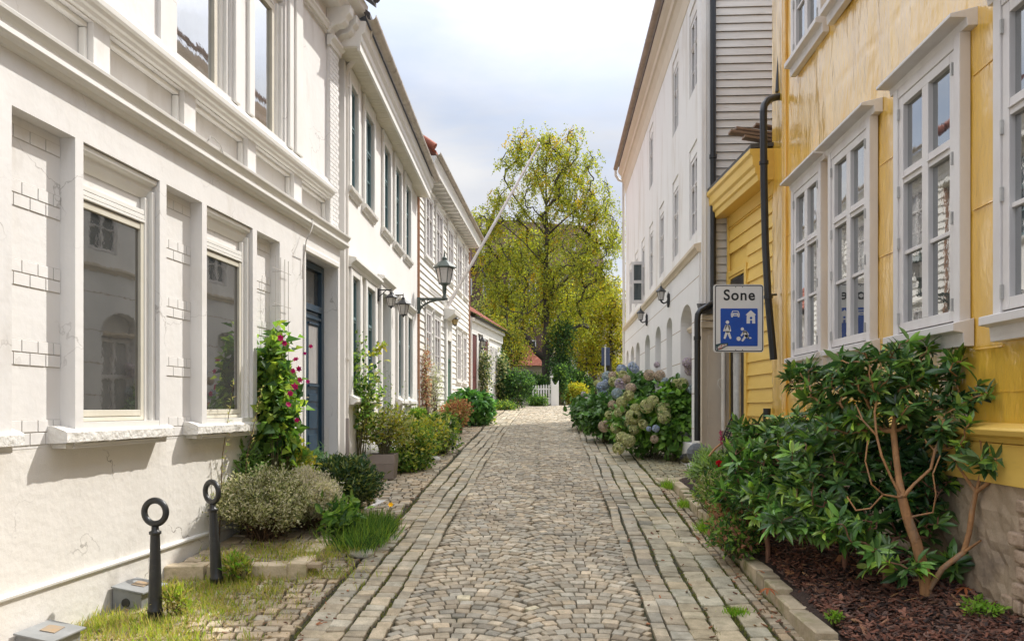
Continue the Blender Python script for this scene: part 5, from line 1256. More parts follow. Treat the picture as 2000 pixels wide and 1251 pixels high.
def skeleton(name, N_, par, rbase, rtip, m, parent, n=6, pw=.5, boost=(0, 1.)):
    cnt = [0] * len(N_); ch = [0] * len(N_)
    for p in par:
        if p >= 0: ch[p] += 1
    for i in range(len(N_) - 1, -1, -1):
        if ch[i] == 0: cnt[i] += 1
        if par[i] >= 0: cnt[par[i]] += cnt[i]
    mx_ = max(cnt); rad = [rtip + (rbase - rtip) * (c / mx_) ** pw for c in cnt]
    for i in range(boost[0]): rad[i] *= boost[1] - (boost[1] - 1.15) * i / boost[0]
    A, B_, ra, rb = [], [], [], []
    for i, p in enumerate(par):
        if p < 0: continue
        A.append(N_[p]); B_.append(N_[i] + (N_[i] - N_[p]) * .03); ra.append(min(rad[p], rad[i] * 1.6)); rb.append(rad[i])
    return edges_mesh(name, A, B_, ra, rb, m, parent, n)
def ell(r, n, c, rad, shell=.35, zmin=None):
    """points in an ellipsoid, denser toward its surface"""
    d = unit(r.normal(0, 1, (n, 3))); f = (shell + (1 - shell) * r.uniform(0, 1, n)) ** .6
    P = np.array(c) + d * f[:, None] * np.array(rad)
    if zmin is not None: P = P[P[:, 2] > zmin]
    return P
def bush(name, lab, cat, c, rad, nclump, per, ln, wd, pal, seed, kind='small', m='leaf', spread=.07, droop=.1, up=.4, stems=40, stemmat='stem', group=None, lumps=7, core=.82, lsp=.55):
    """c = centre of ground contact"""
    r = np.random.RandomState(seed); gz = c[2]; root = empty(name, c, lab, cat, group)
    cc_ = np.array([c[0], c[1], gz + rad[2] * .95])
    cs = [(cc_, np.array(rad) * core)]
    for k in range(lumps):
        d = unit(r.normal(0, 1, 3)); d[2] = abs(d[2]) * .9 - .15; cs.append((cc_ + d * np.array(rad) * lsp, np.array(rad) * r.uniform(.35, .55)))
    K_ = []
    for k, (q, rd_) in enumerate(cs): K_.append(ell(r, int(nclump * (np.prod(rd_) ** .66) / sum(np.prod(z[1]) ** .66 for z in cs)) + 2, q, rd_, .5, gz + .02))
    K_ = np.concatenate(K_); n = len(K_)
    out = unit((K_ - cc_) / np.array(rad)); Lf = Leafset()
    P = np.repeat(K_, per, 0) + r.normal(0, spread, (n * per, 3)); P[:, 2] = np.maximum(P[:, 2], gz + .01)
    D = np.repeat(out, per, 0) * .6 + r.normal(0, .6, (n * per, 3)) + np.array([0, 0, up]); U = np.repeat(out, per, 0) * .8 + r.normal(0, .45, (n * per, 3)) + np.array([0, 0, .8])
    sz = np.clip(r.normal(1, .25, n * per), .5, 1.6)
    gt = np.repeat(np.clip(r.normal(1, .14, n), .6, 1.4), per)
    V, F_, T = leaves(P, D, U, ln * sz, wd * sz, pal, kind, .22, droop, r); k = len(V) // len(P)
    Lf.add(V, F_, T * np.repeat(gt, k)[:, None]); Lf.build('foliage', M[m], root)
    if stems:
        idx = r.choice(n, min(n, stems), False); A = []; B_ = []; ra = []; rb = []
        for i in idx:
            b0 = np.array([c[0] + r.normal(0, rad[0] * .15), c[1] + r.normal(0, rad[1] * .15), gz - .02]); p1 = K_[i]; md = b0 * .5 + p1 * .5 + np.array([0, 0, .1 * rad[2]]) + r.normal(0, .04, 3)
            A += [b0, md]; B_ += [md, p1]; ra += [.008, .006]; rb += [.006, .003]
        edges_mesh('stem', A, B_, ra, rb, M[stemmat], root)
    return root, K_, r
GR = [(.05, .10, .02), (.08, .14, .028), (.12, .18, .035), (.025, .055, .015)]
YG = [(.26, .30, .045), (.36, .34, .05), (.12, .17, .04), (.42, .36, .07)]
OL = [(.16, .17, .06), (.22, .21, .09), (.30, .29, .16), (.12, .13, .05)]
VAR = [(.44, .42, .27), (.30, .30, .15), (.54, .50, .36), (.16, .17, .07), (.07, .085, .03), (.10, .10, .04)]
DK = [(.018, .042, .014), (.03, .06, .018), (.045, .08, .022), (.022, .05, .02)]
RH = [(.035, .08, .02), (.05, .11, .025), (.02, .05, .015), (.10, .18, .035), (.06, .10, .03)]
def at(x, y, Y, z=None):
    p = px(x, y, Y); return (p.x, p.y, base(Y) if z is None else z)
def gx(x, Y, dz=0): return ((x - 1000) * Y / F, Y, base(Y) + dz)

# -- left side
bush('variegated_shrub', 'broad pale variegated small leaved shrub between the bollards and the navy door', 'shrub', gx(520, 7.9, .1), (.44, .62, .38), 1500, 20, .034, .015, VAR, 1, spread=.035, stems=140, stemmat='drystem', up=.5, lumps=16, core=.6, lsp=.68)
bush('variegated_shrub', 'right hand lobe of the pale variegated shrub, next to the dark round bush', 'shrub', gx(600, 8.35, .1), (.36, .50, .34), 1000, 22, .032, .014, VAR[:3] + [(.5, .45, .36)], 2, spread=.035, stems=80, stemmat='drystem', up=.5, lumps=14, core=.6, lsp=.68)
bush('pieris_bush', 'dark rounded glossy bush with yellowish tips in front of the navy door', 'shrub', gx(664, 9.35, .05), (.46, .48, .38), 1000, 12, .06, .022, DK + [(.14, .16, .04), (.10, .12, .03)], 3, m='leafg', spread=.04, up=.5)
bush('climbing_mallow', 'leafy green climber with magenta flowers on the trellis beside the navy door', 'climber', H1.pt(H1.u(536, .2), .22, base(9)), (.18, .24, 1.20), 190, 7, .12, .09, GR + [(.16, .24, .04), (.22, .28, .05)], 4, spread=.06, up=-.1, droop=.25, stems=30, lumps=14, core=.45, lsp=.72)
mallow = bpy.data.objects['climbing_mallow']
bush('leafy_perennial', 'pale green leafy perennial at the foot of the wall behind the variegated shrub', 'plant', gx(468, 8.35, .1), (.30, .26, .47), 150, 7, .13, .035, [(.13, .20, .07), (.18, .26, .08), (.09, .15, .04)], 5, 'long', up=.3, droop=.3, spread=.05)
bush('yellow_green_plant', 'bright yellow green leaves between the climber and the dark round bush', 'plant', gx(572, 9.0, .1), (.26, .25, .48), 150, 7, .075, .055, YG + [(.12, .2, .03)], 6, spread=.05)
bush('willow_herb', 'slender narrow leaved plant standing in front of the navy door', 'plant', gx(614, 9.3, .15), (.12, .12, .42), 46, 7, .10, .018, [(.13, .22, .09), (.2, .3, .14)], 7, 'long', spread=.03, up=.5, droop=.3)
def flowers(par, pts, pal, rad, r, name='flower', petals=6):
    for p, q in pts:
        Lf = Leafset(); n = petals; a = r.uniform(0, 6.28); d0 = np.array([.35, -.85, .25]) + r.normal(0, .25, 3)
        A = np.array([2 * math.pi * k / n + a for k in range(n)]); d0 = unit(d0); X_ = unit(np.cross(d0, [0, 0, 1.])); Y_ = np.cross(d0, X_)
        D = X_ * np.cos(A)[:, None] + Y_ * np.sin(A)[:, None] + d0 * .35; Lf.add(*leaves(np.repeat(np.array([p]), n, 0), D, np.repeat(d0[None], n, 0), rad * q, rad * .8 * q, pal, 'small', .15, .1, r))
        Lf.build(name, M['petal'], par)
r = np.random.RandomState(77)
mf = [(552, 660, .9), (560, 670, .8), (583, 702, .8), (588, 720, .8), (578, 724, .7), (590, 742, .8), (580, 755, 1), (572, 768, .8), (568, 790, .8), (606, 745, .6), (600, 690, .5), (612, 676, .6), (585, 820, .7)]
flowers(mallow, [(np.array(H1.pt(H1.u(x, .5), .47, H1.z(x, y, .5))), k) for x, y, k in mf], [(.24, .008, .05), (.17, .006, .07), (.32, .03, .11)], .05, r)
# tall stalks
for i, (xb, yb, xt, yt, Y, lab) in enumerate(((428, 935, 457, 745, 7.7, 'thin tall seed stalk nearer the far bollard, rising in front of the wall'), (468, 930, 512, 755, 8.0, 'second thin tall seed stalk, curving right towards the climber'))):
    p0 = px(xb, yb, Y); p0.z = base(Y) + .08; tp = px(xt, yt, Y); md = p0 * .45 + tp * .55 + Vector((-.05, 0, 0))
    root = empty('seed_stalk', p0, lab, 'plant', 'tall stalks by the bollards'); b = MB(); b.tube([p0, md, tp], [.006, .0045, .002], 6); b.build('stem', M['drystem'], root)
    Lf = Leafset(); n = 60; t = r.uniform(.35, 1.02, n)[:, None]; P = np.array(p0) * (1 - t) ** 2 + 2 * np.array(md) * t * (1 - t) + np.array(tp) * t ** 2
    Lf.add(*leaves(P, r.normal(0, 1, (n, 3)) + [0, 0, .6], r.normal(0, 1, (n, 3)), .05, .010, [(.35, .28, .12), (.2, .25, .07), (.3, .3, .1)], 'small', .1, .1, r)); Lf.build('foliage', M['leaf'], root)
# weeds / grass tufts
def grass(name, lab, pts, h, pal, seed, cat='grass', kind='stuff', blade=.006, m='hair', per=9, spread=.03, group=None):
    r = np.random.RandomState(seed); P = np.repeat(np.array(pts), per, 0); n = len(P); P[:, :2] += r.normal(0, spread, (n, 2))
    D = r.normal(0, .45, (n, 3)); D[:, 2] = 1; hh = h * np.clip(r.normal(1, .35, n), .3, 2)
    V, F_, T = leaves(P, D, r.normal(0, 1, (n, 3)), hh, blade * np.clip(r.normal(1, .3, n), .5, 2), pal, 'small', .05, .0, r, .2)
    o = mesh_np(name, V, F_, M[m], None, T); tag(o, lab, cat, group, kind); return o
def scatter(n, polys, dz=0, seed=0):
    r = random.Random(seed); out = []
    while len(out) < n:
        x0, x1, y0, y1, k = r.choice(polys)
        Y = r.uniform(y0, y1); out.append(((x0 + (x1 - x0) * r.random()), Y, base(Y) + k))
    return out
GY = [(.24, .26, .04), (.17, .22, .035), (.34, .30, .09), (.12, .17, .03), (.36, .29, .13)]
def iwx(x, Y): return (x - 1000) * Y / F
pp_ = []
for (x, y, Y, sx, n, k) in ((240, 1225, 5.6, .28, 330, 0), (190, 1215, 5.7, .18, 150, 0), (330, 1245, 5.35, .25, 160, 0), (400, 1200, 6.0, .26, 200, 0), (450, 1130, 6.7, .28, 260, 0), (480, 1165, 6.4, .25, 120, 0), (380, 1150, 6.5, .15, 80, 0), (540, 1085, 7.3, .30, 190, .1), (610, 1090, 7.3, .22, 120, .1), (650, 1130, 6.9, .16, 50, 0), (560, 1125, 6.9, .3, 60, 0)):
    for _ in range(int(n * .55)):
        Yq = Y + random.gauss(0, sx * .6); pp_.append((iwx(x, Y) + random.gauss(0, sx), Yq, base(Yq) + k))
pp_ = [p for p in pp_ if p[0] > lwx(p[1]) + .04]
grass('grass', 'yellow green grass and weeds tufting through the setts around the bollards', pp_, .062, GY, 3, per=12, spread=.05)
bush('weed_clump', 'upright bright green weed just right of the nearer bollard', 'weed', gx(345, 5.9), (.10, .12, .12), 40, 6, .06, .014, GY, 21, 'small', up=.9, spread=.02, stems=8, group='weeds in the setts')
bush('weed_clump', 'feathery bright weed clump at the foot of the farther bollard', 'weed', gx(462, 6.75), (.16, .16, .14), 70, 7, .06, .016, GY + [(.1, .2, .03)], 22, 'small', up=.9, spread=.02, stems=8, group='weeds in the setts')
pp_ = [(iwx(715, 8.2) + random.gauss(0, .13), 8.2 + random.gauss(0, .38), base(8.2) + .02) for _ in range(420)]
grass('grass_clump', 'dense green grassy clump spilling onto the setts right of the variegated shrub', pp_, .19, [(.05, .10, .02), (.08, .14, .025), (.13, .18, .03), (.03, .06, .015)], 5, 'grass', None, .009, per=12)
bush('broadleaf_weed', 'broad leaved green plant between the variegated shrub and the grassy clump', 'weed', gx(665, 8.0, .05), (.16, .2, .2), 60, 6, .10, .045, GR + [(.14, .22, .04)], 23, 'long', up=.5, droop=.2)
b_ = empty('yellow_flower', px(763, 985, 8.6), 'single small yellow flower above the grassy clump', 'flower'); flowers(b_, [(np.array(px(763, 985, 8.6)), 1)], [(.85, .5, .02)], .035, r, 'petals')
b = MB(); b.tube([px(763, 985, 8.61), px(755, 1030, 8.6)], .003, 5); b.build('stem', M['stem'], b_)
# joints moss and grass on the road
pj = []
rr = random.Random(8)
for _ in range(2200):
    Y = 4.8 + 9 * rr.random() ** 1.4; p = rr.choice([-1.60, -1.40, -1.24, -1.07, 1.24, 1.425, 1.625, 1.825, 1.625, 1.825]) + rr.gauss(0, .006); pj.append((roadpt(p, Y), Y, base(Y) - .02))
for _ in range(500):
    Y = 4.8 + 7 * rr.random() ** 1.2; pj.append((kx(Y) - .03 + rr.gauss(0, .02), Y, base(Y) - .02))
grass('moss', 'low moss and grass growing in the joints of the stone rows', pj, .020, [(.09, .10, .025), (.13, .13, .035), (.06, .07, .02)], 9, 'moss', per=8, spread=.012)
for i, (x, y, Y, k, lab) in enumerate(((1380, 1030, 8.6, .13, 'larger grass tuft against the kerb halfway along the bed'), (1300, 945, 11.3, .12, 'grass tuft at the far end of the kerb'), (1340, 985, 10.0, .09, 'small weed by the kerb in front of the low red plants'), (1440, 1190, 5.95, .05, 'small weed in the setts near the kerb at the bottom of the photo'))):
    Xq = kx(Y) - .05 if x != 1440 else iwx(1440, Y)
    pts_ = [(Xq + random.gauss(0, .03), Y + random.gauss(0, .07 if i < 3 else .02), base(Y) - .01) for _ in range(50)]
    grass('grass_tuft', lab, pts_, k, [(.10, .20, .02), (.14, .24, .03), (.2, .26, .04)], 30 + i, 'grass', None, .007, per=7, group='tufts along the kerb')
# climber at the teal house, and the mixed planting in front of it
bush('rose_climber', 'loose climbing rose on the wall by the white downpipe', 'climber', gx(700, 12.1), (.34, .24, 1.14), 190, 7, .075, .05, GR + [(.2, .26, .06), (.3, .3, .1)], 41, spread=.07, up=0, droop=.2, stems=24, lumps=14, core=.4, lsp=.8)
b0 = bpy.data.objects['rose_climber']
Lf = Leafset(); n = 70; t = r.uniform(0, 1, n)[:, None]; P = np.array(px(728, 690, 12)) * (1 - t) + np.array(px(752, 672, 11.9)) * t + r.normal(0, .03, (n, 3)); Lf.add(*leaves(P, r.normal(0, 1, (n, 3)), r.normal(0, 1, (n, 3)) + [0, 0, 1], .07, .045, YG, 'small', .2, .1, r)); Lf.build('long_shoot', M['leaf'], b0)
mix = [('potted_plant', 'loose yellow green plant spilling over the square planter', 752, 12.25, (.30, .3, .34), 200, .06, .03, YG + OL, .36),
       ('garden_plant', 'tall wispy pale green plant between planter and round conifer', 800, 13.2, (.32, .4, .36), 220, .06, .03, YG + GR, 0),
       ('garden_plant', 'yellow leaved bush below the round conifer', 838, 15.2, (.30, .4, .30), 190, .07, .045, YG, 0),
       ('garden_plant', 'low dark leaved plant with white blooms at the verge edge', 862, 15.4, (.26, .3, .20), 150, .07, .035, GR + [(.4, .38, .36)], 0),
       ('garden_plant', 'low green groundcover right of the square planter', 806, 13.0, (.36, .3, .13), 220, .06, .035, GR + YG[:1], 0),
       ('garden_plant', 'light green bush between the groundcover and the white blooming plant', 832, 14.3, (.26, .3, .20), 140, .06, .03, YG[:3] + GR, 0),
       ('garden_plant', 'dark shrub behind the clay pot', 866, 18.0, (.28, .35, .26), 150, .08, .05, GR + YG[:1], 0),
       ('garden_plant', 'small tuft of leaves at the gutter in front of the big green hydrangea', 945, 22.2, (.22, .3, .15), 60, .08, .04, YG[:2] + GR, 0)]
for i, (nm, lab, x, Y, rad, nc, ln, wd, pal, dz) in enumerate(mix):
    bush(nm, lab, 'plant', gx(x, Y, dz), tuple(q * 1.18 for q in rad), nc, 8, ln * 1.1, wd * 1.15, pal + [(.34, .36, .12)], 50 + i, spread=.075, up=.35, lumps=12, core=.55, lsp=.72, group='mixed plants along the left verge')
tl_ = empty('tall_seedheads', gx(770, 13.0), 'thin dark seedheads rising in front of the grey teal door', 'plant')
Lf = Leafset()
for x, y in ((752, 700), (763, 725), (741, 760), (790, 745), (723, 770)):
    n = 26; t = r.uniform(.4, 1, n)[:, None]; P = np.array(gx(x, 13.0)) * (1 - t) + np.array(px(x, y, 13.0)) * t + r.normal(0, .025, (n, 3)); Lf.add(*leaves(P, r.normal(0, 1, (n, 3)), r.normal(0, 1, (n, 3)) + [0, 0, 1], .04, .02, OL + GR, 'small', .2, .1, r))
Lf.build('foliage', M['leaf'], tl_)
edges_mesh('stem', [gx(x, 13.0) for x in (752, 763, 741, 790, 723)], [px(x, y, 13.0) for x, y in ((752, 700), (763, 725), (741, 760), (790, 745), (723, 770))], [.005] * 5, [.002] * 5, M['drystem'], tl_)
bush('round_conifer', 'clipped round green conifer in front of the clapboard house corner', 'shrub', gx(814, 16.8, .25), (.27, .3, .30), 700, 10, .045, .014, [(.07, .13, .02), (.11, .18, .03), (.15, .2, .04)], 70, spread=.03, lumps=3)
bush('orange_hydrangea', 'faded orange and pink flowering hydrangea in the clay pot', 'shrub', gx(892, 19.3, .15), (.42, .4, .38), 330, 8, .06, .04, [(.42, .22, .10), (.5, .3, .16), (.3, .12, .08), (.14, .18, .05), (.36, .30, .12)], 71, spread=.05)
bush('broadleaf_bush', 'big rounded glossy green bush at the far end of the left verge', 'shrub', gx(918, 21.8), (.68, .7, .47), 560, 6, .17, .12, [(.06, .14, .03), (.09, .19, .04), (.04, .10, .03)], 72, m='leafg', spread=.08, up=.1, droop=.3)
# dried climber by copper pipe, climbers on the low house
bush('dried_climber', 'sparse reddish dried creeper climbing the clapboards beside the copper pipe', 'climber', H3.pt(H3.u(824), .1, base(19)), (.09, .3, 1.30), 190, 7, .05, .03, [(.22, .09, .05), (.30, .2, .12), (.25, .26, .14), (.12, .06, .04)], 73, spread=.06, up=0, stemmat='drystem', stems=30)
bush('climbing_rose', 'pale flowering climber beside the clapboard ground floor windows', 'climber', H3.pt(H3.u(838), .15, base(20)), (.12, .6, 1.05), 150, 7, .05, .035, [(.40, .38, .33), (.30, .30, .2), (.2, .22, .1)], 74, spread=.08, up=0, stemmat='drystem')
bush('ivy_climber', 'tangled dark climber between the two dark red doors', 'climber', H4.pt(H4.u(936), .15, base(29)), (.2, .45, 1.5), 260, 7, .08, .06, OL + DK + [(.4, .38, .34)], 75, spread=.12, up=-.1)
bush('ivy_climber', 'leafy climber covering the far end of the low red roofed house', 'climber', H4.pt(H4.u(972), .1, base(33)), (.35, .7, 1.5), 420, 7, .10, .07, OL + DK, 76, spread=.14, up=-.1)
# dark shrubs at the far bend
far = [('far_shrub', 'dark dense shrub at the bend below the low red roof', 1008, 33.5, (.8, .8, .95), 700, .10, .06, DK + GR[:2]),
       ('far_shrub', 'green shrub directly behind the white picket fence', 1045, 38.5, (.9, .8, .85), 500, .11, .07, GR + DK),
       ('far_shrub', 'low hedge like green plants at the foot of the picket fence', 1050, 35.6, (.55, .3, .22), 160, .09, .05, GR),
       ('far_shrub', 'dark shrub just right of the white gate pillar', 1094, 37.0, (.35, .4, 1.1), 330, .10, .06, DK + GR),
       ('yellow_hedge', 'yellow green hedge beyond the hydrangeas', 1126, 38.5, (.85, .5, .55), 520, .09, .06, [(.34, .30, .04), (.26, .27, .04), (.42, .34, .05), (.16, .2, .03)]),
       ('far_shrub', 'dark green shrub above the yellow hedge under the trees', 1120, 40.5, (1.1, .8, 1.0), 500, .12, .08, DK + GR),
       ('far_shrub', 'low grassy edge plants by the low house end wall', 985, 31.5, (.6, .4, .14), 120, .09, .04, GR + YG[:1])]
for i, (nm, lab, x, Y, rad, nc, ln, wd, pal) in enumerate(far):
    bush(nm, lab, 'hedge' if 'hedge' in nm else 'shrub', gx(x, Y), rad, nc, 8, ln, wd, pal, 80 + i, spread=.1, up=.2)

# -- hydrangeas on the right
def mophead(par, p, rad, pal, r, nf=90):
    rad = rad * r.uniform(.82, 1.12)
    d = unit(r.normal(0, 1, (nf, 3))); rad = rad * .70; P = np.array(p) + d * rad * .92
    Lf = Leafset(); X_ = unit(np.cross(d, r.normal(0, 1, (nf, 3)))); Y_ = np.cross(d, X_)
    for k in range(4):
        a = math.pi / 2 * k; D = X_ * math.cos(a) + Y_ * math.sin(a) + d * .35
        Lf.add(*leaves(P, D, d, rad * .40, rad * .34, pal, 'small', .12, .12, r, .26))
    Lf.V.append(P[:0]); o = Lf.build('flower_head', M['petal'], par); return o
HG = [(.40, .40, .19), (.48, .46, .27), (.30, .32, .14)]; HB = [(.30, .35, .46), (.38, .43, .52), (.34, .37, .36)]; HM = [(.42, .36, .42), (.48, .41, .46), (.44, .40, .34)]; HT = [(.46, .37, .30), (.40, .34, .24)]; HS = [(.34, .38, .36), (.30, .36, .40)]
def hyd(lab, c, rad, nc, seed, heads, dark=0):
    root, K_, r = bush('hydrangea_bush', lab, 'hydrangea', c, rad, nc, 6, .15, .10, [(.05, .11, .02), (.08, .16, .03), (.12, .22, .035)] if not dark else [(.03, .07, .018), (.05, .10, .022), (.07, .14, .03)], seed, 'long', 'leafg', .07, .25, .1, 30, lumps=6, group='hydrangeas along the tall white house')
    for (x, y, Y, k, pal) in heads:
        p = px(x, y, Y); mophead(root, p, k * Y / F, pal, r)
    return root
hn = [(1275, 784, 14.0, 19, HG), (1295, 800, 13.9, 20, HG), (1263, 793, 14.0, 18, HG), (1301, 790, 14.0, 16, HG), (1228, 772, 14.4, 17, HG), (1215, 785, 14.5, 15, HG), (1237, 813, 14.2, 19, HG), (1241, 797, 14.2, 15, HG), (1212, 806, 14.5, 17, HG), (1297, 814, 13.8, 17, HG), (1256, 828, 14.0, 14, HG), (1203, 835, 14.4, 17, HG), (1228, 826, 14.3, 13, HG), (1238, 838, 14.2, 16, HG), (1215, 855, 14.2, 20, HG), (1228, 860, 14.1, 18, HG), (1208, 875, 14.1, 17, HG), (1190, 810, 14.8, 14, HG), (1281, 836, 13.8, 12, HB), (1267, 837, 13.8, 8, HB), (1332, 750, 14.0, 16, HG), (1352, 760, 13.9, 12, HS), (1320, 748, 14.0, 13, HG), (1299, 744, 14.2, 12, HS), (1347, 713, 13.9, 14, HM), (1346, 724, 13.9, 12, HM), (1268, 732, 14.6, 15, HT), (1289, 733, 14.5, 13, HT), (1278, 857, 13.8, 13, HT), (1232, 758, 14.5, 16, HT), (1205, 768, 14.8, 15, HS), (1196, 790, 14.9, 13, HT), (1180, 832, 15.0, 16, HT), (1224, 740, 15, 13, HT), (1240, 720, 15, 12, HB)]
hyd('nearest big hydrangea with faded green and tan flower heads by the black pipe', gx(1268, 14.7), (.68, .7, .62), 420, 101, hn)
hf = [(1175, 755, 17.6, 13, HB), (1183, 750, 17.5, 12, HB), (1186, 735, 17.6, 13, HS), (1196, 733, 17.3, 12, HT), (1216, 732, 16.8, 15, HG), (1212, 749, 16.8, 17, HM), (1198, 745, 17.2, 14, HG), (1173, 770, 17.6, 9, HB), (1185, 781, 17.5, 12, HB), (1172, 785, 17.6, 9, HB), (1146, 782, 19.4, 12, HM), (1152, 803, 19.2, 12, HM), (1167, 795, 17.8, 11, HS), (1173, 748, 17.8, 9, HG), (1214, 721, 17.4, 13, HB), (1235, 715, 17.2, 13, HB), (1180, 768, 17.5, 11, HB), (1166, 748, 18.5, 8, HG)]
hyd('second hydrangea with blue and mauve heads, left of the green one', gx(1190, 17.4), (.62, 1.0, .60), 420, 102, hf, 1)
hyd('farthest low dark hydrangea, nearly without flowers, at the road edge', gx(1155, 20.4), (.5, 1.2, .5), 340, 103, [(1140, 770, 20, 8, HM)], 1)
hyd('tall dark leafy hydrangea against the white wall behind the flowering ones', gx(1232, 18.8), (.85, 1.9, .83), 620, 104, [(1283, 712, 17.0, 10, HM)], 1)
hyd('upright leafy hydrangea beside the black pipe, with lilac heads on top', gx(1322, 14.2), (.46, .5, .74), 430, 105, [(1343, 708, 13.8, 14, HM)], 0)

# -- right planting bed
def whorls(root, tips, dirs, r, ln, wd, pal, per=9, droop=.18, mname='leafg', name='foliage', sz=None):
    n = len(tips); A = np.array(tips); Dn = unit(np.array(dirs)); P = np.repeat(A, per, 0); ax = np.repeat(Dn, per, 0)
    X_ = unit(np.cross(ax, r.normal(0, 1, (n * per, 3)))); Y_ = np.cross(ax, X_)
    a = (np.tile(np.arange(per), n) * 2.4 + np.repeat(r.uniform(0, 6.28, n), per))[:, None]; sp = r.uniform(.15, .85, (n * per, 1))
    D = X_ * np.cos(a) + Y_ * np.sin(a) + ax * sp * 1.1; P = P - ax * r.uniform(0, .035, (n * per, 1))
    s = np.clip(r.normal(1, .2, n * per), .5, 1.5) * np.repeat(r.uniform(.7, 1.25, n), per); g = np.repeat(np.clip(r.normal(1, .28, n), .5, 1.8), per)
    V, F_, T = leaves(P, D, ax, ln * s, wd * s, pal, 'long', .16, droop, r, .14); T = T * np.repeat(g, 8)[:, None]
    yel = np.repeat(r.rand(n) < .22, per * 8)[:, None]; T = np.where(yel, T * np.array([[1.9, 1.55, 1.1]]), T)
    return mesh_np(name, V, F_, M[mname], root, T)
def rhodo(lab, trunks, blobs, ntip, seed, rbase, ln=.125, wd=.038, pal=RH, zmin=None, rtip=.0035, bark='bark', per=9, group=None, under=None, pw=.62, boost=1.15):
    r = np.random.RandomState(seed); root = empty('rhododendron', tuple(trunks[0][0]), lab, 'rhododendron', group)
    tips = []
    wts = [b_[2] for b_ in blobs]
    for (c, rad, wgt) in blobs:
        k = int(ntip * wgt / sum(wts)); tips += list(ell(r, k, c, rad, .55))
    tips = [t for t in tips if t[2] > bedz(t[0], t[1]) + .05 and t[0] < YH.m * t[1] + YH.b - .04]
    N_, par, ends = grow(trunks, tips, r, .10, .04, 3, .12)
    skeleton('branches', N_, par, rbase, rtip, M[bark], root, 7, pw, (len(trunks[0]), boost))
    T_ = np.array([N_[e] for e in ends]); Dn = np.array([N_[e] - N_[par[e]] for e in ends]); Dn = unit(Dn) + np.array([-.1, -.1, .55])
    whorls(root, T_, Dn, r, ln, wd, pal, per)
    return root
P3 = lambda x, y, Y: np.array(px(x, y, Y))
# big open tree-like rhododendron with visible trunk
Yt = 5.45
tk = [[P3(1810, 1178, Yt), P3(1806, 1120, Yt), P3(1790, 1060, Yt), P3(1772, 1010, Yt), P3(1762, 972, Yt)],
      [P3(1762, 972, Yt), P3(1742, 935, Yt), P3(1722, 890, Yt), P3(1712, 850, Yt + .05), P3(1708, 805, Yt + .1), P3(1716, 760, Yt + .15), P3(1722, 720, Yt + .2)],
      [P3(1762, 972, Yt), P3(1785, 945, Yt), P3(1818, 915, Yt), P3(1826, 880, Yt), P3(1842, 840, Yt)],
      [P3(1762, 972, Yt), P3(1755, 930, Yt + .1), P3(1750, 890, Yt + .15), P3(1745, 840, Yt + .2), P3(1752, 790, Yt + .2)],
      [P3(1790, 1002, Yt), P3(1822, 1000, Yt - .05), P3(1828, 965, Yt - .1), P3(1822, 925, Yt - .1), P3(1836, 890, Yt - .1)],
      [P3(1762, 972, Yt), P3(1725, 965, Yt - .05), P3(1702, 945, Yt - .1), P3(1690, 900, Yt - .1), P3(1695, 860, Yt - .1)],
      [P3(1725, 965, Yt - .05), P3(1700, 992, Yt), P3(1672, 996, Yt + .05), P3(1655, 970, Yt + .1)],
      [P3(1712, 850, Yt), P3(1685, 820, Yt + .05), P3(1672, 790, Yt + .1)], [P3(1716, 760, Yt + .15), P3(1700, 720, Yt + .2), P3(1690, 690, Yt + .2)]]
bl = [(P3(1712, 730, 5.75), (.34, .28, .22), 3), (P3(1640, 760, 5.95), (.28, .25, .20), 2.4), (P3(1800, 770, 5.6), (.26, .25, .22), 2.4), (P3(1880, 830, 5.35), (.16, .2, .16), 1.1), (P3(1740, 815, 5.65), (.34, .2, .09), .8), (P3(1660, 825, 5.85), (.24, .2, .10), 1.2), (P3(1770, 690, 5.75), (.16, .2, .10), .7), (P3(1600, 735, 6.1), (.15, .2, .10), .7), (P3(1905, 790, 5.3), (.12, .1, .08), .4), (P3(1840, 845, 5.55), (.2, .2, .08), .5), (P3(1925, 765, 5.15), (.07, .1, .07), .5), (P3(1932, 830, 5.1), (.05, .08, .06), .35), (P3(1565, 735, 6.2), (.14, .2, .10), .8), (P3(1850, 720, 5.5), (.14, .15, .10), .8)]
rhodo('large open rhododendron with bare forked orange brown trunk in the mulch', tk, bl, 400, 201, .025, .105, .032, pw=.5, boost=1.75)
tk = [[P3(1815, 1150, 5.42), P3(1840, 1110, 5.38), P3(1882, 1078, 5.33), P3(1893, 1040, 5.3), P3(1900, 990, 5.28), P3(1906, 960, 5.25)], [P3(1906, 960, 5.25), P3(1945, 932, 5.1), P3(1958, 880, 5.05)], [P3(1906, 960, 5.25), P3(1885, 930, 5.3), P3(1862, 895, 5.3)], [P3(1900, 990, 5.28), P3(1922, 900, 5.2), P3(1915, 860, 5.2)], [P3(1882, 1078, 5.33), P3(1915, 1055, 5.2)]]
bl = [(P3(1955, 885, 5.0), (.12, .08, .06), 3), (P3(1925, 905, 5.1), (.09, .08, .06), 2), (P3(1865, 890, 5.3), (.06, .08, .06), 1), (P3(1985, 893, 4.9), (.06, .05, .04), 1)]
rhodo('thin leaning rhododendron stem reaching right against the bare foundation', tk, bl, 20, 202, .017, per=8)
tkb = lambda x, y, Y: [[P3(x, y, Y), P3(x + 4, y - 40, Y), P3(x - 3, y - 80, Y)]]
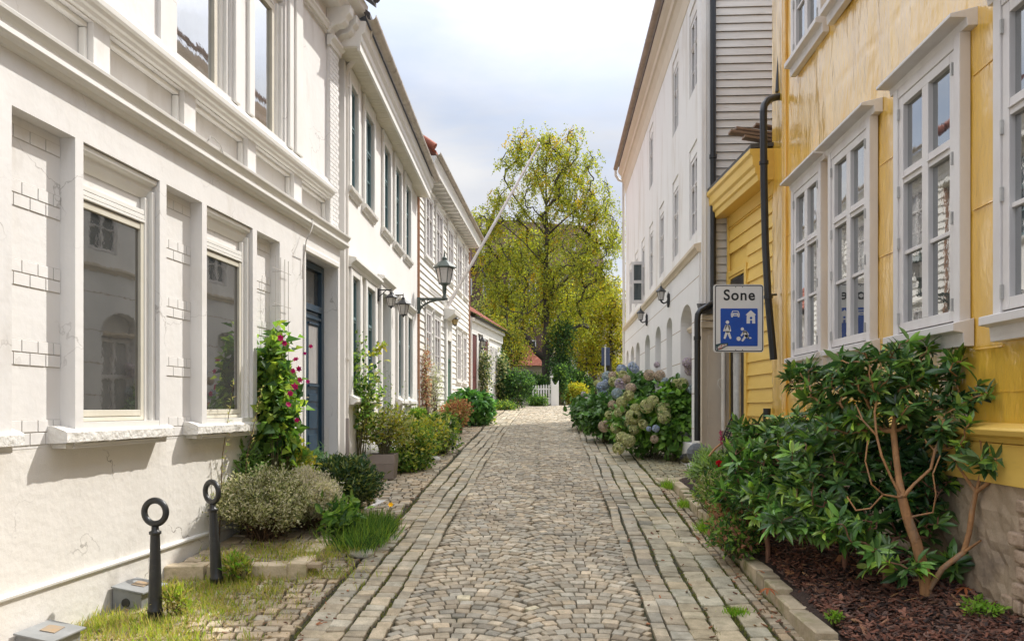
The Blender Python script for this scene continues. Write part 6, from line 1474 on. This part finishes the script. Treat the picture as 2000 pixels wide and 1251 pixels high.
def lowr(lab, x, Y, blobs, ntip, seed, pal=RH, ln=.12, wd=.037):
    X0 = iwx(x, Y); z0 = bedz(X0, Y); t = [[np.array((X0, Y, z0 - .03)), np.array((X0, Y, z0 + .12)), np.array((X0 - .02, Y + .02, z0 + .25))]]
    return rhodo(lab, t, blobs, ntip, seed, .02, ln, wd, pal, bark='bark2', group='low rhododendrons in the bed')
lowr('dense low rhododendron mass in front of the yellow wall, left of the forked trunk', 1650, 6.3, [(P3(1620, 900, 6.2), (.34, .35, .22), 3), (P3(1700, 930, 6.1), (.30, .3, .22), 2.4), (P3(1560, 880, 6.7), (.30, .35, .22), 2.6), (P3(1650, 860, 6.3), (.3, .3, .15), 2), (P3(1600, 960, 6.1), (.28, .3, .16), 2)], 330, 203)
lowr('low rhododendron with fresh bright leaves overhanging the kerb', 1500, 7.0, [(P3(1500, 905, 7.3), (.36, .4, .22), 3), (P3(1530, 960, 6.8), (.32, .35, .22), 3), (P3(1490, 980, 6.9), (.25, .3, .14), 2), (P3(1560, 1010, 6.3), (.26, .3, .14), 2), (P3(1440, 960, 7.6), (.2, .3, .14), 1.5), (P3(1640, 1030, 6.0), (.28, .25, .12), 1.6)], 360, 204, RH + [(.11, .21, .045), (.10, .2, .04)])
lowr('small bright rhododendron rosettes low down beside the forked trunk', 1730, 5.75, [(P3(1660, 1030, 5.75), (.22, .2, .11), 2), (P3(1745, 1090, 5.55), (.22, .2, .1), 1.4), (P3(1860, 1010, 5.6), (.22, .2, .3), 2), (P3(1880, 1100, 5.45), (.12, .1, .07), .8), (P3(1760, 1000, 5.9), (.3, .2, .25), 2)], 120, 205, RH + [(.10, .2, .04)], .115)
lowr('dark rhododendron growth against the foundation behind the forked trunk', 1790, 5.9, [(P3(1800, 900, 5.9), (.35, .2, .25), 3), (P3(1720, 1000, 6.1), (.35, .2, .25), 3), (P3(1830, 960, 5.7), (.3, .15, .25), 2)], 190, 206, [(.02, .055, .02), (.03, .075, .025), (.04, .095, .03)])
lowr('rhododendron by the black pipe stub at the corner of the yellow house', 1560, 8.4, [(P3(1540, 850, 8.4), (.30, .4, .20), 2), (P3(1480, 850, 8.9), (.30, .4, .18), 2), (P3(1600, 830, 8.0), (.3, .3, .2), 2)], 190, 207)
# low flowering plants at the far end
bush('rose_bush', 'low leafy bush with a single red rose in front of the sign pole', 'shrub', (iwx(1400, 9.0), 9.0, bedz(iwx(1400, 9.), 9.0)), (.32, .5, .25), 260, 7, .07, .03, GR + OL, 211, spread=.05)
rb = bpy.data.objects['rose_bush']; c_ = np.array(px(1405, 904, 8.5)); Lf = Leafset(); n = 26; d = unit(r.normal(0, 1, (n, 3))); Lf.add(*leaves(c_ + d * .008, d, r.normal(0, 1, (n, 3)), .038, .034, [(.45, .008, .02), (.33, .005, .015)], 'small', .3, .1, r)); Lf.build('rose_flower', M['petal'], rb)
bush('russet_plant', 'low russet tinged plant between the rose bush and the bright rhododendron', 'shrub', (iwx(1430, 8.2), 8.1, bedz(iwx(1430, 8.1), 8.1)), (.30, .45, .22), 240, 7, .06, .028, [(.22, .11, .06), (.28, .16, .08), (.12, .14, .05), (.08, .13, .03)], 212, spread=.05)
bush('russet_plant', 'low green and brown plant trailing over the kerb below the rose bush', 'shrub', (iwx(1432, 7.4), 7.3, bedz(iwx(1432, 7.3), 7.3)), (.24, .4, .18), 200, 7, .055, .026, GR + [(.2, .1, .06)], 213, spread=.05)
bush('euphorbia', 'pale green upright plant at the far end of the bed beside the boulder', 'plant', (iwx(1385, 10.4), 10.4, bedz(iwx(1385, 10.4), 10.4)), (.22, .35, .26), 130, 8, .10, .024, [(.13, .2, .05), (.2, .27, .08), (.16, .22, .1)], 214, 'long', spread=.04, up=.5)
bush('leafy_bush', 'mid green bush around the foot of the sign pole', 'shrub', (iwx(1450, 9.6), 9.7, bedz(iwx(1450, 9.7), 9.7)), (.42, .45, .26), 300, 7, .075, .032, GR + YG[2:3], 215, m='leafg', spread=.05)
bush('leafy_bush', 'dark green bush beside the yellow annex foundation', 'shrub', (iwx(1500, 9.3), 9.2, bedz(iwx(1500, 9.2), 9.2)), (.4, .45, .25), 300, 7, .08, .035, DK + GR, 216, m='leafg', spread=.05)
cst = empty('pink_astilbe', px(1411, 868, 9.7), 'small pink plume flower left of the sign pole', 'flower'); Lf = Leafset(); n = 60; t = r.uniform(0, 1, n)[:, None]; P = np.array(px(1411, 868, 9.7)) * (1 - t) + np.array(px(1407, 842, 9.7)) * t + r.normal(0, .012, (n, 3)) * (1.2 - t); Lf.add(*leaves(P, r.normal(0, 1, (n, 3)) + [0, 0, 1], r.normal(0, 1, (n, 3)), .03, .014, [(.36, .05, .13), (.28, .04, .10)], 'small', .2, .1, r)); Lf.build('plume', M['petal'], cst)
b = MB(); b.tube([px(1411, 868, 9.7), px(1412, 890, 9.7)], .004, 5); b.build('stem', M['stem'], cst)
for i, (x, y, Y, k, lab) in enumerate(((1630, 1198, 5.35, .045, 'small yellow green seedling in the mulch next to the kerb'), (1905, 1240, 4.95, .07, 'bright green seedling at the bottom edge of the mulch'), (1940, 1248, 4.9, .055, 'smaller bright seedling in the bottom right mulch'))):
    X0 = iwx(x, Y); bush('seedling', lab, 'seedling', (X0, Y, bedz(X0, Y)), (k, k, k * .9), 10, 4, .035, .02, [(.22, .34, .05), (.16, .28, .04)], 220 + i, spread=.012, up=.5, stems=4, group='seedlings in the mulch')
pts = []
rr = random.Random(15)
while len(pts) < 240:
    Y = rr.uniform(5.0, 9.0); xa = kx(Y) + .15; X0 = rr.uniform(xa, YH.m * Y + YH.b - .1); pts.append((X0, Y, bedz(X0, Y) + .02))
chips('dead_leaves', 0, pts, (.04, .10), [(.36, .16, .07), (.28, .14, .08), (.45, .25, .12), (.2, .09, .05)], M['mulch'], 'curled brown dead leaves lying on the bark mulch under the shrubs', 'dead leaves', 16)
pts = []
while len(pts) < 700:
    Y = rr.uniform(5.0, 8.0); X0 = rr.uniform(lwx(Y) + .05, roadpt(-1.62, Y)); pts.append((X0, Y, base(Y) + .01))
chips('dry_litter', 0, pts, (.01, .045), [(.36, .26, .13), (.42, .32, .17), (.25, .2, .1), (.30, .17, .1)], M['mulch'], 'dry straw coloured litter strewn over the left verge setts', 'litter', 17)
# withered leaves on mulch
for i, (x, y, Y, lab) in enumerate(((1500, 1115, 6.1, 'withered orange leaf whorl on the mulch beside the kerb'), (1885, 1135, 5.35, 'withered orange leaves hanging by the foundation'), (1480, 1060, 6.6, 'single orange dying leaf among the bright rhododendron'))):
    X0 = iwx(x, Y); e_ = empty('withered_leaves', (X0, Y, bedz(X0, Y)), lab, 'leaves', 'withered leaves in the bed'); n = 8 if i < 2 else 2; a = np.linspace(0, 6, n); Lf = Leafset()
    Lf.add(*leaves(np.repeat(np.array([(X0, Y, bedz(X0, Y) + .05)]), n, 0), np.stack([np.cos(a), np.sin(a), a * 0 - .3], 1), np.repeat(np.array([[0, 0, 1.]]), n, 0), .09, .024, [(.45, .16, .05), (.35, .12, .05)], 'long', .2, .2, r)); Lf.build('leaf_whorl', M['leaf'], e_)

# ================================================================ FAR BACKGROUND
# birch
def birch():
    Y0 = 40.; r = np.random.RandomState(301); root = empty('birch_tree', gx(1066, Y0), 'tall airy birch turning yellow at the end of the street, crossed by the flagpole', 'tree')
    P = lambda x, y, dy=0: np.array(px(x, y, Y0 + dy)); z0 = np.array(gx(1066, Y0))
    tk = [[z0 - [0, 0, .3], P(1066, 700), P(1067, 640), P(1066, 580), P(1066, 520), P(1068, 460), P(1067, 400), P(1066, 340), P(1068, 290), P(1070, 262)],
          [P(1066, 600), P(1030, 612, -1), P(1000, 608, -1.5), P(975, 596, -2)], [P(1066, 560), P(1110, 540, 1), P(1150, 510, 1.5), P(1180, 470, 2)],
          [P(1068, 460), P(1095, 435, -1), P(1130, 405, -1), P(1155, 380, -1)], [P(1068, 460), P(1030, 420, 1), P(1005, 385, 1), P(985, 350, 1)],
          [P(1066, 520), P(1020, 470, -2), P(985, 440, -3), P(955, 425, -3)], [P(1067, 400), P(1050, 350, 1), P(1035, 310, 1)], [P(1067, 400), P(1090, 350, 1), P(1110, 300, 1)]]
    B_ = [(1150, 430, 55, 50, .8), (1040, 285, 40, 28, 1.0), (1095, 275, 40, 25, 1.0), (1000, 300, 26, 26, .5), (1130, 320, 40, 35, 1.0), (1070, 340, 55, 40, 1.6), (1170, 385, 34, 45, 1.1), (1000, 395, 40, 40, .9), (955, 410, 30, 22, .35), (1110, 400, 50, 40, 1.4), (1040, 440, 50, 40, 1.5), (970, 470, 42, 40, 1.5), (1175, 460, 35, 50, 1.2), (1110, 490, 55, 45, 1.9), (1030, 520, 60, 45, 2.0), (955, 540, 32, 50, 1.3), (1180, 530, 30, 40, .8), (1110, 570, 55, 40, 1.7), (1040, 585, 55, 35, 1.4), (970, 600, 38, 45, 1.1), (1000, 640, 40, 30, .9), (1110, 630, 50, 35, 1.3)]
    tips = []
    for (x, y, rx, ry, wg) in B_:
        n = int(wg * 15); s = Y0 / F; c = P(x, y, r.uniform(-1, 1)); tips += list(ell(r, n, c, (rx * s, rx * s * 1.3, ry * s), .4))
    N_, par, ends = grow(tk, tips, r, .14, .10, 4, .05, .3)
    skeleton('trunk', N_, par, .24, .012, M['darkbark'], root, 6, .55)
    Tt = np.array([N_[e] for e in ends] + [N_[par[e]] for e in ends]); Lf = Leafset()
    # drooping twigs with small leaves
    n = len(Tt); tw = 5; base_ = np.repeat(Tt, tw, 0) + r.normal(0, .22, (n * tw, 3)); dn = r.normal(0, .35, (n * tw, 3)); dn[:, 2] = -r.uniform(.3, 1.1, n * tw); Lt = r.uniform(.35, 1.1, n * tw)[:, None]
    per = 15; t = r.uniform(0, 1, (n * tw, per, 1)); P_ = (base_[:, None] + unit(dn)[:, None] * t * Lt[:, None] + r.normal(0, .045, (n * tw, per, 3))).reshape(-1, 3)
    q = len(P_); D = r.normal(0, .7, (q, 3)) + [0, 0, -.5]; hue = np.repeat(r.rand(n), tw * per)
    gr = np.array([(.21, .23, .03), (.29, .28, .035), (.10, .12, .02)]); ye = np.array([(.42, .30, .03), (.5, .35, .04), (.34, .27, .03)])
    V, F_, T = leaves(P_, D, r.normal(0, 1, (q, 3)), .10, .075, gr, 'small', .1, .1, r)
    T2 = np.repeat(ye[r.randint(0, 3, q)], 4, 0); T = np.where(np.repeat(hue < .11, 4)[:, None], T2, T); Lf.add(V, F_, T); Lf.build('foliage', M['leaf'], root)
    edges_mesh('twigs', base_[::2], (base_ + unit(dn) * Lt)[::2], [.007] * len(base_[::2]), [.003] * len(base_[::2]), M['darkbark'], root, 3)
birch()
def tree(name, lab, x, Y, h, tips_b, pal, seed, n=14, per=90, sp=.35, lf=.12, grp=None, rb=.14):
    r = np.random.RandomState(seed); c = np.array(gx(x, Y)); root = empty(name, c, lab, 'tree', grp)
    tk = [[c - [0, 0, .3], c + [0, 0, h * .3], c + [.1, 0, h * .6], c + [0, 0, h * .85]]]; tips = []
    for (xx, yy, rx, ry, wg) in tips_b: s = Y / F; tips += list(ell(r, int(n * wg), np.array(px(xx, yy, Y + r.uniform(-.6, .6))), (rx * s, rx * s, ry * s), .4))
    N_, par, ends = grow(tk, tips, r, .14, .05, 3, .05, .2); skeleton('trunk', N_, par, rb, .012, M['darkbark'], root, 6, .55)
    T0 = np.repeat(np.array([N_[e] for e in ends]), per, 0); q = len(T0); P_ = T0 + r.normal(0, sp, (q, 3)); g = np.repeat(np.clip(r.normal(1, .3, len(ends)), .5, 1.7), per * 4)[:, None]
    V, F_, T = leaves(P_, r.normal(0, 1, (q, 3)), r.normal(0, 1, (q, 3)) + [0, 0, .8], lf, lf * .75, pal, 'small', .15, .1, r); Lf = Leafset(); Lf.add(V, F_, T * g); Lf.build('foliage', M['leaf'], root); return root
YT = [(.30, .26, .035), (.24, .24, .03), (.17, .19, .03), (.36, .28, .04)]
tree('yellow_leaved_tree', 'yellow leaved tree beside the corner of the tall white house', 1190, 43, 7, [(1195, 600, 26, 30, 2), (1160, 640, 35, 35, 2.5), (1200, 660, 22, 40, 1.6), (1140, 690, 30, 25, 1.5), (1195, 570, 20, 14, .8)], YT, 311, n=13, lf=.13)
tree('yellow_leaved_tree', 'lower golden tree between the birch trunk and the dark sign', 1130, 45, 6, [(1130, 600, 30, 30, 1.5), (1110, 660, 30, 28, 1.5), (1165, 710, 25, 20, 1), (1200, 720, 20, 18, 1)], YT + [(.15, .17, .03)], 312, n=13, lf=.13)
tree('ivy_clad_tree', 'small dark ivy clad tree right behind the birch trunk', 1098, 39, 4.2, [(1098, 660, 14, 30, 2), (1095, 710, 20, 28, 2.4), (1104, 740, 14, 14, 1)], DK + GR[:2], 313, n=16, per=70, sp=.22, lf=.10, rb=.1)
tree('golden_shrub_tree', 'golden foliage overhanging the end of the low red roofed house', 990, 37, 5, [(985, 660, 28, 28, 2), (1000, 690, 24, 22, 1.6), (965, 650, 16, 16, .7)], YT + [(.15, .17, .03), (.12, .14, .03)], 314, n=14, lf=.10, sp=.28)
tree('dark_background_tree', 'dark green tree behind the birch, in front of the brown building', 1020, 50, 8, [(1030, 600, 60, 40, 3), (960, 620, 40, 40, 2), (1100, 560, 50, 50, 3), (1040, 500, 50, 40, 2)], [(.10, .11, .025), (.14, .14, .03), (.07, .085, .02)], 315, n=12, per=80, sp=.5, lf=.16)
# far buildings
def fb(name, lab, cat='building'): return empty(name, (0, 60, 0), lab, cat)
e_ = empty('brown_roofed_building', gx(1050, 62), 'large brown roofed building behind the birch', 'building')
s = 62 / F; X_ = lambda x: (x - 1000) * s; Z_ = lambda y: EYE + (HY - y) * s
b = MB(); b.box(X_(880), X_(1177), 62, 76, 0, Z_(520)); b.build('wall', M['brownwall'], e_)
b = MB(); b.hexa([(X_(876), 61.6, Z_(521)), (X_(1180), 61.6, Z_(521)), (X_(1180), 76, Z_(521)), (X_(876), 76, Z_(521)), (X_(890), 64.5, Z_(408)), (X_(1168), 64.5, Z_(428)), (X_(1168), 76, Z_(428)), (X_(890), 76, Z_(408))]); b.build('roof', M['brownwall'], e_)
for k, (x, y) in enumerate(((925, 440), (944, 436), (944, 492), (1000, 480), (1060, 480), (1120, 485))):
    t = (521 - y) / 113; b = MB(); yy = 61.6 + 2.9 * t; b.box(X_(x - 6), X_(x + 6), yy - .9, yy + .8, Z_(y + 12), Z_(y - 12)); o = b.build('dormer', M['brtile'], e_)
    b = MB(); b.box(X_(x - 4), X_(x + 4), yy - .93, yy - .905, Z_(y + 9), Z_(y - 9)); b.build('window', M['wgrey'], o)
for k, x in enumerate((915, 950, 1000, 1040, 1090, 1135)):
    for y in (560, 620, 680):
        b = MB(); b.box(X_(x - 7), X_(x + 7), 61.93, 61.99, Z_(y + 16), Z_(y - 16)); o = b.build('window', M['wgrey'], e_); b = MB(); b.box(X_(x - 5), X_(x + 5), 61.90, 61.925, Z_(y + 14), Z_(y - 14)); b.build('pane', M['glass3'], o)
e_ = empty('low_far_house', gx(1205, 58), 'low far house with a chimney, mostly hidden behind the yellow trees', 'house')
s = 58 / F
b = MB(); b.box(X_(1178), X_(1300), 58, 66, 0, Z_(600)); b.build('wall', M['creamwall'], e_)
b = MB(); b.poly([(X_(1176), 57.6, Z_(600)), (X_(1176), 61.5, Z_(574)), (X_(1176), 66.4, Z_(600))], (X_(1300) - X_(1176), 0, 0)); b.build('roof', M['brtile'], e_)
b = MB(); b.box(X_(1196), X_(1208), 60.8, 61.6, Z_(600), Z_(556)); b.box(X_(1195), X_(1209), 60.7, 61.7, Z_(556) + .002, Z_(553)); b.build('chimney', M['brownwall'], e_)
e_ = empty('red_gabled_house', gx(1020, 47), 'small cream house with reddish tiled roof behind the picket fence', 'house')
s = 47 / F
b = MB(); b.box(X_(985), X_(1060), 47, 52, 0, Z_(713)); b.build('wall', M['creamwall'], e_)
b = MB(); b.hexa([(X_(980), 46.6, Z_(714)), (X_(1064), 46.6, Z_(714)), (X_(1064), 52.4, Z_(714)), (X_(980), 52.4, Z_(714)), (X_(998), 49.4, Z_(664)), (X_(1032), 49.4, Z_(664)), (X_(1032), 49.6, Z_(664)), (X_(998), 49.6, Z_(664))]); b.build('roof', M['tile'], e_)
for x in (1000, 1035):
    b = MB(); b.box(X_(x - 7), X_(x + 7), 46.95, 46.99, Z_(745), Z_(722)); o = b.build('window', M['wgrey'], e_); b = MB(); b.box(X_(x - 5), X_(x + 5), 46.92, 46.945, Z_(743), Z_(724)); b.build('pane', M['glass3'], o)
# distant pale backdrop house seen between trunks
e_ = empty('white_far_house', gx(1090, 55), 'pale far house glimpsed between the birch trunk and the golden tree', 'house')
s = 55 / F
b = MB(); b.box(X_(1070), X_(1150), 55, 60, 0, Z_(690)); b.build('wall', M['plaster2'], e_)
b = MB(); b.poly([(X_(1068), 54.7, Z_(690)), (X_(1068), 57.5, Z_(655)), (X_(1068), 60.3, Z_(690))], (X_(1152) - X_(1068), 0, 0)); b.build('roof', M['brtile'], e_)
for x in (1088, 1110, 1132):
    b = MB(); b.box(X_(x - 6), X_(x + 6), 54.95, 54.99, Z_(735), Z_(710)); b.build('window', M['glass3'], e_)
# picket fence with gate pillar
Yf = 36.5; s = Yf / F; pz = base(Yf)
e_ = empty('picket_fence', (X_(1058), Yf, pz), 'white picket fence at the bend of the street', 'fence')
x = X_(1040)
while x < X_(1076):
    h = 1.0 + .02 * math.sin(x * 9); b = MB(); b.poly([(x, Yf, pz + .05), (x, Yf, pz + h - .06), (x + .035, Yf, pz + h), (x + .07, Yf, pz + h - .06), (x + .07, Yf, pz + .05)], (0, .02, 0)); b.build('picket', M['trim'], e_); x += .125
b = MB()
for z_ in (.3, .75): b.box(X_(1040), X_(1076), Yf + .022, Yf + .06, pz + z_, pz + z_ + .07)
b.build('rail', M['trim'], e_)
e_ = empty('gate_pillar', (X_(1083), Yf, pz), 'white rendered gate pillar with scooped top beside the picket fence', 'pillar')
b = MB(); hh = lambda t: 1.2 - .28 * math.sin(math.pi * t) + .12 * (1 - t); a, c = X_(1076), X_(1091)
n = 10; P_ = [(a, Yf - .15, pz - .1)] + [(a + (c - a) * k / n, Yf - .15, pz + hh(k / n)) for k in range(n + 1)] + [(c, Yf - .15, pz - .1)]
b.poly(P_, (0, .35, 0)); b.build('pillar', M['plaster2'], e_, bevel=.02)
b = MB(); b.box(a - .04, a + .10, Yf - .17, Yf + .22, pz + 1.33, pz + 1.40); b.build('cap', M['trim'], e_)
# dark backed sign
Ys = 33.; s = Ys / F; pz = base(Ys)
e_ = empty('rear_facing_sign', (X_(1181), Ys, pz), 'dark backed road sign on a grey pole at the far right of the street', 'road sign')
b = MB(); b.tube([(X_(1182), Ys, pz), (X_(1182), Ys, Z_(676))], .035, 10); b.build('pole', M['steel'], e_)
b = MB(); b.box(X_(1175), X_(1191.5), Ys + .04, Ys + .06, Z_(713), Z_(678)); b.build('sign_panel', M['signback'], e_, bevel=.005)
# small blue sign through leaves
Yq = 46.; e_ = empty('blue_sign', px(996, 625, Yq), 'small bright blue sign glimpsed through the foliage beside the red roof', 'sign')
b = MB(); p = px(996, 621, Yq); b.box(p.x - .2, p.x + .2, Yq, Yq + .02, p.z - .25, p.z + .25); b.build('sign_panel', M['signblue'], e_)
b = MB(); b.tube([(p.x, Yq + .04, base(Yq)), (p.x, Yq + .04, p.z + .2)], .03, 8); b.build('pole', M['steel'], e_)
